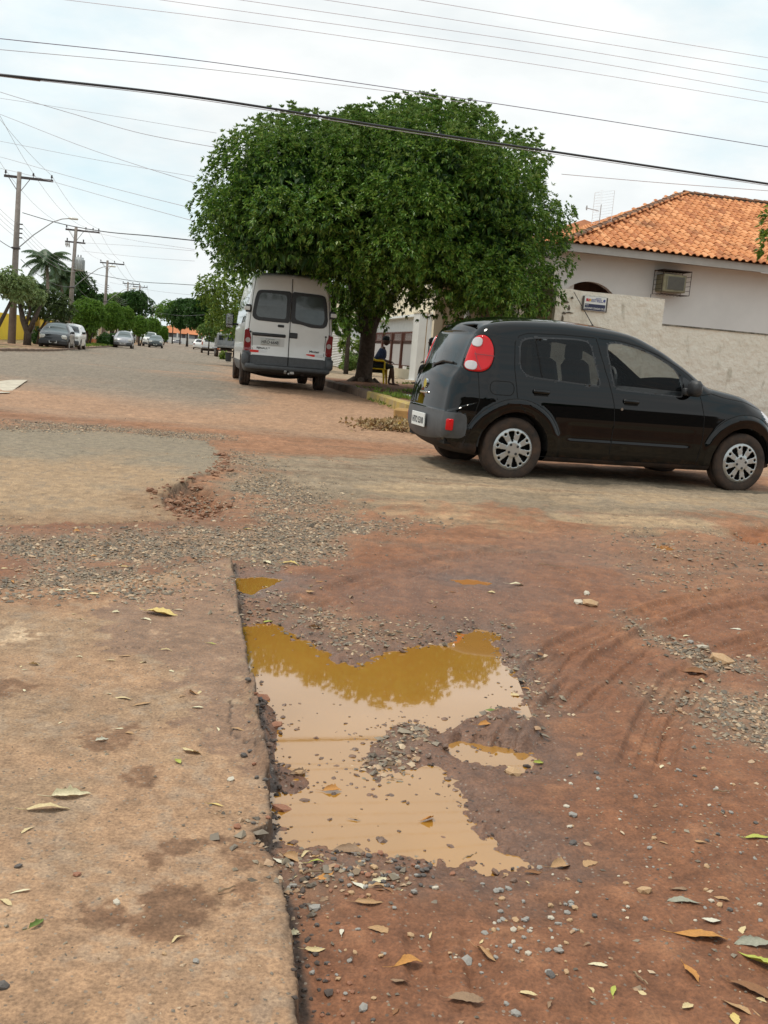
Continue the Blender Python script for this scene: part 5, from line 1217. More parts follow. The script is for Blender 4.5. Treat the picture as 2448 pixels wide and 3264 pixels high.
for k in range(6):
    m_ = MB() if k == 0 else None
    if k == 0: m_.box((0, 0, 1.3), (.16, .20, 1.75)); post0 = m_.build('post', brown_wood, fn); post0.location = (0, .6, 0)
    else: o = post0.copy(); link(o, fn); o.location = (0, .6+k*2.45, 0)
for k in range(5):
    m_ = MB(); m_.box((.03, 1.82+k*2.45, 1.22), (.03, 2.2, 1.15)); m_.build('panel', mat('panel_pale', (.52, .50, .50), .7, var=.05, vs=1) if k == 0 else bpy.data.materials['panel_pale'], fn)
m_ = MB(); m_.box((0, 0, 0), (.022, .022, .50)); m_.add([(0, 0, .36), (.035, 0, .25), (0, .035, .25), (-.035, 0, .25), (0, -.035, .25)], [(0, 1, 2), (0, 2, 3), (0, 3, 4), (0, 4, 1), (4, 3, 2, 1)])
b0 = m_.build('picket', brown_wood, fn); b0.location = (0, .8, 1.90)
for i in range(1, 72): o = b0.copy(); link(o, fn); o.location = (0, .8+i*.17, 1.90)
m_ = MB(); m_.box((0, 6.6, 1.80), (.03, 12.5, .04)); m_.box((0, 6.6, .66), (.03, 12.5, .04)); m_.build('rail', brown_wood, fn)
pp = thing('gate_pillar', 'tall cream pillar with a rust streak at the near end of the spiked fence', 'pillar', W(9.95, 43.6, .12), YAW)
m_ = MB(); m_.box((0, -.25, 1.48), (.5, 1.15, 3.0), bev=.02); m_.box((-.30, -.25, .05), (.20, 1.2, .10)); m_.build('shaft', white_w, pp); m_ = MB(); m_.box((0, -.25, 3.0), (.56, 1.2, .06)); m_.build('cap', cream, pp)
m_ = MB(); m_.box((.1, -.828, 1.9), (.03, .006, 2.2)); m_.build('rust_streak', mat('rust', (.30, .17, .06), .9), pp)
# white louvred gate further on
lg = thing('louvred_gate', 'white louvred metal gate beyond the van', 'gate', W(10.0, 64.2, .12), YAW)
m_ = MB()
for y_ in (0, 3.4, 6.8): m_.box((0, y_, 1.4), (.10, .14, 2.7))
m_.box((0, 3.4, 2.72), (.08, 6.9, .08)); m_.box((0, 3.4, .12), (.08, 6.9, .08)); m_.build('frame', white_w, lg)
m_ = MB(); m_.box((0, 0, 0), (.10, 3.20, .055)); s0 = m_.build('slat', white_w, lg); s0.location = (0, 1.7, .20); s0.rotation_euler = (0, R(35), 0)
for k in range(2):
    for i in range(23):
        if k == 0 and i == 0: continue
        o = s0.copy(); link(o, lg); o.location = (0, 1.7+3.4*k, .20+i*.11)
m_ = MB(); m_.box((.12, 3.4, 1.4), (.04, 6.8, 2.6)); m_.build('backing', mat('gate_back', (.40, .38, .34), .8), lg)
# low walls joining the plots on the right side of the street
lw_ = thing('garden_wall', 'blue-grey wall end and pale wall beyond the louvred gate', 'wall', W(10, 71.2, 0), YAW)
m_ = MB(); m_.box((0, 14, 1.25), (.2, 28, 2.5)); m_.build('panel', mat('bluegrey_wall', (.30, .36, .42), .8), lw_)

# ---- left side of the street
yw = thing('boundary_wall', 'bright yellow boundary wall with ochre pilasters behind the left trees', 'wall', W(-12.2, 0, 0), YAW)
def seg(mb, s0_, s1_, z1, th=.2, x=0, z0=-.4): mb.box((x, (s0_+s1_)/2, (z0+z1)/2), (th, s1_-s0_, z1-z0))
m_ = MB(); seg(m_, 60, 84, 1.85); seg(m_, 86.9, 98.5, 1.85); m_.build('panel', yellow_m, yw)
for s_ in (87.2, 91.8):
    m_ = MB(); m_.box((.12, s_, .85), (.42, .75, 2.5)); m_.build('pilaster', ochre_m, yw)
m_ = MB(); m_.box((.0, 85.45, .7), (.1, 2.9, 2.1)); m_.build('gate', mat('gate_grey', (.12, .10, .085), .8), yw)
m_ = MB(); m_.box((.35, 92, -.05), (.5, 12, .4)); m_.build('plinth', yellow_m, yw)
ww = thing('boundary_wall', 'small whitewashed wall between the yellow wall and the clipped trees', 'wall', W(-12.2, 98.6, -.1), YAW)
m_ = MB(); m_.box((0, 4, .95), (.2, 8, 2.2)); m_.build('panel', mat('old_white', (.55, .54, .52), .85, var=.2, vs=1.5), ww)
m_ = MB(); m_.box((.02, 4, 2.08), (.3, 8.1, .06)); m_.build('coping', fascia_m, ww)
pw = thing('boundary_wall', 'pale peach wall with upright pillars running on behind the round trees', 'wall', W(-12.2, 107, -.3), YAW)
m_ = MB(); m_.box((0, 45, 1.2), (.2, 86, 2.4)); m_.build('panel', mat('peach', (.55, .42, .27), .85, var=.15, vs=.6), pw)
for i in range(11):
    m_ = MB(); m_.box((.1, 4+i*8, 1.35), (.5, .5, 2.9)); m_.build('pilaster', white_w, pw)
pl_ = thing('planter', 'low orange planter wall beside the third pole', 'planter', W(-8.6, 92, -.05), YAW)
m_ = MB(); m_.box((0, 4, .25), (1.2, 8, .5)); m_.build('kerb', mat('orange_brick', (.48, .17, .06), .85, var=.2, vs=5), pl_)
m_ = MB(); m_.box((0, 4, .52), (.95, 7.8, .06)); m_.build('soil', earth, pl_)
lh = thing('house', 'yellow house half hidden behind the leftmost tree', 'house', W(-17.5, 68, -.1), YAW)
m_ = MB(); m_.box((0, 0, 1.9), (6, 11, 3.9)); m_.build('wall', yellow_m, lh)
m_ = MB(); m_.add([(-3.6, -6.2, 3.8), (3.6, -6.2, 3.8), (3.6, 6.2, 3.8), (-3.6, 6.2, 3.8), (0, -2.5, 5.1), (0, 2.5, 5.1)], [(0, 1, 4), (1, 2, 5, 4), (2, 3, 5), (3, 0, 4, 5)]); m_.build('roof', bpy.data.materials['far_tiles'], lh)
m_ = MB(); m_.box((3.03, 0, 1.8), (.08, 1.6, 1.2)); w_ = m_.build('window', white_w, lh); m_ = MB(); m_.box((3.09, 0, 1.8), (.04, 1.4, 1.0)); m_.build('pane', dark_glass, w_)
# ---- across the far end of the street
fe = thing('boundary_wall', 'long white wall with posts closing the far end of the street', 'wall', W(-6, 402, tz(400)), YAW)
zz = tz(400)
m_ = MB(); m_.box((18, 0, .9), (80, .4, 2.6)); m_.build('panel', white_w, fe)
for i in range(16):
    m_ = MB(); m_.box((-14+i*4.05, -.25, 2.0), (.6, .4, 4.0)); m_.build('post', white_w, fe)
fh = thing('building', 'low orange-roofed building with dark openings at the far end of the street', 'building', W(-8, 412, tz(400)), YAW)
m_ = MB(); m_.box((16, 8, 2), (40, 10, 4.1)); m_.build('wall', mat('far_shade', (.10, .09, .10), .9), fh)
m_ = MB(); m_.add([(-6, 1, 3.9), (42, 1, 3.9), (42, 15, 3.9), (-6, 15, 3.9), (1, 8, 7.0), (35, 8, 7.0)], [(0, 1, 5, 4), (1, 2, 5), (2, 3, 4, 5), (3, 0, 4)]); m_.build('roof', mat('far_roof', (.52, .19, .08), .9, var=.12, vs=.2), fh)
for i in range(7):
    m_ = MB(); m_.box((-1+i*5, 2.9, 2.9), (3.8, .1, 1.4)); m_.build('window', mat('far_window', (.25, .27, .30), .4) if i == 0 else bpy.data.materials['far_window'], fh)

# ---- kerb: yellow-painted concrete blocks along the block corner
kerb = thing('kerb', 'worn yellow painted kerb curving round the block corner', 'kerb', (0, 0, 0))
kerb_m = mat('kerb_yellow', (.50, .36, .075), .85, col2=(.36, .27, .15), vs=5); kerb_d = mat('kerb_dirty', (.17, .11, .075), .9, var=.25, vs=4)
path = [(KL, s_) for s_ in np.arange(44, KS+CR, -1.0)]
path += [(KL+CR-CR*math.cos(a), KS+CR-CR*math.sin(a)) for a in np.linspace(0, PI/2, 5)]
path += [(KL+CR+x_, KS) for x_ in np.arange(.8, 16, 1.0)]
kp = [path[0]]; acc = 0
for i, (a, b_) in enumerate(zip(path[:-1], path[1:])):
    Lk = math.dist(a, b_); 
    if Lk < .2: continue
    mx_, my = (a[0]+b_[0])/2, (a[1]+b_[1])/2; g = W(mx_, my); an2 = math.atan2(b_[1]-a[1], b_[0]-a[0])+YAW
    m_ = MB(); m_.box((0, 0, 0), (Lk-.012, .17, .26), bev=.028)
    for q in range(len(m_.v)): v = m_.v[q]; m_.v[q] = (v[0], v[1]+rt.uniform(-.006, .006), v[2]+rt.uniform(-.007, .007))
    yel = my < 20.6 and mx_ < KL+CR+.9 and i < 100
    o = m_.build('kerb_stone', kerb_m if (yel and my > KS-.1 and mx_ < KL+CR*.75) else kerb_d, kerb); o.location = (g[0], g[1], g[2]+.045); o.rotation_euler = (0, rt.uniform(-.01, .01), an2)
lk = thing('kerb', 'low earthy kerb along the left pavement', 'kerb', (0, 0, 0)); m_ = MB(); m_.box((0, 0, 0), (.15, 1.98, .2), bev=.02); k0 = m_.build('kerb_stone', kerb_d, lk)
for i in range(40):
    o = k0 if i == 0 else k0.copy()
    if i: link(o, lk)
    g = W(-6.35, 38+i*2); o.location = (g[0], g[1], g[2]+.02); o.rotation_euler = (0, 0, YAW)
# ============================================================ TREES AND PLANTS
def leaf_mat(name, cols, rough=.42, trans=.25):
    m = bpy.data.materials.new(name); m.use_nodes = True; t = m.node_tree; b = t.nodes['Principled BSDF']; b.inputs['Roughness'].default_value = rough; b.inputs['Specular IOR Level'].default_value = .45
    gi = N(t, 'ShaderNodeNewGeometry'); rp = N(t, 'ShaderNodeValToRGB'); e = rp.color_ramp.elements
    e[0].position = 0; e[0].color = (*cols[0], 1); e[1].position = 1; e[1].color = (*cols[-1], 1)
    for i, c_ in enumerate(cols[1:-1]): q = e.new((i+1)/(len(cols)-1)); q.color = (*c_, 1)
    t.links.new(gi.outputs['Random Per Island'], rp.inputs['Fac']); t.links.new(rp.outputs['Color'], b.inputs['Base Color'])
    tl = N(t, 'ShaderNodeBsdfTranslucent'); t.links.new(rp.outputs['Color'], tl.inputs['Color']); ms = N(t, 'ShaderNodeMixShader'); ms.inputs[0].default_value = trans
    t.links.new(b.outputs[0], ms.inputs[1]); t.links.new(tl.outputs[0], ms.inputs[2]); t.links.new(ms.outputs[0], t.nodes['Material Output'].inputs['Surface'])
    return m
leaf_big = leaf_mat('oiti_leaf', [(.034, .09, .012), (.062, .150, .018), (.105, .215, .026), (.165, .290, .040), (.29, .39, .08)], .38, .26)
leaf_bright = leaf_mat('bright_leaf', [(.09, .18, .035), (.16, .26, .055), (.26, .34, .10)])  # bright green foliage; on the big crown it paints the lit tops
leaf_yel = leaf_mat('yellow_green_leaf', [(.08, .15, .018), (.16, .25, .03), (.28, .36, .055)])
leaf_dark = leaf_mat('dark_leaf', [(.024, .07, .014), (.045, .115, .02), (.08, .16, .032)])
leaf_clip = leaf_mat('clipped_leaf', [(.08, .17, .024), (.14, .27, .034), (.23, .36, .055)])
leaf_grey = leaf_mat('greyish_leaf', [(.15, .22, .075), (.24, .32, .12), (.34, .42, .19)])
leaf_palm = leaf_mat('palm_leaf', [(.06, .11, .05), (.11, .17, .08)])
bark = mat('bark', (.060, .042, .030), .95, col2=(.13, .095, .07), vs=9, bump=.9, bs=18, bdist=.03)
bark2 = mat('dark_bark', (.05, .035, .028), .95, col2=(.11, .085, .065), vs=9)

def whorls(P, Nn, rnd, k=7, L_=.13, w=.034, droop=.45, spread=.9):
    """k pointed folded leaves around every twig tip P with direction Nn"""
    n = len(P); D = Nn/np.linalg.norm(Nn, axis=1)[:, None]
    D = np.repeat(D, k, 0); B = np.repeat(P, k, 0)
    t1 = np.cross(D, np.array([0, 0, 1.0])+rnd.normal(0, .05, D.shape)); t1 /= np.linalg.norm(t1, axis=1)[:, None]+1e-9; t2 = np.cross(D, t1)
    a = (np.tile(np.arange(k), n)/k*2*PI+rnd.uniform(0, 1.2, n*k))[:, None]; sp = rnd.uniform(.55, 1.1, (n*k, 1))*spread
    d = D*(1-.35*sp)+(t1*np.cos(a)+t2*np.sin(a))*sp; d[:, 2] -= droop*rnd.uniform(.4, 1.4, n*k); d /= np.linalg.norm(d, axis=1)[:, None]
    LL = L_*rnd.uniform(.65, 1.25, (n*k, 1)); WW = w*rnd.uniform(.8, 1.2, (n*k, 1))
    s_ = np.cross(d, np.array([0, 0, 1.0])+rnd.normal(0, .35, d.shape)); s_ /= np.linalg.norm(s_, axis=1)[:, None]+1e-9
    up = np.cross(s_, d)
    base = B+d*.02; mid = B+d*LL*.48+up*.012*rnd.uniform(-1, 1, (n*k, 1)); tip = B+d*LL; tip[:, 2] -= LL[:, 0]*.18
    Lf = mid+s_*WW+up*WW*.35; Rt = mid-s_*WW+up*WW*.35
    V_ = np.stack([base, Lf, tip, Rt], 1).reshape(-1, 3); q = np.arange(n*k)*4
    F_ = np.stack([q, q+1, q+2, q+3], -1)
    # fold along the midrib: two triangles
    F3 = np.concatenate([np.stack([q, q+1, q+2], -1), np.stack([q, q+2, q+3], -1)])
    return V_, F3
def sphere_pts(n, rnd):
    v = rnd.normal(0, 1, (n, 3)); return v/np.linalg.norm(v, axis=1)[:, None]
def lobes_on(ells, n, rnd, rr, zmin=None, keep=None):
    """lobe centres spread over the union of big ellipsoids"""
    out = []
    while len(out) < n:
        e = ells[rnd.randint(len(ells))] if rnd.uniform() < .5 else ells[0]
        v = sphere_pts(1, rnd)[0]; c = np.array(e[0]); r = np.array(e[1]); R_ = rnd.uniform(*rr)
        p = c+v*(r-R_*.75)
        if zmin is not None and p[2]-R_*.6 < zmin(p): continue
        if any(np.sum(((p-np.array(f[0]))/(np.array(f[1])-R_*.8))**2) < .80 for f in ells if f is not e): continue
        if any(np.linalg.norm(p-q[0]) < .55*(R_+q[1]) for q in out[-400:]) and rnd.uniform() < .93: continue
        out.append((p, R_))
    return out
def foliage(name, lobes, per_m2, rnd, m, parent=None, k=7, L_=.13, w=.034, droop=.45, flat=.85, shellp=.22, down=.5, lit_tops=None):
    Ps, Ns = [], []
    for c, r in lobes:
        n = int(per_m2*4*PI*r*r); v = sphere_pts(n, rnd)
        keepm = rnd.uniform(0, 1, n) < np.where(v[:, 2] < -.35, down, 1); v = v[keepm]; n = len(v)
        # ragged surface: bumps on the lobe
        ph = rnd.uniform(0, 9, 3); b_ = .10*np.sin(v[:, 0]*7+ph[0])+.10*np.sin(v[:, 1]*8+ph[1])+.08*np.sin(v[:, 2]*9+ph[2])
        rad = r*(1+b_-np.abs(rnd.normal(0, shellp, n))+.06*rnd.uniform(-1, 1, n))
        p = c+v*rad[:, None]*np.array([1, 1, flat]); nn_ = v.copy(); nn_[:, 2] += .25
        Ps.append(p); Ns.append(nn_)
    P, Nn = np.concatenate(Ps), np.concatenate(Ns)
    V_, F_ = whorls(P, Nn, rnd, k, L_, w, droop)
    o = np_mesh(name, V_, F_, m, parent, smooth=False); return o, P, Nn

rnd = np.random.RandomState(11)
# ---------------- the big round tree on the block corner
TX, TY_ = -.83, 26.5
big = thing('shade_tree', 'big dense round evergreen tree shading the corner behind the van', 'tree', (0, 0, 0))
ells = [((.35, 26.9, 4.6), (3.60, 4.1, 2.80)), ((-2.6, 26.7, 4.45), (2.70, 3.2, 2.42))]
def zmin(p):
    x = p[0]
    return 2.55-.75*sstep(1.2, 3.0, np.array(x))+.25*sstep(-2.0, -3.5, np.array(x))-.3*sstep(26.5, 29, np.array(p[1]))
lob = lobes_on(ells, 120, rnd, (.50, 1.05), zmin)
lob += [(np.array(p), r) for p, r in (((-.95, 29.5, 2.45), .75), ((-1.75, 29.8, 2.25), .8), ((-.1, 29.8, 2.9), .7), ((3.15, 25.2, 2.95), .8), ((2.55, 24.4, 2.75), .75), ((2.8, 26.2, 2.75), .9), ((2.2, 24.0, 2.95), .8), ((3.5, 26.2, 3.8), .8), ((1.75, 25.0, 2.6), .55), ((1.35, 25.6, 2.55), .45), ((3.6, 26.5, 4.7), .65), ((.9, 23.7, 3.3), .8), ((-.3, 23.2, 3.5), .8), ((-1.8, 23.2, 4.05), .7), ((-3.0, 23.4, 4.1), .75), ((-3.05, 24.6, 3.02), .16), ((-4.1, 24.8, 4.2), .75), ((-4.75, 25.8, 4.4), .7), ((-4.7, 27.0, 3.9), .85), ((-4.3, 28.5, 3.7), 1.0), ((-.3, 25.0, 3.05), .75), ((.7, 25.6, 2.95), .7), ((-1.5, 25.3, 3.55), .75), ((-2.6, 26.0, 3.7), .8), ((-.4, 28.2, 2.9), .8), ((-1.7, 28.3, 2.8), .8), ((-3.0, 28.4, 2.9), .9), ((.9, 28.6, 2.9), .8), ((2.2, 28.3, 2.8), .8), ((3.4, 28.0, 2.8), .8))]
KS_ = .855
lob = [(np.array([c[0]*KS_, c[1]*KS_, EYE+(c[2]-EYE)*KS_]), r*KS_) for c, r in lob]
# the crown reads as foliage all through: outer whorls plus a looser inner fill that closes the view
cr, CP, CN = foliage('crown', lob, 35, rnd, leaf_big, big, 8, .108, .021, .42, .85, .11, .30)
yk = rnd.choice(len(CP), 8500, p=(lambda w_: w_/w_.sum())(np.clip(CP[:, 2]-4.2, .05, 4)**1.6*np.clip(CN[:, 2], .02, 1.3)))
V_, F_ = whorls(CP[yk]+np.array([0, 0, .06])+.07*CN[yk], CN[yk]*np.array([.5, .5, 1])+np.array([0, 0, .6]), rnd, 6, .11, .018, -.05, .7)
np_mesh('lit_top_leaves', V_, F_, leaf_bright, big, smooth=False)  # paler leaves gathered towards the crown top: highlights put into leaf colour
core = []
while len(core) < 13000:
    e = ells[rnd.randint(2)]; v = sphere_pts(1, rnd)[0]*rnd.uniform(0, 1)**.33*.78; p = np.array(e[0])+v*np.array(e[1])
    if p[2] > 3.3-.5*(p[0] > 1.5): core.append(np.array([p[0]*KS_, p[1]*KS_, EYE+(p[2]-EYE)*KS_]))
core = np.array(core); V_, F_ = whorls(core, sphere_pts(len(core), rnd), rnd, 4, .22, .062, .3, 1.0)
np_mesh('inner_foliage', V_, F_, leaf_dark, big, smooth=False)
tb_ = MB(); tb_.smooth = True
g0 = tz(TY_)+.10
bl = [(np.array((x_, y_, z_)), r_) for x_, y_, z_, r_ in ((-4.0, 26.8, 4.6, 1.2), (-2.4, 27.4, 4.9, 1.3), (-.8, 27.8, 5.2, 1.3), (.9, 27.6, 5.2, 1.3), (2.5, 27.0, 4.8, 1.2), (-3.2, 28.6, 4.1, 1.2), (-1.4, 29.2, 4.4, 1.3), (.4, 29.2, 4.4, 1.3), (2.0, 28.6, 4.1, 1.2), (-.6, 26.0, 5.9, 1.3), (-2.2, 25.8, 5.6, 1.2), (1.3, 25.8, 5.9, 1.2))]
foliage('back_foliage', bl, 13, rnd, leaf_big, big, 6, .18, .04, .35, .9, .2, .4)
def wob(pts, a=.04):
    return [(p[0]+rnd.uniform(-a, a), p[1]+rnd.uniform(-a, a), p[2]) for p in pts]
tb_.tube([(TX-.02, TY_, g0-.1), (TX-.02, TY_, g0+.08), (TX, TY_, g0+.35), (TX+.02, TY_, g0+.8), (TX+.03, TY_, g0+1.35), (TX+.02, TY_, g0+1.75)], [.30, .25, .215, .20, .205, .25], 16)
for pts, r0 in (([(TX-.04, TY_, g0+1.40), (TX-.16, TY_, g0+1.8), (TX-.36, TY_-.1, g0+2.3), (TX-.8, TY_-.4, g0+3.3), (TX-1.6, TY_-1, g0+4.6)], .165), ([(TX+.03, TY_, g0+1.30), (TX+.22, TY_, g0+1.8), (TX+.46, TY_, g0+2.3), (TX+1.0, TY_-.3, g0+2.9), (TX+2.1, TY_-.8, g0+4.2)], .165),
                ([(TX, TY_, g0+1.6), (TX+.02, TY_-.1, g0+2.4), (TX+.1, TY_-.7, g0+3.6), (TX+.2, TY_-1.4, g0+5.0)], .15), ([(TX-.3, TY_-.05, g0+2.5), (TX-1.0, TY_-.9, g0+3.2), (TX-2.2, TY_-1.6, g0+3.9)], .10), ([(TX+.9, TY_+.1, g0+2.8), (TX+1.9, TY_-.6, g0+3.0), (TX+3.0, TY_-1.0, g0+3.3)], .10), ([(TX+.5, TY_, g0+2.2), (TX+.9, TY_-1.0, g0+2.9), (TX+1.2, TY_-2.0, g0+3.5)], .09)):
    tb_.tube(wob(pts), [r0*(1-.62*i/(len(pts)-1)) for i in range(len(pts))], 10)
tb_.build('trunk', bark, big)
rb = MB(); rb.smooth = True
for a in np.linspace(0, 2*PI, 8)[:-1]:
    rb.tube([(TX+.25*math.cos(a), TY_+.25*math.sin(a), g0+.18), (TX+.45*math.cos(a+.2), TY_+.45*math.sin(a+.2), g0+.06), (TX+.62*math.cos(a+.4), TY_+.62*math.sin(a+.4), g0-.06)], [.09, .06, .03], 8)
rb.build('roots', bark, big)

def simple_tree(name, label, cat, x, y, lobes, trunkpts, r0, lm, per=14, k=6, L_=.16, w=.045, group=None, droop=.3, tm=None, shellp=.2, flat=.9, seed=1, down=.6):
    rn = np.random.RandomState(seed); tr = thing(name, label, cat, (x, y, tz(y)), 0, group)
    mb = MB(); mb.smooth = True
    for pts, r_ in trunkpts: mb.tube(pts, [r_*(1-.5*i/(len(pts)-1)) for i in range(len(pts))], 8)
    if trunkpts: mb.build('trunk', tm or bark2, tr)
    foliage('crown', [(np.array(c), r) for c, r in lobes], per, rn, lm, tr, k, L_, w, droop, flat, shellp, down)
    return tr
def ball(cx, cy, cz, rx, rz, n, rr, seed, cut=-.55):
    rn = np.random.RandomState(seed); o = [((cx, cy, cz), min(rx, rz)*.62)]
    while len(o) < n:
        v = sphere_pts(1, rn)[0]
        if v[2] < cut: continue
        r = rn.uniform(*rr); o.append(((cx+v[0]*(rx-r*.8), cy+v[1]*(rx-r*.8), cz+v[2]*(rz-r*.8)), r))
    return o
def loc_on_l(px, l, py=1075):
    s_, z = atl(px, py, l); return W(l, s_)
# behind the van, along the right pavement
g = W(3.7, 52)
simple_tree('street_tree', 'yellow-green loosely leaved tree overhanging the street behind the van', 'tree', g[0], g[1], ball(0, 0, 3.75, 3.4, 2.75, 70, (.5, .85), 2, -.9)+ball(.3, -2.0, 2.0, 1.5, 1.0, 14, (.4, .6), 3), [([(1.3, 0, 0), (1.2, 0, 1.2), (.9, 0, 2.2), (.2, 0, 4)], .18), ([(1.2, 0, 1.3), (.4, -.4, 2.2), (-.8, -.8, 3)], .10)], .16, leaf_yel, 9, 6, .17, .05, None, .35, None, .22, .9, 5)
g = W(7.2, 46)
simple_tree('street_tree', 'dense green tree filling the gap between the van and the trunk', 'tree', g[0], g[1], ball(-.2, 0, 3.3, 2.0, 1.7, 30, (.45, .75), 33, -.9), [([(0, 0, 0), (0, 0, 3)], .12)], .14, leaf_clip, 11, 6, .17, .05, None, .35, None, .22, .9, 35)
g = W(4.6, 75)
simple_tree('street_tree', 'mid-green tree further along, between the yellow-green one and the dark one', 'tree', g[0], g[1], ball(0, 0, 2.9, 2.2, 2.2, 26, (.5, .8), 12), [([(0, 0, 0), (.05, 0, 1.2), (0, 0, 3)], .15)], .15, leaf_clip, 10, 6, .22, .07, None, .3, None, .25, .9, 15)
g = at(668, 1060, 88)
simple_tree('shrub_tree', 'small bright green tree standing above the white pickup', 'tree', g[0], g[1], ball(0, 0, 1.9, 1.0, 1.0, 14, (.3, .5), 4), [([(0, 0, 0), (0, 0, 1.6)], .08)], .08, leaf_bright, 14, 6, .2, .06, None, .2, None, .2, .95, 6)
g = at(598, 1060, 190)
simple_tree('street_tree', 'dark green broad tree beyond the white pickup', 'tree', g[0], g[1], ball(0, 0, 5.4, 3.2, 3.4, 40, (.8, 1.2), 6), [([(0, 0, 0), (0, 0, 2.5)], .25)], .25, leaf_dark, 7, 6, .38, .12, None, .3, None, .2, .9, 7)
g = at(650, 1060, 170)
simple_tree('street_tree', 'dark tree close behind the cab of the grey truck', 'tree', g[0], g[1], ball(0, 0, 5.2, 3.2, 3.6, 36, (.8, 1.2), 16), [([(0, 0, 0), (0, 0, 2.5)], .25)], .25, leaf_dark, 6, 6, .38, .12, None, .3, None, .2, .9, 17)
for i, (px, py, D, r, rz_, lb) in enumerate(((553, 1010, 300, 6.5, 5.0, 'distant rounded tree left of the dark tree over the orange roof'), (578, 1005, 290, 4.5, 4.5, 'small distant tree beside the dark tree over the orange roof'),
        (365, 968, 150, 2.1, 1.6, 'distant umbrella-shaped tree above the clipped trees, the left one'), (384, 968, 152, 1.9, 1.6, 'distant umbrella-shaped tree above the clipped trees, the right one'), (432, 985, 150, 2.6, 2.7, 'tall open distant tree behind the fourth pole'),
        (246, 935, 96, 1.7, 2.4, 'dark tree behind the second pole'), (288, 968, 130, 2.3, 1.8, 'distant tree peeping over the first clipped tree'), (208, 905, 98, 2.0, 1.9, 'dark bushy tree right of the palms'))):
    g = at(px, py, D); zc = g[2]-tz(D)
    simple_tree('distant_tree', lb, 'tree', g[0], g[1], ball(0, 0, zc, r, rz_, 16, (r*.26, r*.4), 20+i, -.2), [([(0, 0, 0), (0, 0, zc)], .2)], .2, leaf_dark if i not in (0, 2, 3) else leaf_clip, 30/r, 6, .12*math.sqrt(D/20), .03*math.sqrt(D/20), 'distant trees' if i > 1 else None, .3, None, .22, .8, 30+i)
# left side: loose street trees before the yellow wall
g = at(12, 1100, 51)
simple_tree('street_tree', 'greyish-green tree with a forked trunk at the left edge of the picture', 'tree', g[0], g[1], ball(.15, 0, 2.9, 1.15, .95, 22, (.35, .55), 8)+ball(-1.4, .3, 3.0, 1.1, .9, 14, (.35, .55), 9), [([(-.5, 0, 0), (-.35, 0, .9), (.0, 0, 1.6), (.4, 0, 2.5)], .14), ([(-.4, 0, .9), (-.9, 0, 1.8), (-1.3, 0, 2.6)], .10)], .14, leaf_grey, 22, 6, .16, .045, None, .3, None, .25, .9, 18)
g = at(86, 1100, 55)
simple_tree('street_tree', 'greyish-green tree with a thick V-shaped trunk before the yellow wall', 'tree', g[0], g[1], ball(-.1, 0, 2.75, .95, 1.0, 20, (.3, .5), 10), [([(0, 0, -.1), (.02, 0, .8), (-.25, 0, 1.4), (-.45, 0, 2.3)], .24), ([(.02, 0, .7), (.35, 0, 1.5), (.7, 0, 2.3)], .17), ([(-.1, 0, 1.1), (.1, 0, 1.9), (.1, 0, 2.6)], .10)], .22, leaf_grey, 22, 6, .16, .045, None, .3, None, .25, .9, 19)
g = at(155, 1100, 60)
simple_tree('street_tree', 'olive-green spreading tree over the parked black compact car', 'tree', g[0], g[1], ball(0, 0, 2.2, 1.35, 1.1, 26, (.35, .6), 11), [([(-.7, 0, 0), (-.5, 0, 1), (0, 0, 2.0)], .10)], .12, leaf_mat('olive_leaf', [(.035, .065, .015), (.065, .10, .025), (.10, .14, .04)]), 20, 6, .17, .045, None, .3, None, .25, .85, 21)
# clipped round trees in a row
ct = ['first and largest clipped round tree, left of the third pole', 'second clipped round tree, just right of the third pole', 'third clipped round tree in the left row', 'fourth clipped round tree in the left row', 'fifth clipped round tree in the left row', 'sixth clipped round tree, smallest before the far bend']
for i, (px, py, wpx, hpx, D) in enumerate(((279, 1003, 108, 92, 78), (356, 1008, 66, 84, 92), (400, 1020, 52, 76, 104), (445, 1040, 50, 58, 122), (484, 1040, 52, 54, 138), (520, 1062, 34, 44, 170))):
    g = at(px, py, D); zc = g[2]-tz(D); rx_ = wpx/2*D/FPX*1.02; rz_ = hpx/2*D/FPX*1.02
    simple_tree('clipped_tree', ct[i], 'tree', g[0], g[1], ball(0, 0, zc, rx_, rz_, 40, (.35, .55), 40+i, -.95)+[((0, 0, zc), rx_*.8)], [([(0, 0, -.2), (0, 0, zc)], .14), ([(.1, .3, 0), (.5, .5, zc*.8)], .09)], .14, leaf_clip, 42*78/D, 5, .12*math.sqrt(D/60), .045*math.sqrt(D/60), 'clipped round trees on the left pavement', .1, None, .08, 1.0, 50+i, .9)
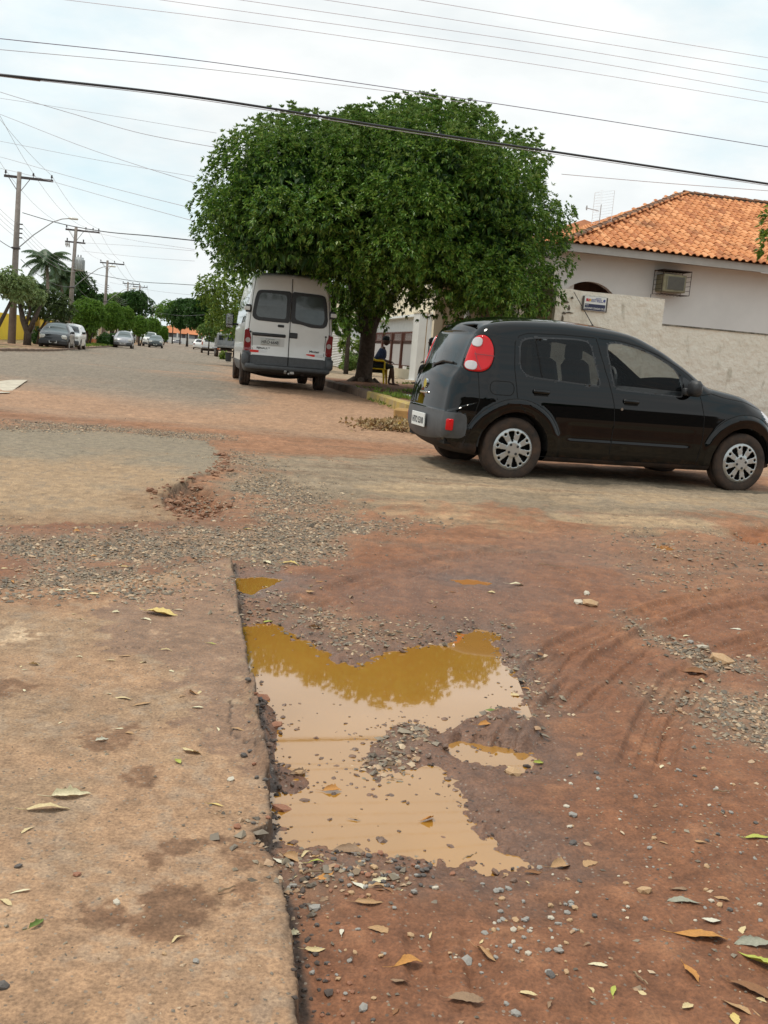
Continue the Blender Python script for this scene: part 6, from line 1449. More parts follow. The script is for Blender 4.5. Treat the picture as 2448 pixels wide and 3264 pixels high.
# bushes
for i, (px, py, D, r, lb, lm) in enumerate(((284, 1064, 80, .55, 'small bright papaya-like plant under the clipped trees', leaf_yel), (352, 1082, 88, .75, 'dark hedge bush in the orange planter', leaf_dark), (332, 1085, 86, .6, 'dark bush beside the third pole', leaf_dark), (130, 1080, 61, .6, 'dark rounded bush beside the parked black compact car', leaf_dark),
        (1122, 1100, 62, .85, 'tall leafy shrub between the louvred gate and the tree trunk', leaf_yel), (1120, 1155, 58, .55, 'grassy pale green bush at the foot of the louvred gate', leaf_bright), (1314, 1135, 50, .45, 'potted leafy plant behind the spiked fence', leaf_grey), (716, 1138, 70, .35, 'weedy tuft at the kerb near the grey truck', leaf_yel), (1322, 1160, 50, .4, 'low shrub at the foot of the white gate pillar', leaf_grey))):
    g = at(px, py, D); zc = max(r*.7, g[2]-tz(D)); e_ = 1.9 if i == 4 else 1
    simple_tree('bush', lb, 'bush', g[0], g[1], ball(0, 0, zc if i != 4 else 1.3, r, r*e_, 10, (r*.3, r*.5), 60+i, -.9), [([(0, 0, -.1), (0, 0, zc)], .04)], .04, lm, 45, 6, .17, .04, None, .2, None, .25, 1, 70+i)
# sprig of a neighbouring tree entering at the right edge
g = (7.75, 24.0)
simple_tree('garden_tree', 'tree whose leaf tips enter the picture at the right edge over the roof', 'tree', 9.2, 24.2, ball(.1, 0, 4.6, 1.15, 1.0, 22, (.35, .5), 90), [([(.6, 0, 0), (.4, 0, 2.2), (.1, 0, 4.4)], .09)], .09, leaf_yel, 18, 6, .17, .04, None, .3, None, .2, .9, 91)
# palms
def palm(px, py, D, label, n=17, Lf=2.6, seed=0):
    rn = np.random.RandomState(seed); g = at(px, py, D); h = g[2]-tz(D)
    tr = thing('palm_tree', label, 'palm', (g[0], g[1], tz(D)), 0, 'palms behind the yellow wall')
    mb = MB(); mb.smooth = True; mb.tube([(0.25, 0, -.2), (.2, 0, h*.5), (0, 0, h)], [.17, .13, .12], 8); mb.build('trunk', mat('palm_trunk', (.26, .21, .17), .9) if 'palm_trunk' not in bpy.data.materials else bpy.data.materials['palm_trunk'], tr)
    for f in range(n):
        az = 2*PI*f/n*1.0+rn.uniform(-.2, .2); el = rn.uniform(-.15, 1.25); L_ = Lf*rn.uniform(.8, 1.1); vs, fs_ = [], []
        p = np.array([0, 0, h]); d = np.array([math.cos(az)*math.cos(el), math.sin(az)*math.cos(el), math.sin(el)]); pts = [p.copy()]
        for s_ in range(12): d[2] -= .17; d /= np.linalg.norm(d); p = p+d*L_/12; pts.append(p.copy())
        sd_ = np.array([-math.sin(az), math.cos(az), 0])
        mb = MB(); mb.tube([tuple(q) for q in pts], [.022*(1-.8*i/12) for i in range(13)], 4)
        for i in range(1, 13):
            for sg in (-1, 1):
                for u in (0, .5):
                    q = pts[i-1]+(pts[i]-pts[i-1])*u; ll = .62*math.sin(PI*min(1, (i+.8)/13))+.12; dr = pts[i]-pts[i-1]; dr = dr/np.linalg.norm(dr)
                    e1 = q+sd_*sg*ll*.8+dr*ll*.45+np.array([0, 0, -ll*.55+rn.uniform(-.05, .05)]); mb.add([tuple(q-dr*.05), tuple(q+dr*.05), tuple((q+e1)/2+dr*.03+np.array([0, 0, .06])), tuple(e1)], [(0, 1, 2), (0, 2, 3)])
        mb.build('frond', leaf_palm, tr, fix=False)
palm(150, 838, 80, 'tall feathery palm between the first two poles, the left and higher one', 26, 2.2, 3)
palm(196, 885, 86, 'feathery palm just left of the second pole, the lower one', 22, 2.0, 5)
palm(118, 925, 84, 'low drooping palm left of the other two, over the olive tree', 20, 2.1, 8)
# what stands behind the camera, seen only in reflections: a wall with trees over it
bw = thing('boundary_wall', 'low wall across the street behind the viewer', 'wall', (0, -9, 0)); m_ = MB(); m_.box((0, 0, 1.2), (50, .2, 2.6)); m_.build('panel', mat('back_wall_grey', (.16, .14, .12), .9), bw)
rn = np.random.RandomState(77)
tl_ = [(np.array((x_+rn.uniform(-.5, .5), -11+rn.uniform(-1.5, 1.5), 2.2+rn.uniform(-.4, .9))), rn.uniform(1.2, 1.7)) for x_ in np.arange(-24, 26, 2.1)]
o, _a, _b = foliage('treeline', tl_, 2.5, rn, leaf_dark, None, 5, .6, .22); tag(o, 'trees across the street behind the viewer', None, None, 'stuff')
# ============================================================ POLES, LAMPS AND WIRES
pole_m = mat('pole_concrete', (.30, .26, .23), .85, col2=(.20, .165, .145), vs=3); arm_m = mat('crossarm_wood', (.085, .07, .07), .8, var=.2, vs=9)
ins_m = mat('insulator', (.05, .04, .04), .35); wire_m = mat('wire', (.48, .46, .50), .6); cable_m = mat('black_cable', (.03, .03, .035), .5); steel_m = mat('galvanised_steel', (.38, .38, .40), .45, metal=.4)
lamp_m = mat('lamp_glass', (.75, .72, .66), .2)
POLES = [((62, 548), (36, 1106), 56), ((243, 722), (217, 1096), 79), ((343, 830), (327, 1104), 110), ((408, 898), (404, 1090), 154), ((446, 909), (437, 1092), 163), ((465, 957), (461, 1092), 229), ((487, 975), (487, 1092), 267), ((503, 990), (502, 1092), 312), ((513, 1001), (511, 1092), 355)]
ordn = ['first', 'second', 'third', 'fourth', 'fifth', 'sixth', 'seventh', 'eighth', 'ninth']
look = ['nearest and tallest concrete pole with a wooden crossarm at the left edge', 'second pole, with a grey transformer and two crossarms', 'third pole, standing before the clipped trees', 'fourth pole, slim, left of the pair of distant poles', 'fifth pole, with two crossarms one above the other', 'sixth pole, behind the fourth clipped tree', 'seventh pole of the row, above the oncoming dark car', 'eighth pole of the row, small and far', 'ninth and farthest pole of the row']
tops = []
for i, ((tx_, ty_), (bx_, by_), D) in enumerate(POLES):
    T = Vector(at(tx_, ty_, D)); B = Vector(at(bx_, by_, D)); B.z = tz(D)-.3
    e = thing('utility_pole', look[i], 'pole', B, 0, 'utility poles along the left pavement'); t_ = T-B
    m_ = MB(); m_.smooth = True; m_.cyl((0, 0, 0), t_, .22 if i < 3 else .19, .115, n=12); m_.build('shaft', pole_m, e)
    nx, ny = SN; th = math.atan2(ny, nx)
    def off(p, d, z=0): return (p[0]+nx*d, p[1]+ny*d, p[2]+z)
    ah = t_+Vector((0, 0, -.28)); la, ra = (-.78, 1.75) if i < 4 else (-1.1, 1.2)
    m_ = MB(); m_.box(off(ah, (la+ra)/2), (ra-la, .10, .13), rz=th); m_.build('crossarm', arm_m, e)
    for d in (la+.08, .72 if i < 4 else 0.0, ra-.08, ra-.5):
        if d == ra-.5 and i not in (1, 4): continue
        p = off(ah, d, .065); m_ = MB(); m_.cyl(p, (p[0], p[1], p[2]+.1), .02, n=6); m_.cyl((p[0], p[1], p[2]+.08), (p[0], p[1], p[2]+.24), .062, .04, n=8); m_.build('insulator', ins_m, e)
    if i < 5:
        for s_ in (-1, 1):
            m_ = MB(); m_.cyl(off(ah, s_*.55, -.05), off(ah, s_*.06, -.75), .022, n=5); m_.build('brace', steel_m, e)
    if i in (1, 4):
        a2 = t_*(1-.09)+Vector((0, 0, 0)); m_ = MB(); m_.box(off(a2, .0, -.35), (1.5, .09, .12), rz=th); m_.build('crossarm', arm_m, e)
        for d in (-.6, .6): p = off(a2, d, -.28); m_ = MB(); m_.cyl(p, (p[0], p[1], p[2]+.2), .05, n=8); m_.build('insulator', ins_m, e)
    for zf in (.715, .69, .665, .64):
        if i > 3: break
        p = t_*zf; m_ = MB(); m_.cyl(off(p, .12), off(p, .30), .035, n=6); m_.build('insulator', ins_m, e)
    if i in (0, 1, 2):
        f0 = .575 if i == 0 else (.50 if i == 1 else .52)
        p = t_*f0; k_ = 1 if i < 2 else .9; arm = [off(p, .1, .05), off(p, .9, .85*k_), off(p, 1.9, 1.65*k_), off(p, 2.35, 1.85*k_), off(p, 2.75, 1.92*k_)]
        m_ = MB(); m_.tube(arm, .03, 6); lo = m_.build('lamp_arm', steel_m, e); q = off(p, 2.95, 1.93*k_); m_ = MB(); m_.smooth = True; m_.box(q, (.52, .20, .12), rz=th, bev=.05); m_.build('lamp_head', lamp_m, e)
        m_ = MB(); m_.box(off(p, .0, .05), (.42, .42, .10), rz=th, bev=.02); m_.build('clamp', arm_m, e)
    if i == 1:
        p = t_*.70; q = off(p, .42, 0); m_ = MB(); m_.smooth = True; m_.cyl((q[0], q[1], q[2]-.5), (q[0], q[1], q[2]+.5), .33, n=16); tr_ = m_.build('transformer', mat('transformer_grey', (.52, .54, .54), .5), e)
        m_ = MB()
        for a in np.linspace(-2.2, 1.2, 9): m_.box((q[0]+.36*math.cos(a), q[1]+.36*math.sin(a), q[2]-.05), (.10, .03, .75), rz=a)
        m_.build('cooling_fins', mat('fin_grey', (.42, .44, .44), .5), tr_)
        m_ = MB(); m_.cyl(off(p, .0, .3), off(p, .4, .3), .04, n=6); m_.cyl(off(p, .0, -.3), off(p, .4, -.3), .04, n=6); m_.build('mounting_arm', arm_m, tr_)
        for dx in (-.12, .1): m_ = MB(); m_.cyl((q[0]+dx, q[1], q[2]+.5), (q[0]+dx, q[1], q[2]+.70), .05, .03, n=8); m_.build('bushing', ins_m, tr_)
        m_ = MB()
        for j in range(3): p2 = off(t_*.895, -.45-.12*j, -.2); m_.tube([p2, (p2[0], p2[1]-.1, p2[2]-.22), (p2[0]+.06, p2[1], p2[2]-.42), p2], .03, 5)
        m_.build('fuse_cutouts', mat('porcelain', (.50, .48, .46), .4), e)
    tops.append((B+ah, B, t_, la, ra))
def wire(label, p, q, sag, r=.008, m=None, group='overhead wires', n=16, cat='wire'):
    p, q = Vector(p), Vector(q); pts = [p.lerp(q, i/n)-Vector((0, 0, sag*4*(i/n)*(1-i/n))) for i in range(n+1)]
    mb = MB(); mb.smooth = True; mb.tube(pts, r, 5); return tag(mb.build('wire', m or wire_m, None), label, cat, group)
def arm_pt(i, d, z=.28):
    a = tops[i][0]; return (a.x+SN[0]*d, a.y+SN[1]*d, a.z+z)
for i in range(0, 6):
    a, b_ = tops[i], tops[i+1]
    for d1 in (0, 1, 2):
        da = (a[3]+.08, .72 if i < 4 else 0, a[4]-.08)[d1]; db = (b_[3]+.08, .72 if i+1 < 4 else 0, b_[4]-.08)[d1]
        wire('%s power conductor between the crossarms of the %s and %s pole' % (('left-hand', 'middle', 'right-hand')[d1], ordn[i], ordn[i+1]), arm_pt(i, da), arm_pt(i+1, db), .5, .009 if i < 2 else .014)
    for zq, zf in enumerate((.715, .69, .665, .64, .52)):
        if i > 2: break
        p = a[1]+a[2]*zf; q = b_[1]+b_[2]*zf; p.x += .3; q.x += .3
        wire('%s low-voltage wire below the crossarms between the %s and %s pole' % (('uppermost', 'second', 'third', 'lowest', '')[zq], ordn[i], ordn[i+1]) if zf > .6 else 'dark telephone cable low between the %s and %s pole' % (ordn[i], ordn[i+1]), p, q, .55, .008 if zf > .6 else .018, None if zf > .6 else cable_m, 'overhead wires' if zf > .6 else 'telephone cables')
# spans coming towards the camera over the left edge
for d_, (px, py) in ((.72, (0, 380)), (1.67, (0, 435)), (-.7, (0, 520))):
    wire({.72: 'middle', 1.67: 'rightmost', -.7: 'leftmost'}[d_]+' of the three conductors rising to the left from the nearest crossarm', arm_pt(0, d_), at(px-60, py-130, 40), .15, .008, None, 'conductors left of the nearest pole')
for k_, (px, py) in enumerate(((0, 640), (0, 655), (0, 672), (0, 690), (0, 755))):
    p = tops[0][1]+tops[0][2]*(.715-.025*k_ if k_ < 4 else .57); wire(('uppermost', 'second', 'third', 'fourth', 'lowest, thickest')[k_]+' of the five wires leaving the picture left of the nearest pole', p, at(px-50, py-30, 50), .1, .008 if k_ < 4 else .018, None if k_ < 4 else cable_m, 'wires left of the nearest pole')
# long spans across the sky, at the depth of the cross street
def span(label, pts, Y0, Y1, r, m=None, group='wires across the sky'):
    n = len(pts); P = []
    for i, (px, py) in enumerate(pts): P.append(Vector(at(px, py, Y0+(Y1-Y0)*((px-pts[0][0])/(pts[-1][0]-pts[0][0])))))
    if pts[0][0] <= 0: P.insert(0, P[0]+(P[0]-P[1]).normalized()*14)
    if pts[-1][0] >= 2448: P.append(P[-1]+(P[-1]-P[-2]).normalized()*14)
    if pts[0][1] < 0: P.insert(0, P[0]+(P[0]-P[1]).normalized()*14)
    n = len(P); Q = []
    for i in range(n-1):         # Catmull-Rom
        p0, p1, p2, p3 = P[max(i-1, 0)], P[i], P[i+1], P[min(i+2, n-1)]
        for k in range(8): u = k/8; Q.append(.5*((2*p1)+(p2-p0)*u+(2*p0-5*p1+4*p2-p3)*u*u+(3*p1-p0-3*p2+p3)*u**3))
    Q.append(P[-1]); mb = MB(); mb.smooth = True; mb.tube(Q, r, 6); return tag(mb.build('wire', m or wire_m, None), label, 'wire', group)
span('thick black twisted cable sagging across the whole sky in front of the tree', [(-250, 208), (0, 238), (600, 306), (1224, 403), (1760, 483), (2448, 586), (2750, 632)], 11.3, 14.2, .0135, cable_m)
span('thin line hugging the underside of the thick black cable', [(-250, 212), (0, 243), (600, 313), (1224, 410), (1760, 490), (2448, 592), (2750, 640)], 11.35, 14.25, .004, wire_m)
span('medium dark wire crossing the sky just above the tree top', [(-250, 96), (0, 123), (612, 190), (1224, 277), (1840, 370), (2448, 468), (2750, 516)], 11.5, 14.4, .0046, mat('wire_violet', (.22, .20, .28), .5))
span('faint thin wire below the wire that crosses above the tree top', [(-200, 140), (0, 158), (612, 215), (1224, 289), (1500, 330)], 11.6, 13.4, .0035)
for k_, (x0_, pts) in enumerate(((0, [(100, -14), (640, 52), (1224, 134), (1840, 226), (2448, 327), (2700, 372)]), (0, [(430, -12), (1224, 99), (1840, 190), (2448, 297), (2700, 342)]), (0, [(700, -10), (1224, 66), (1840, 158), (2448, 262), (2700, 306)]), (0, [(960, -12), (1224, 28), (1840, 125), (2448, 223), (2700, 266)]), (0, [(1280, -10), (1840, 84), (2448, 184), (2700, 226)]))):
    span(('lowest of the five pale wires at the top of the picture', 'second lowest of the five pale wires at the top of the picture', 'middle one of the five pale wires at the top of the picture', 'second highest of the five pale wires at the top of the picture', 'highest of the five pale wires, entering from the top edge')[k_], pts, 11.8, 14.6, .0034, mat('pale_wire', (.75, .71, .78), .5) if k_ == 0 else bpy.data.materials['pale_wire'], 'pale wires at the top of the picture')
for pts, Y0, Y1, r, lb in (([(-150, 240), (0, 293), (240, 365), (450, 425), (690, 470)], 30, 27, .008, 'dark service wire slanting down from the left edge to the crown, topmost'), ([(-150, 293), (0, 313), (340, 366), (690, 424)], 30, 27, .005, 'faint service wire crossing the topmost slanting one'), ([(-150, 310), (0, 364), (250, 462), (450, 530), (620, 583)], 34, 27, .0075, 'dark slanting wire ending at the left of the crown below the blue gap'),
    ([(-150, 425), (0, 450), (300, 508), (620, 563)], 34, 27, .0055, 'faint slanting wire above the nearest crossarm'), ([(-100, 480), (0, 500), (160, 545), (380, 605), (620, 665)], 50, 30, .009, 'dark wire passing over the nearest crossarm to the crown'), ([(-50, 525), (100, 560), (330, 625), (620, 705)], 50, 30, .009, 'dark wire from the nearest crossarm to the crown'),
    ([(72, 678), (190, 712), (330, 738), (480, 752), (650, 770)], 56, 34, .020, 'twisted black cable from the nearest pole past the second crossarm'), ([(245, 862), (420, 895), (560, 905), (640, 910)], 79, 60, .018, 'dark telephone cable crossing from the second pole to the right-hand trees'), ([(245, 730), (420, 765), (620, 795)], 79, 45, .009, 'thin wire from the second pole to the right-hand trees'),
    ([(250, 773), (450, 785), (620, 800)], 80, 50, .009, 'faint wire crossing the street beyond the second pole'), ([(260, 800), (450, 820), (620, 832)], 82, 55, .009, 'lower faint wire crossing the street beyond the second pole'), ([(350, 900), (480, 925), (610, 940)], 110, 80, .012, 'faint wire crossing from the third pole'), ([(470, 990), (560, 1005), (660, 1003)], 240, 110, .02, 'far wire crossing the street end'), ([(1790, 555), (2100, 582), (2448, 608), (2600, 618)], 30, 32, .009, 'thin wire over the tile roof right of the tree')):
    span(lb, pts, Y0, Y1, r, cable_m if r > .015 else wire_m, 'service wires')
# ============================================================ OTHER VEHICLES
def gen_car(label, cat, pos, rz, prof, paint, wins, W0, roofw, wheels, wr, head='front', lower=None, name='parked_car', feats=(), group=None, N_=150, glass=None):
    e = thing(name, label, cat, pos, rz, group); zb = max(z for x, z in prof)*.60
    xs = [p[0] for p in prof]; xm, xM = min(xs), max(xs)
    def Wf(x, z): return W0-(W0-roofw)*smth(zb, max(z_ for _, z_ in prof), z)-.10*smth(xM-.7, xM, x)-.06*smth(xm+.5, xm, x)-.04*smth(.4, .2, z)
    def sc_(x, z, sg):
        for c in wheels:
            if math.hypot(x-c, z-wr) < wr*1.17: return None
        for i, w_ in enumerate(wins):
            if in_poly(x, z, w_): return 'side_window#%d_%d' % (i, sg)
        if lower and z < lower: return 'lower_trim'
        return 'body'
    top = max(z for x, z in prof)
    def stc(x, z, q, yw, n):
        if n[0] > .25 and zb+.03 < z < top-.05 and abs(q) < .9 and x > 0: return 'windscreen'
        if n[0] < -.25 and zb+.08 < z < top-.08 and abs(q) < .88 and x < 0: return 'rear_window'
        if lower and z < lower: return 'lower_trim'
        return 'body'
    co, fs = shell(prof, Wf, lambda x, z: .12 if z > .4 else .05, (.55, xm+.5, xM-.5), N_, 5, 16, sc_, stc, lambda x, z, n: .05 if abs(n[0]) < .5 else .09, 10, tuple(wins)+tuple(circle(c, wr, wr*1.17, 16) for c in wheels), .03)
    g_ = glass or dark_glass
    emit(co, fs, {'body': paint, 'side_window': g_, 'windscreen': g_, 'rear_window': g_, 'lower_trim': grey_plastic}, e, {})
    for c in wheels:
        for s_ in (-1, 1):
            w_ = MB(); w_.smooth = True; w_.cyl((0, -.09, 0), (0, .09, 0), wr, n=18); wo = w_.build('wheel', rubber, e); wo.location = (c, s_*(W0-.11), wr)
            h_ = MB(); h_.cyl((0, s_*.085, 0), (0, s_*.098, 0), wr*.6, n=14); h_.build('rim', silver, wo)
    u = MB(); u.box(((xm+xM)/2, 0, wr*.95), ((xM-xm)*.9, W0*1.5, wr*.5)); u.build('underbody', mudsill, e)
    for (nm, c, d, m_) in feats: b_ = MB(); b_.box(c, d, bev=min(d)*.3); b_.build(nm, m_, e)
    for s_ in (-1, 1):
        b_ = MB(); b_.smooth = True; b_.box((wheels[1]-.62, s_*(W0+.08), zb+.10), (.10, .18, .13), bev=.03); b_.build('wing_mirror', paint if paint is not white_paint else black_plastic, e)
    return e
FACE = math.atan2(-.979, .203); AWAY = FACE+PI; CROSS_R = YAW
hatch = [(-1.72, .30), (-1.80, .55), (-1.74, .92), (-1.45, 1.32), (-1.15, 1.42), (-.2, 1.45), (.30, 1.36), (.95, .98), (1.5, .84), (1.76, .66), (1.80, .42), (1.74, .24), (0, .2), (-1.3, .22)]
hw_ = [roundpoly([(-1.25, .97), (-1.05, 1.32), (-.32, 1.36), (-.32, .95)]), roundpoly([(-.25, .95), (-.25, 1.36), (.18, 1.31), (.72, .96)])]
sedan = [(-2.0, .35), (-2.06, .6), (-2.0, .92), (-1.45, 1.0), (-1.0, 1.34), (-.5, 1.42), (.15, 1.41), (.55, 1.3), (1.1, .98), (1.7, .88), (2.0, .68), (2.04, .4), (1.95, .24), (0, .2), (-1.6, .24)]
sw_w = [roundpoly([(-1.2, .98), (-.85, 1.28), (-.22, 1.34), (-.22, .96)]), roundpoly([(-.15, .96), (-.15, 1.34), (.35, 1.28), (.88, .97)])]
suv = [(-2.1, .45), (-2.15, .8), (-2.1, 1.15), (-1.95, 1.62), (-1.7, 1.74), (.1, 1.76), (.45, 1.66), (1.05, 1.18), (1.9, 1.05), (2.15, .85), (2.18, .5), (2.0, .35), (0, .32), (-1.8, .38)]
suv_w = [roundpoly([(-1.9, 1.18), (-1.8, 1.6), (-1.0, 1.64), (-1.0, 1.16)]), roundpoly([(-.92, 1.16), (-.92, 1.64), (-.15, 1.64), (-.15, 1.16)]), roundpoly([(-.08, 1.16), (-.08, 1.64), (.38, 1.55), (.85, 1.18)])]
head_m = mat('headlamp', (.62, .62, .58), .1, coat=1)
def front_feats(x, w, z, dark=True, plate=True, drk=black_plastic, zc=None, hs=.30, hh=.20):
    f = [('headlight', (x-.10, -w*.70, z), (.20, hs, hh), head_m), ('headlight', (x-.10, w*.70, z), (.20, hs, hh), head_m), ('grille', (x-.02, 0, z-.05), (.10, w*.7, .10), drk), ('bumper', (x-.03, 0, .40), (.16, w*1.85, .26), drk if dark else grey_plastic)]
    if plate: f.append(('licence_plate', (x+.06, 0, .42), (.02, .40, .13), plate_m))
    return f
dgrey = mat('charcoal_paint', (.010, .012, .014), .3, coat=.5); silver_p = mat('silver_paint', (.36, .36, .38), .35, metal=.35, coat=.5); green_p = mat('dark_green_paint', (.02, .032, .03), .3, coat=.8)
def pos_of(px, D): g = at(px, 1090, D); return (g[0], g[1], tz(g[1])-.01)
gen_car('small black compact car facing us, parked before the yellow wall', 'car', pos_of(182, 56.5), FACE, hatch, dgrey, hw_, .80, .56, (-1.15, 1.20), .28, feats=front_feats(1.80, .80, .68, hs=.30, hh=.24), glass=mat('sky_glass', (.10, .125, .125), .10, spec=.7))
sky_glass = bpy.data.materials['sky_glass']
gen_car('white estate car parked right behind the small black compact car', 'car', pos_of(221, 61), FACE, sedan[:3]+[(-1.9, 1.35), (-1.6, 1.45), (-.3, 1.47)]+sedan[7:], white_paint, [roundpoly([(-1.7, 1.0), (-1.62, 1.35), (-.95, 1.39), (-.95, .98)])]+sw_w[1:]+[roundpoly([(-.88, .97), (-.88, 1.38), (-.22, 1.38), (-.22, .96)])], .82, .62, (-1.3, 1.3), .30, feats=front_feats(2.03, .82, .72, False))
gen_car('silver hatchback facing us, parked beyond the third pole', 'car', pos_of(395, 88), FACE, hatch, silver_p, hw_, .80, .58, (-1.15, 1.20), .28, feats=front_feats(1.80, .80, .68, False), glass=sky_glass)
gen_car('white sport utility vehicle parked facing us, left of the oncoming dark car', 'car', pos_of(478, 128), FACE, suv, white_paint, suv_w, .90, .68, (-1.35, 1.35), .36, feats=front_feats(2.18, .9, .88, False), glass=sky_glass)
gen_car('dark green sedan driving towards us in the far carriageway', 'car', pos_of(497, 117), FACE, sedan, green_p, sw_w, .82, .58, (-1.28, 1.28), .29, name='moving_car', feats=front_feats(2.04, .82, .70), glass=sky_glass)
gen_car('white car parked on the right side just left of the white pickup', 'car', pos_of(635, 140), AWAY, sedan, white_paint, sw_w, .82, .58, (-1.28, 1.28), .29, feats=[('tail_lamp', (-2.0, -.65, .75), (.1, .25, .2), dark_red_lens), ('tail_lamp', (-2.0, .65, .75), (.1, .25, .2), dark_red_lens)])
gen_car('tiny silver hatchback crossing the far end of the street', 'car', pos_of(564, 385), CROSS_R+PI, hatch, silver_p, hw_, .80, .58, (-1.15, 1.20), .28, name='moving_car')
gen_car('tiny black car standing at the far left end of the street', 'car', pos_of(527, 330), FACE, hatch, dgrey, hw_, .80, .58, (-1.15, 1.20), .28)
# white pickup with canopy, seen from behind
pk = [(-2.55, .55), (-2.6, .80), (-2.58, 1.12), (-2.45, 1.62), (-2.3, 1.74), (-.2, 1.78), (.35, 1.74), (.75, 1.55), (1.15, 1.20), (2.2, 1.05), (2.45, .8), (2.45, .5), (2.2, .42), (0, .42), (-2.2, .5)]
gen_car('white pickup with a hard canopy parked on the right, seen from behind', 'pickup', pos_of(669, 107), AWAY, pk, white_paint, [roundpoly([(-2.3, 1.22), (-2.2, 1.62), (-.75, 1.66), (-.75, 1.22)]), roundpoly([(-.6, 1.2), (-.6, 1.66), (.35, 1.64), (.95, 1.2)])], .90, .70, (-1.55, 1.55), .37, name='parked_pickup',
    feats=[('tail_lamp', (-2.52, -.80, 1.0), (.12, .14, .34), mat('pickup_lamp', (.5, .10, .05), .2)), ('tail_lamp', (-2.52, .80, 1.0), (.12, .14, .34), bpy.data.materials['pickup_lamp']), ('rear_bumper', (-2.66, 0, .62), (.12, 1.7, .16), silver_p), ('licence_plate', (-2.74, 0, .62), (.02, .4, .13), plate_m), ('tailgate_handle', (-2.62, 0, 1.02), (.04, .22, .06), black_plastic)])
# grey truck behind the van's mirror
tp = pos_of(722, 84); tk = thing('parked_truck', 'old grey flatbed truck parked between the pickup and the van', 'truck', tp, AWAY)
gm_ = mat('weathered_grey', (.26, .26, .26), .7, var=.2, vs=3)
m_ = MB(); m_.box((1.6, 0, 1.35), (1.3, 1.5, 1.3), bev=.12); m_.build('cab', gm_, tk); m_ = MB(); m_.box((.96, -.36, 1.58), (.04, .5, .4), bev=.015); m_.build('cab_window', dark_glass, tk); m_ = MB(); m_.box((.96, .36, 1.58), (.04, .5, .4), bev=.015); m_.build('cab_window', dark_glass, tk)
m_ = MB(); m_.box((-.6, 0, .88), (3.2, 1.9, .14)); m_.build('flatbed', gm_, tk)
for z_ in (1.05, 1.25, 1.45):
    for s_ in (-1, 1): m_ = MB(); m_.box((-.6, s_*.93, z_), (3.2, .04, .14)); m_.build('side_board', gm_, tk)
for y_ in (-.9, -.3, .3, .9): m_ = MB(); m_.box((-2.18, y_, 1.2), (.06, .06, .7)); m_.build('stake', gm_, tk)
m_ = MB(); m_.box((.3, 0, .62), (4.6, .8, .26)); m_.box((-2.2, 0, .55), (.1, 1.8, .10)); m_.build('chassis', mudsill, tk)
for x_ in (-1.4, 1.6):
    for s_ in (-1, 1): w_ = MB(); w_.smooth = True; w_.cyl((0, -.12, 0), (0, .12, 0), .36, n=18); wo = w_.build('wheel', rubber, tk); wo.location = (x_, s_*.78, .36); h_ = MB(); h_.cyl((0, s_*.11, 0), (0, s_*.13, 0), .2, n=12); h_.build('rim', silver, wo)
for s_ in (-1, 1): m_ = MB(); m_.box((-2.24, s_*.7, .66), (.06, .2, .1)); m_.build('tail_lamp', mat('truck_lamp', (.5, .12, .04), .3) if s_ < 0 else bpy.data.materials['truck_lamp'], tk)
bn = thing('bin', 'small black bin standing at the kerb in front of the grey truck', 'bin', (*at(728, 1140, 60)[:2], tz(60)+.05)); m_ = MB(); m_.lathe([(.16, 0), (.20, .5), (.22, .5), (.22, .54), (.17, .54), (.15, .08), (.001, .05)], 14); m_.build('bucket', black_plastic, bn)

# ============================================================ PEOPLE AND CHAIRS
skin = mat('skin', (.10, .052, .034), .6); hair_m = mat('hair', (.008, .007, .006), .7)
def body_mesh(name, J, E_, m, parent, root=0, sub=2):
    me = bpy.data.meshes.new(name); me.from_pydata([j[0] for j in J], E_, []); o = link(bpy.data.objects.new(name, me), parent)
    sk = o.modifiers.new('skin', 'SKIN'); sk.use_smooth_shade = True
    for v, j in zip(me.skin_vertices[0].data, J): v.radius = j[1] if isinstance(j[1], tuple) else (j[1], j[1])
    me.skin_vertices[0].data[root].use_root = True
    ss = o.modifiers.new('sub', 'SUBSURF'); ss.levels = sub; ss.render_levels = sub; me.materials.append(m); return o
def chair(x, y, z, rz, label, m):
    e = thing('plastic_chair', label, 'chair', (x, y, z), rz)     # faces +x
    s_ = MB(); s_.smooth = True; s_.box((0, 0, .43), (.46, .48, .035), bev=.015); s_.build('seat', m, e)
    T = Matrix.Translation((-.235, 0, .66)) @ Matrix.Rotation(R(-12), 4, 'Y'); b_ = MB()
    b_.box((0, 0, .19), (.03, .46, .08), bev=.01, M=T); b_.box((0, -.21, -.02), (.03, .05, .46), bev=.01, M=T); b_.box((0, .21, -.02), (.03, .05, .46), bev=.01, M=T)
    for y_ in (-.13, -.065, 0, .065, .13): b_.box((0, y_, -.03), (.02, .045, .40), bev=.006, M=T)
    b_.build('backrest', m, e)
    for s2 in (-1, 1):
        a_ = MB(); a_.tube([(-.27, s2*.245, .80), (-.18, s2*.265, .69), (-.02, s2*.275, .655), (.17, s2*.275, .655), (.215, s2*.27, .63), (.215, s2*.265, .50), (.22, s2*.26, .42)], [.022, .026, .03, .03, .026, .024, .03], 8); a_.build('armrest', m, e)
        for x2, lean in ((.19, .035), (-.20, -.07)):
            l_ = MB(); l_.add([(x2-.035, s2*.20, .43), (x2+.035, s2*.20, .43), (x2+.035, s2*.25, .43), (x2-.035, s2*.25, .43), (x2+lean-.02, s2*.24, 0), (x2+lean+.02, s2*.24, 0), (x2+lean+.02, s2*.28, 0), (x2+lean-.02, s2*.28, 0)], [(0, 1, 2, 3), (7, 6, 5, 4), (0, 4, 5, 1), (1, 5, 6, 2), (2, 6, 7, 3), (3, 7, 4, 0)]); l_.build('leg', m, e)
    return e
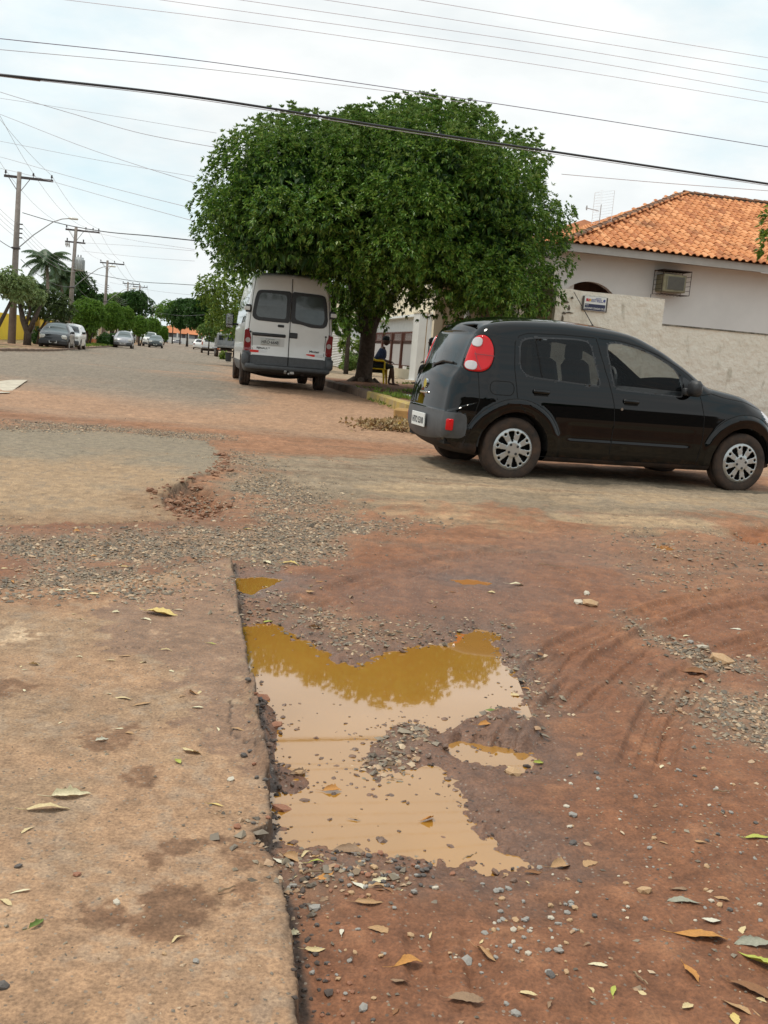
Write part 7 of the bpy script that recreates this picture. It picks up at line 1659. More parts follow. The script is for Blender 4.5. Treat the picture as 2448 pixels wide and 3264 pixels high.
ylw = mat('yellow_plastic', (.78, .56, .015), .4)
PZ = tz(28.3)+.15
chair(-.50, 28.3, PZ, R(-8), 'yellow plastic armchair beside the tree trunk', ylw)
def seated(label, x, y, z, rz, shirt, pants, bare_legs=True, capm=None, lean=.06):
    e = thing('person', label, 'person', (x, y, z), rz)
    J = [((-.04, 0, .52), (.17, .13)), ((lean*.2, 0, .70), (.15, .13)), ((lean*1.0, 0, .90), (.17, .125)), ((lean*1.6, 0, .985), (.075, .065)), ((lean*2.0, 0, 1.06), (.05, .05)),
         ((-.02, -.10, .49), (.10, .085)), ((.40, -.13, .52), (.075, .065)), ((.44, -.14, .28), (.058, .052)), ((.47, -.14, .09), (.038, .036)), ((.50, -.15, .04), (.035, .035)), ((.66, -.16, .025), (.035, .022)),
         ((-.02, .10, .49), (.10, .085)), ((.36, .12, .52), (.075, .065)), ((.34, .13, .28), (.058, .052)), ((.30, .13, .09), (.038, .036)), ((.32, .13, .04), (.035, .035)), ((.47, .14, .025), (.035, .022)),
         ((lean*1.4, -.19, .92), (.058, .055)), ((.06, -.25, .70), (.042, .042)), ((.27, -.20, .66), (.032, .032)), ((.36, -.16, .66), (.03, .02)),
         ((lean*1.4, .19, .92), (.058, .055)), ((.06, .25, .70), (.042, .042)), ((.27, .17, .64), (.032, .032)), ((.36, .13, .63), (.03, .02))]
    E_ = [(0, 1), (1, 2), (2, 3), (3, 4), (0, 5), (5, 6), (6, 7), (7, 8), (8, 9), (9, 10), (0, 11), (11, 12), (12, 13), (13, 14), (14, 15), (15, 16), (2, 17), (17, 18), (18, 19), (19, 20), (2, 21), (21, 22), (22, 23), (23, 24)]
    body_mesh('body', J, E_, skin, e)
    JS = [(J[i][0], tuple(r*1.35 for r in J[i][1])) for i in (0, 1, 2, 3)]+[(J[i][0], tuple(r*1.6 for r in J[i][1])) for i in (17, 18, 21, 22)]
    body_mesh('shirt', JS, [(0, 1), (1, 2), (2, 3), (2, 4), (4, 5), (2, 6), (6, 7)], shirt, e)
    ids = (0, 5, 6, 7, 11, 12, 13) if bare_legs else (0, 5, 6, 7, 8, 11, 12, 13, 14)
    JP = [(J[i][0] if not (bare_legs and i in (7, 13)) else tuple(J[i-1][0][k]*.7+J[i][0][k]*.3 for k in range(3)), tuple(r*1.22 for r in J[i][1])) for i in ids]
    h_ = (len(ids)-1)//2; body_mesh('trousers' if not bare_legs else 'shorts', JP, [(0, 1)]+[(k, k+1) for k in range(1, h_)]+[(0, h_+1)]+[(k, k+1) for k in range(h_+1, 2*h_)], pants, e)
    hx = lean*2.3+.02; hz = 1.20; hm = MB(); hm.smooth = True      # head with brow, nose, jaw and ears
    n1, n2 = 14, 20; vs = []
    for i in range(n1+1):
        a = PI*i/n1; zz = math.cos(a)
        for j in range(n2):
            b_ = 2*PI*j/n2; cx, cy = math.cos(b_), math.sin(b_); r = math.sin(a)
            x_ = cx*r*.098; y_ = cy*r*.076; z_ = zz*.118
            if zz < -.1: x_ = x_*(1-.12*(-zz))+.012*(-zz); y_ *= 1-.28*(-zz)
            if cx > .93: x_ += .022*max(0, 1-abs(zz+.10)/.22); x_ -= .010*max(0, 1-abs(zz-.12)/.12); x_ += .008*max(0, 1-abs(zz+.50)/.1)
            vs.append((hx+x_, y_, hz+z_))
    hm.add(vs, [(i*n2+j, i*n2+(j+1) % n2, (i+1)*n2+(j+1) % n2, (i+1)*n2+j) for i in range(n1) for j in range(n2)])
    for s_ in (-1, 1): hm.box((hx-.005, s_*.078, hz-.01), (.035, .016, .055), bev=.006)
    hd = hm.build('head', skin, e, smooth=True)
    for s_ in (-1, 1): q = MB(); q.smooth = True; q.box((hx+.083, s_*.030, hz+.014), (.012, .022, .010), bev=.003); q.build('eye', mat('eye_white', (.5, .48, .45), .3) if 'eye_white' not in bpy.data.materials else bpy.data.materials['eye_white'], hd)
    q = MB(); q.box((hx+.090, 0, hz-.058), (.012, .045, .010), bev=.004); q.build('mouth', mat('lips', (.12, .04, .03), .6) if 'lips' not in bpy.data.materials else bpy.data.materials['lips'], hd)
    for s_ in (-1, 1):               # five fingers on each hand, curled over the lap
        wx, wy, wz = J[20][0] if s_ < 0 else J[24][0]
        for f in range(4):
            yy = wy+(-.027+.018*f); ln = (.055, .065, .06, .048)[f]; q = MB(); q.smooth = True; q.tube([(wx, yy, wz), (wx+ln*.6, yy, wz-.004), (wx+ln, yy, wz-.03)], [.010, .009, .007], 6); q.build('finger', skin, e)
        q = MB(); q.smooth = True; q.tube([(wx-.02, wy-s_*.03*-1, wz), (wx+.02, wy+s_*.048, wz-.006), (wx+.045, wy+s_*.045, wz-.02)], [.011, .010, .008], 6); q.build('thumb', skin, e)
    q = MB(); q.smooth = True
    if capm:
        q.lathe([(.104, 0), (.106, .04), (.095, .085), (.06, .115), (.001, .122)], 20, Matrix.Translation((hx-.005, 0, hz+.03)) @ Matrix.Scale(.80, 4, (0, 1, 0))); q.box((hx+.13, 0, hz+.035), (.11, .13, .012), bev=.005); q.build('cap', capm, e)
    else:
        q.lathe([(.092, -.07), (.110, -.02), (.112, .04), (.098, .09), (.06, .125), (.001, .132)], 20, Matrix.Translation((hx-.018, 0, hz+.01)) @ Matrix.Scale(.80, 4, (0, 1, 0))); q.build('hair', hair_m, e)
    return e
seated('man in a blue shirt, dark shorts and cap sitting on the yellow chair', -.50, 28.3, PZ, R(-8), mat('blue_shirt', (.022, .04, .095), .85, var=.4, vs=14), mat('dark_shorts', (.03, .035, .03), .9), True, mat('dark_cap', (.012, .014, .016), .8))
st2 = mat('dark_stool_wood', (.06, .04, .03), .8)
s2 = thing('stool', 'low dark stool behind the black hatchback under the sitting person', 'stool', (1.18, 28.6, PZ+.08)); m_ = MB(); m_.box((0, 0, .42), (.38, .38, .04), bev=.01); m_.build('seat', st2, s2)
for a_ in (-1, 1):
    for b_ in (-1, 1): m_ = MB(); m_.cyl((a_*.15, b_*.15, .40), (a_*.17, b_*.17, 0), .02, n=8); m_.build('leg', st2, s2)
seated('dark-haired person in a blue-grey shirt and black trousers sitting behind the black hatchback', 1.10, 28.6, PZ+.08, PI-R(5), mat('greyblue_shirt', (.10, .14, .24), .85), mat('black_trousers', (.008, .008, .01), .8), False)

# ============================================================ LITTER, LEAVES, STONES, WEEDS
lf_cols = {'pale': (.60, .47, .25), 'yellow': (.62, .46, .16), 'cream': (.66, .58, .38), 'brown': (.24, .11, .045), 'orange': (.48, .22, .055), 'green': (.14, .20, .04), 'grey': (.30, .29, .22), 'yg': (.40, .42, .08), 'tan': (.42, .25, .12), 'dull': (.27, .17, .10), 'white': (.62, .58, .46)}
lf_mats = {k: mat('dry_leaf_'+k, tuple(c*.8 for c in v), .55, col2=tuple(min(1, c*1.15) for c in v), vs=16) for k, v in lf_cols.items()}
for m in lf_mats.values():
    m.node_tree.nodes['Principled BSDF'].inputs['Specular IOR Level'].default_value = .35
lr = random.Random(8)
def leaf_mesh(seed, wide=.26, curl=1.0, fold=.35, twist=.0, stem=.25):
    r = random.Random(seed*7+1); n = 13; m_ = MB(); m_.smooth = True; vs = []
    bend = r.uniform(-.45, .45); cu = curl*r.uniform(.1, .7); asym = r.uniform(-.35, .35); pk = r.uniform(.38, .6)
    rag = [1+r.uniform(-.22, .22) for _ in range(2*n+4)]; roll_l, roll_r = r.uniform(-.3, 1.3), r.uniform(-.3, 1.3); f1, f2 = r.uniform(5, 11), r.uniform(0, 6)
    for i in range(n+1):
        u = i/n; uu = u**(math.log(.5)/math.log(pk)); w = wide*max(0, math.sin(PI*uu))**.8; x = u-.5; yb = bend*(u-.5)**2*1.3+.02*math.sin(u*7+seed)
        z0 = cu*.22*math.sin(PI*u)+.018*math.sin(u*f1+f2); tw = twist*(u-.5)*1.6
        for sd in (-1, -.72, -.38, 0, .38, .72, 1):
            wr = w*(rag[2*i+(sd > 0)] if abs(sd) > .9 else 1)*(1+asym*(1 if sd > 0 else -1)); yy = sd*wr; rl = roll_r if sd > 0 else roll_l
            zz = z0+fold*abs(yy)*.8+rl*yy*yy*2.2+.012*math.sin(u*17+sd*3+seed); yy *= 1-.35*abs(rl)*abs(sd)**2*.6
            vs.append((x+.02*math.sin(sd*4+u*9), yb+yy*math.cos(tw)-zz*math.sin(tw), zz*math.cos(tw)+yy*math.sin(tw)))
    m_.add(vs, [(i*7+k, i*7+k+1, (i+1)*7+k+1, (i+1)*7+k) for i in range(n) for k in range(6)])
    if stem: m_.tube([(-.5, bend*.3, 0), (-.5-stem*.5, bend*.4, .03), (-.5-stem, bend*.5+.05, .06)], [.016, .012, .009], 5)
    me_o = m_.build('leaf_proto', lf_mats['pale'], None, smooth=True, fix=False); me = me_o.data; bpy.data.objects.remove(me_o); return me
variants = [leaf_mesh(i, .15+.045*(i % 4), .4+.4*(i % 3), .1+.2*(i % 3), .5*((i % 5)-2)*.7, (.0, .22, .35)[i % 3]) for i in range(20)]
SC = ['grey', 'dark', 'reddish', 'pale', 'ochre']
def reg(px, py, x0, x1, y0, y1):
    a = 'left' if px < x0 else ('right' if px > x1 else 'middle'); b = 'far' if py < y0 else ('near' if py > y1 else 'central')
    return b+' '+a
def put_leaf(px, py, wpx, ang, colk, label, v=None, group=None, up=.004, zoff=None):
    x, y, z = gnear(px, py); d = math.sqrt(x*x+y*y+EYE*EYE); L_ = wpx*d/FPX
    me = variants[(v if v is not None else lr.randrange(20))].copy(); me.materials[0] = lf_mats[colk]
    o = bpy.data.objects.new('leaf', me); C.objects.link(o); o.location = (x, y, (z if zoff is None else zoff)+up*.5+L_*.006); o.scale = (L_, L_*lr.uniform(.65, 1.05), L_*lr.uniform(.30, .70)); o.rotation_euler = (lr.uniform(-.12, .12), lr.uniform(-.10, .10), R(ang))
    return tag(o, label, 'leaf', group)
# leaves that one can find by their label
L_key = [(150, 2640, 125, 15, 'pale', 'large pale curled leaf lying alone on the left slab, halfway down', 1), (225, 2595, 110, 20, 'cream', 'arched cream leaf just behind the large pale curled leaf on the slab'), (85, 2705, 48, 60, 'pale', 'small crumpled pale leaf under the large pale curled leaf'), (62, 2905, 60, 30, 'cream', 'narrow cream leaf at the left edge of the slab'), (18, 2945, 50, -30, 'pale', 'pale leaf cut by the left edge of the picture'),
 (120, 3015, 60, 70, 'green', 'oval dull green leaf flat on the lower left slab', 2), (684, 2618, 56, -20, 'yellow', 'bright yellow oval leaf alone on the slab near its edge', 4), (560, 3058, 44, 50, 'pale', 'thin pale leaf below the dark damp stain'), (515, 1992, 105, -5, 'yellow', 'long wavy yellow leaf on the wet part of the slab', 7), (466, 2008, 40, -15, 'cream', 'short cream leaf beside the long wavy yellow leaf'), (566, 1977, 34, 20, 'cream', 'small cream leaf behind the long wavy yellow leaf'), (367, 1986, 24, 10, 'cream', 'tiny cream leaf left of the wet stain'),
 (672, 2090, 30, 0, 'yg', 'small yellowish leaf near the slab edge by the puddle'), (530, 2113, 38, 5, 'pale', 'small pale leaf in front of the dark pebbles on the wet slab'), (395, 2130, 40, 30, 'tan', 'tan folded leaf on the damp slab'), (350, 2147, 34, 20, 'pale', 'pale leaf at the border of the damp patch'), (395, 2272, 66, -15, 'pale', 'long pale leaf in the middle of the slab'), (446, 2290, 66, 40, 'tan', 'split tan leaf crossing the long pale leaf in mid-slab'), (626, 2302, 40, 5, 'cream', 'cream leaf on the dark wet corner of the slab'), (612, 2255, 46, -40, 'tan', 'tan leaf lying at the border of the wet corner'), (755, 2375, 44, -5, 'tan', 'leaf fragment by the crack at the slab edge'),
 (325, 2412, 42, 40, 'white', 'thin white leaf blade on the slab'), (568, 2478, 42, -80, 'yg', 'curled yellow-green leaf on the slab'), (608, 2448, 72, -20, 'pale', 'ragged pale leaf behind the curled yellow-green leaf'), (200, 1912, 56, 20, 'cream', 'narrow cream leaf by the gravel at the top of the slab'), (300, 1925, 44, -15, 'pale', 'pale leaf by the gravel at the top of the slab'), (105, 2160, 36, 5, 'pale', 'thin pale leaf near the whitish patch'),
 (930, 1800, 62, -20, 'yellow', 'long yellow leaf behind the small puddle'), (845, 1795, 50, -45, 'cream', 'cream leaf standing at the corner of the slab behind the small puddle'), (985, 1895, 40, 10, 'tan', 'tan leaf right of the small puddle'), (1648, 1871, 54, 3, 'cream', 'pale leaf lying alone on the mud behind the large puddle', 5), (2340, 2015, 40, -10, 'white', 'crumpled white scrap by the tyre tracks on the right', 9), (2190, 2020, 26, 20, 'cream', 'small cream leaf by the tyre tracks'),
 (1363, 2590, 58, 40, 'orange', 'curled orange leaf standing in the lower part of the puddle', 3), (1130, 2585, 46, -10, 'tan', 'sunken tan leaf left of the orange leaf in the puddle'), (1060, 2500, 60, 10, 'orange', 'orange-brown leaf floating by the stones in the puddle'), (965, 2590, 70, 25, 'pale', 'pale wet leaf on the left shore of the puddle'), (955, 2450, 60, 10, 'dull', 'dull brown leaf on the left shore of the puddle'), (1270, 2460, 70, 3, 'dull', 'dull wet leaf at the foot of the gravel island'),
 (1545, 2325, 48, 20, 'orange', 'curled orange leaf right of the gravel island'), (1574, 2255, 50, -30, 'green', 'green leaf standing at the right shore of the puddle', 6), (1722, 2416, 38, 20, 'yg', 'yellow-green leaf at the tip of the small side puddle'), (1716, 2082, 48, 15, 'brown', 'brown leaf right of the puddle top'), (1682, 2172, 44, -40, 'orange', 'orange folded leaf right of the puddle'), (1645, 2200, 40, 10, 'pale', 'pale flat leaf beside the orange folded leaf'), (1640, 2250, 46, 10, 'brown', 'reddish leaf on the right shore of the puddle'), (1000, 1998, 50, 0, 'tan', 'tan leaf on the gravel at the top shore of the puddle'), (855, 1968, 40, 40, 'yg', 'olive leaf at the upper left corner of the puddle'),
 (940, 2957, 66, 25, 'cream', 'veined cream leaf on the mud beside the lower slab edge', 2), (1087, 2957, 42, 85, 'white', 'small whitish cupped leaf standing on the mud', 8), (1008, 3008, 62, 15, 'pale', 'pale leaf below the two cream leaves on the mud'), (925, 3005, 48, 88, 'tan', 'upright sliver of leaf against the lower slab edge'), (1148, 2826, 62, -25, 'white', 'torn white leaf on the pebbles below the puddle', 9), (1216, 2806, 58, 35, 'cream', 'curved cream leaf right of the torn white leaf'), (1202, 2832, 46, 5, 'tan', 'tan leaf under the curved cream leaf'), (1176, 2882, 84, 0, 'tan', 'long half-buried tan leaf on the mud'), (1222, 2960, 92, -8, 'tan', 'long thin tan leaf pressed in the mud'),
 (1298, 3075, 96, 25, 'orange', 'golden-brown leaf with a hooked tip low in the middle'), (1275, 3138, 62, -10, 'dull', 'dull flat leaf under the golden-brown leaf'), (1373, 2980, 34, 80, 'pale', 'small folded pale leaf in the lower middle'), (1550, 3042, 82, -50, 'tan', 'three-pointed tan leaf low in the middle'), (1486, 3192, 108, 5, 'dull', 'big dead brown leaf near the bottom edge'), (925, 2720, 66, -40, 'tan', 'tan leaf among the pebbles at the lower left shore'), (975, 2705, 60, 60, 'pale', 'broad pale leaf among the pebbles at the lower left shore'), (1010, 2740, 56, 20, 'yg', 'greenish leaf among the pebbles at the lower left shore'), (885, 2722, 50, -50, 'white', 'whitish leaf in the dark notch of the slab edge'), (1035, 2780, 74, 35, 'orange', 'orange leaf with a stalk among the pebbles'), (1110, 2695, 100, -5, 'dull', 'long wet leaf along the bottom shore of the puddle'),
 (1792, 2754, 76, 25, 'tan', 'curled pinkish-tan leaf right below the puddle', 11), (1700, 2780, 56, 10, 'brown', 'dark brown leaf scrap right below the puddle'), (1880, 2745, 54, 30, 'tan', 'faint tan leaf right of the curled pinkish leaf'), (1905, 3072, 60, 0, 'cream', 'cream caterpillar-shaped leaf on the mud', 12), (1951, 3157, 48, 70, 'yg', 'pale green heart-shaped leaf flat on the mud', 8), (2193, 3216, 44, 30, 'pale', 'small triangular leaf near the bottom edge'), (1678, 3178, 62, -10, 'pale', 'thin pale leaf by the grey stones at the bottom'), (1748, 3205, 40, 70, 'dull', 'dull veined leaf at the bottom'),
 (2230, 2985, 150, -8, 'orange', 'long orange-brown leaf with a long stalk on the right', 10), (2180, 2880, 98, -5, 'grey', 'grey-green leaf flat on the mud on the right'), (2160, 2840, 60, 10, 'dull', 'dull leaf fragment behind the grey-green leaf'), (2270, 2935, 62, 8, 'white', 'white folded leaf behind the long stalked leaf'), (2398, 3008, 118, 8, 'grey', 'pale grey-green leaf cut by the right edge', 6), (2415, 3070, 110, -25, 'yg', 'yellow-green leaf at the right edge below the grey one', 3), (2400, 3170, 130, -35, 'brown', 'shiny red-brown curled leaf at the lower right edge', 13), (2360, 3225, 110, -30, 'tan', 'olive-tan narrow leaf in the lower right corner'), (2335, 3250, 60, 80, 'yellow', 'yellow leaf tip in the bottom right corner'), (2205, 3110, 80, -75, 'orange', 'rust-coloured narrow leaf standing on the right'), (2365, 2970, 44, 60, 'pale', 'small pale leaf above the grey-green leaf at the right edge'), (2300, 2870, 46, -30, 'tan', 'small tan leaf on the mud at the right'), (2412, 2688, 76, 12, 'yg', 'olive-yellow pointed leaf by the pebbles near the right edge', 4),
 (2108, 2453, 26, 60, 'cream', 'small cream triangular leaf in the middle right mud'), (2220, 2138, 80, -15, 'brown', 'brown leaf cluster by the tyre tracks'), (1845, 2400, 36, 50, 'tan', 'faint leaf left of the small side puddle tip'), (1870, 3020, 30, 20, 'dull', 'small dull leaf mid right mud')]
for k in L_key: put_leaf(k[0], k[1], k[2]*1.0, k[3], k[4], k[5], k[6] if len(k) > 6 else None, None, .004, (WL1+.002) if k[5].find('in the') >= 0 and 'puddle' in k[5] and 'below' not in k[5] and k[1] > 2480 and k[1] < 2620 else None)
for i in range(70):
    px, py = lr.uniform(870, 2430), lr.uniform(1850, 3240)
    if i % 3 == 0: px, py = lr.uniform(760, 1650), lr.uniform(1890, 2080)
    if i % 3 == 1: px, py = lr.uniform(860, 1300), lr.uniform(2690, 2860)
    c_ = lr.choice(['dull', 'tan', 'brown', 'dull', 'pale']); put_leaf(px, py, lr.uniform(14, 40), lr.uniform(0, 360), c_, 'small %s leaf fragment trodden into the %s mud around the puddle' % (c_, reg(px, py, 1200, 1700, 2150, 2750)), None, 'leaf fragments on the mud', .001)
for i in range(26): px, py, c_ = lr.uniform(20, 720), lr.uniform(1900, 2400), lr.choice(['pale', 'tan', 'cream']); put_leaf(px, py, lr.uniform(12, 30), lr.uniform(0, 360), c_, 'small %s leaf fragment on the %s part of the pale slab' % (c_, reg(px, py, 250, 500, 2050, 2220)), None, 'leaf fragments on the slab', .001)
for i in range(22): px, py, c_ = lr.uniform(0, 1100), lr.uniform(1660, 1900), lr.choice(['pale', 'tan', 'yellow', 'orange']); put_leaf(px, py, lr.uniform(12, 34), lr.uniform(0, 360), c_, 'small %s leaf on the %s part of the gravel band' % (c_, reg(px, py, 350, 750, 1740, 1820)), None, 'leaves on the gravel', .008)
# litter heap of leaves at the corner of the kerb
hp = rs.normal(0, 1, (900, 2))*np.array([.27, .13]); hc = gp(1275, 1368); hx_ = hc[0]+hp[:, 0]*1.0; hy_ = hc[1]+hp[:, 1]*2.2
Pq = np.stack([hx_, hy_, np.array([ground_h(a, b_) for a, b_ in zip(hx_, hy_)])+np.abs(rs.normal(0, .03, 900))*np.exp(-(hp[:, 0]/.6)**2)+.015], -1)
V_, F_ = whorls(Pq, rs.normal(0, 1, (900, 3))+np.array([0, 0, .8]), rs, 3, .09, .022, .1, 1.0)
tag(np_mesh('leaf_litter', V_, F_, leaf_mat('litter_leaf', [(.14, .07, .03), (.32, .19, .08), (.46, .30, .14), (.24, .17, .06), (.55, .42, .24)], .6, .1), smooth=False), 'heap of dry leaves swept against the corner kerb', None, None, 'stuff')
def crumple(px, py, s_, m, name, label, cat, off=.03, sq=.5):
    x, y, z = gnear(px, py); n = 0; rn2 = np.random.RandomState(int(px)); v = ico*(1+rn2.uniform(-.35, .35, (12, 1)))*np.array([s_, s_*.7, s_*sq]); m_ = MB(); m_.add([tuple(q) for q in v], [tuple(f) for f in icf]); o = m_.build(name, m); o.location = (x, y, z+off); return tag(o, label, cat)
ybag = mat('yellow_bag', (.82, .55, .01), .45)
crumple(1277, 1372, .13, ybag, 'rubbish', 'crumpled yellow plastic bag in the leaf heap', 'rubbish', .06, .45); crumple(1222, 1358, .07, ybag, 'rubbish', 'small yellow wrapper left of the yellow bag', 'rubbish', .04)
crumple(1300, 1292, .10, sw, 'rubbish', 'white paper scrap on the weedy corner pavement', 'rubbish', .05, .4); crumple(1333, 1345, .10, mat('blue_bag', (.25, .42, .50), .5), 'rubbish', 'pale blue plastic scrap by the rear of the black car', 'rubbish', .05, .4)
cb = thing('concrete_block', 'broken ochre kerb block lying among the leaves behind the car', 'block', (*gnear(1312, 1345)[:2], gnear(1312, 1345)[2]+.08), R(-10)); m_ = MB(); m_.box((0, 0, 0), (.55, .25, .2), bev=.03); m_.build('block', mat('ochre_block', (.42, .25, .09), .9, var=.2, vs=6), cb)
# weeds on the corner pavement
wd = []
for cx, cy, n_, sx in ((1345, 1275, 120, .45), (1275, 1296, 60, .4), (1235, 1283, 36, .4), (1195, 1262, 14, .4), (1390, 1285, 60, .4), (1330, 1245, 24, .9)):
    g = gnear(cx, cy); q = rs.normal(0, 1, (n_, 2))*np.array([sx*.45, .35]); wd.append(np.stack([g[0]+q[:, 0], g[1]+q[:, 1], np.array([ground_h(g[0]+a, g[1]+b_) for a, b_ in q])], -1))
wd = np.concatenate(wd); V_, F_ = whorls(wd, np.tile(np.array([0, 0, 1.0]), (len(wd), 1))+rs.normal(0, .25, (len(wd), 3)), rs, 4, .13, .010, -.1, .6)
tag(np_mesh('weeds', V_, F_, leaf_yel, smooth=False), 'grassy weeds growing on the corner pavement', None, None, 'stuff')
wd = []
for l_, s0_, s1_, n_ in ((-7.4, 62, 92, 900), (4.6, 60, 80, 500), (-8.2, 92, 130, 700)):
    l2 = l_+rs.normal(0, .4, n_); s2_ = rs.uniform(s0_, s1_, n_); p = np.stack([l2*SN[0]+s2_*SD[0], l2*SN[1]+s2_*SD[1]], -1); wd.append(np.stack([p[:, 0], p[:, 1], tzn(p[:, 1])+.08], -1))
wd = np.concatenate(wd); V_, F_ = whorls(wd, np.tile(np.array([0, 0, 1.0]), (len(wd), 1))+rs.normal(0, .25, (len(wd), 3)), rs, 4, .22, .03, -.1, .6)
tag(np_mesh('grass', V_, F_, leaf_yel, smooth=False), 'grass along the far verges', None, None, 'stuff')
# road paint at the left edge
m_ = MB(); pq = [(-60, 1222), (36, 1215), (88, 1215), (30, 1254), (-60, 1256)]
pts = [gp(*q) for q in pq]; m_.add([(p[0], p[1], ground_h(p[0], p[1])+.012) for p in pts], [tuple(range(len(pts)))])
m_.build('painted_marking', mat('road_paint', (.62, .56, .44), .8, col2=(.40, .34, .26), vs=6), None, fix=False); tag(bpy.data.objects['painted_marking'], 'worn white painted marking on the asphalt', None, None, 'structure')
# bigger single stones
stone_ms = [mat('stone_grey', (.24, .22, .20), .8, col2=(.36, .34, .30), vs=12), mat('stone_dark', (.075, .065, .06), .8, col2=(.15, .13, .115), vs=12), mat('stone_red', (.26, .10, .055), .8, col2=(.34, .17, .10), vs=12), mat('stone_pale', (.48, .42, .33), .8, col2=(.58, .52, .42), vs=12), mat('stone_ochre', (.42, .25, .12), .8, col2=(.5, .34, .2), vs=12)]
stv = []
for i in range(8):
    rn2 = np.random.RandomState(300+i); bm = bmesh.new(); bmesh.ops.create_icosphere(bm, subdivisions=1, radius=.5)
    for v in bm.verts: v.co *= 1+rn2.uniform(-.22, .22); v.co.z *= .62
    stv.append(bm)
stm = {}
def put_stone(px, py, wpx, mi_, label, group=None, sink=.3, flat=1.0):
    x, y, z = gnear(px, py); d = math.sqrt(x*x+y*y+EYE*EYE); s_ = wpx*d/FPX; k = lr.randrange(8)
    if (k, mi_) not in stm:
        me = bpy.data.meshes.new('stone'); stv[k].to_mesh(me); me.materials.append(stone_ms[mi_]); stm[(k, mi_)] = me
    o = bpy.data.objects.new('stone', stm[(k, mi_)]); C.objects.link(o); o.scale = (s_, s_*lr.uniform(.65, .95), s_*flat*lr.uniform(.7, 1.1)); o.location = (x, y, z+s_*flat*.31*(1-2*sink)); o.rotation_euler = (lr.uniform(-.3, .3), lr.uniform(-.3, .3), lr.uniform(0, 6.28)); return tag(o, label, 'stone', group)
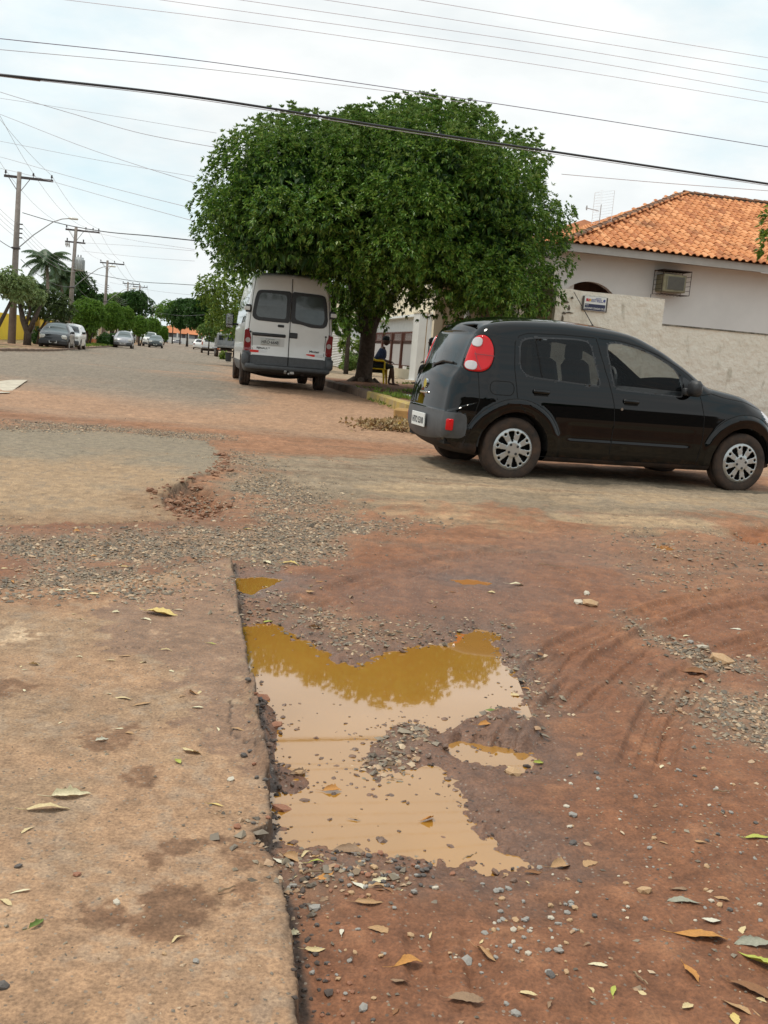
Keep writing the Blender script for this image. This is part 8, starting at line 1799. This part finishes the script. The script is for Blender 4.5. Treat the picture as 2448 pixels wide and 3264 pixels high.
for k in [(838, 2210, 62, 2, 'reddish stone at the slab edge by the sky reflection', .25), (905, 2545, 80, 2, 'flat red clod on the left shore of the puddle'), (955, 2442, 52, 4, 'rounded ochre stone on the left shore of the puddle'), (880, 2300, 44, 2, 'small red stone against the slab edge'), (1210, 2480, 22, 3, 'little pale round stone at the gravel island'), (1640, 2445, 66, 4, 'sandy clod beside the small side puddle'), (1825, 2600, 30, 0, 'grey stone standing out of the mud right of the puddle'), (1828, 2680, 34, 1, 'dark slaty stone with a pale edge below the puddle'), (732, 2535, 26, 3, 'pale pebble alone on the slab near the edge'), (370, 2942, 28, 3, 'sparkling white pebble left of the damp stain'), (620, 3133, 28, 0, 'grey pebble on the slab right of the damp stain'), (8, 3222, 42, 1, 'dark rounded stone at the lower left corner'), (55, 2828, 28, 1, 'dark pebble on the left slab'), (520, 3110, 18, 4, 'orange pebble on the lower slab'),
    (243, 2852, 30, 2, 'flat reddish disc-shaped stone on the slab'), (1005, 2872, 40, 0, 'light grey stone in the mud by the lower slab edge'), (1160, 3197, 38, 0, 'cubic grey stone near the bottom edge'), (990, 3243, 26, 4, 'round ochre pebble at the bottom edge'), (1490, 3055, 52, 0, 'blue-grey flat stone low in the middle'), (1645, 3230, 36, 0, 'grey stone at the bottom, left of the cream leaf'), (1778, 3035, 38, 0, 'large faceted grey stone in the lower right mud'), (1757, 3115, 34, 1, 'dark grey block-shaped stone in the lower right mud'), (2125, 2095, 0, 0, ''), (2300, 2095, 84, 4, 'large flat sandy concrete lump by the tyre tracks on the right', .38), (2240, 2068, 40, 3, 'flat pale stone left of the large concrete lump'), (2200, 2050, 26, 0, 'small grey stone left of the flat pale stone'), (1880, 1925, 60, 4, 'sandy rubble lump in the middle distance mud'), (1845, 1920, 40, 3, 'pale rubble lump beside the sandy one'), (1870, 1893, 30, 3, 'small white stone behind the rubble lumps'), (2055, 2845, 44, 4, 'ochre pointed stone in the right-hand mud'), (1995, 2815, 22, 4, 'orange pebble in the right-hand mud'), (1435, 3040, 18, 4, 'tiny orange pebble in the lower middle mud'), (1310, 2975, 26, 4, 'two-tone pebble in the lower middle')]:
    if k[2]: put_stone(k[0], k[1], k[2], k[3], k[4], None, .28 if len(k) < 6 else k[5], .8)
for i in range(95):
    px, py = lr.gauss(1150, 130), lr.gauss(2790, 40)
    if px < 890: continue
    c_ = lr.choice([0, 1, 1, 2, 4]); w_ = lr.uniform(12, 24); put_stone(px, py, w_, c_, '%s %s pebble in the %s part of the pebble bed below the puddle' % ('larger' if w_ > 18 else 'small', SC[c_], reg(px, py, 1080, 1220, 2770, 2815)), 'pebbles below the puddle', .2)
for i in range(70): px, py, w_, c_ = lr.gauss(1660, 110), lr.gauss(2960, 95), lr.uniform(10, 26), lr.choice([0, 0, 0, 3, 4]); put_stone(px, py, w_, c_, '%s %s chip in the %s of the stone patch low on the right' % ('larger' if w_ > 18 else 'small', SC[c_], reg(px, py, 1600, 1720, 2910, 3010)), 'stone chips in the lower right mud', .35)
for i in range(60): px, py, w_, c_ = lr.uniform(1750, 2440), lr.uniform(2450, 2950), lr.uniform(9, 22), lr.choice([0, 0, 3, 4, 1]); put_stone(px, py, w_, c_, '%s %s stone sunk in the %s part of the right mud' % ('larger' if w_ > 15 else 'small', SC[c_], reg(px, py, 1980, 2210, 2620, 2790)), 'stones in the right-hand mud', .35)
for i in range(34): px, py, c_, w_ = lr.gauss(1110, 60), lr.uniform(2900, 3250), lr.choice([0, 1, 2, 4]), lr.uniform(10, 22); put_stone(px, py, w_, c_, '%s %s stone in the %s of the narrow stone trail right of the slab' % ('larger' if w_ > 16 else 'small', SC[c_], reg(px, py, 1080, 1140, 3000, 3130)), 'stones in the lower middle mud', .3)
for i in range(36): px, py, c_, w_ = lr.gauss(830, 30), lr.uniform(1900, 2700), lr.choice([1, 1, 2]), lr.uniform(10, 26); put_stone(px, py, w_, c_, '%s %s crumb of broken asphalt at the %s of the slab edge' % ('larger' if w_ > 18 else 'small', SC[c_], 'upper part' if py < 2100 else 'upper middle' if py < 2300 else 'lower middle' if py < 2500 else 'notch end'), 'asphalt crumbs under the slab edge', .2)
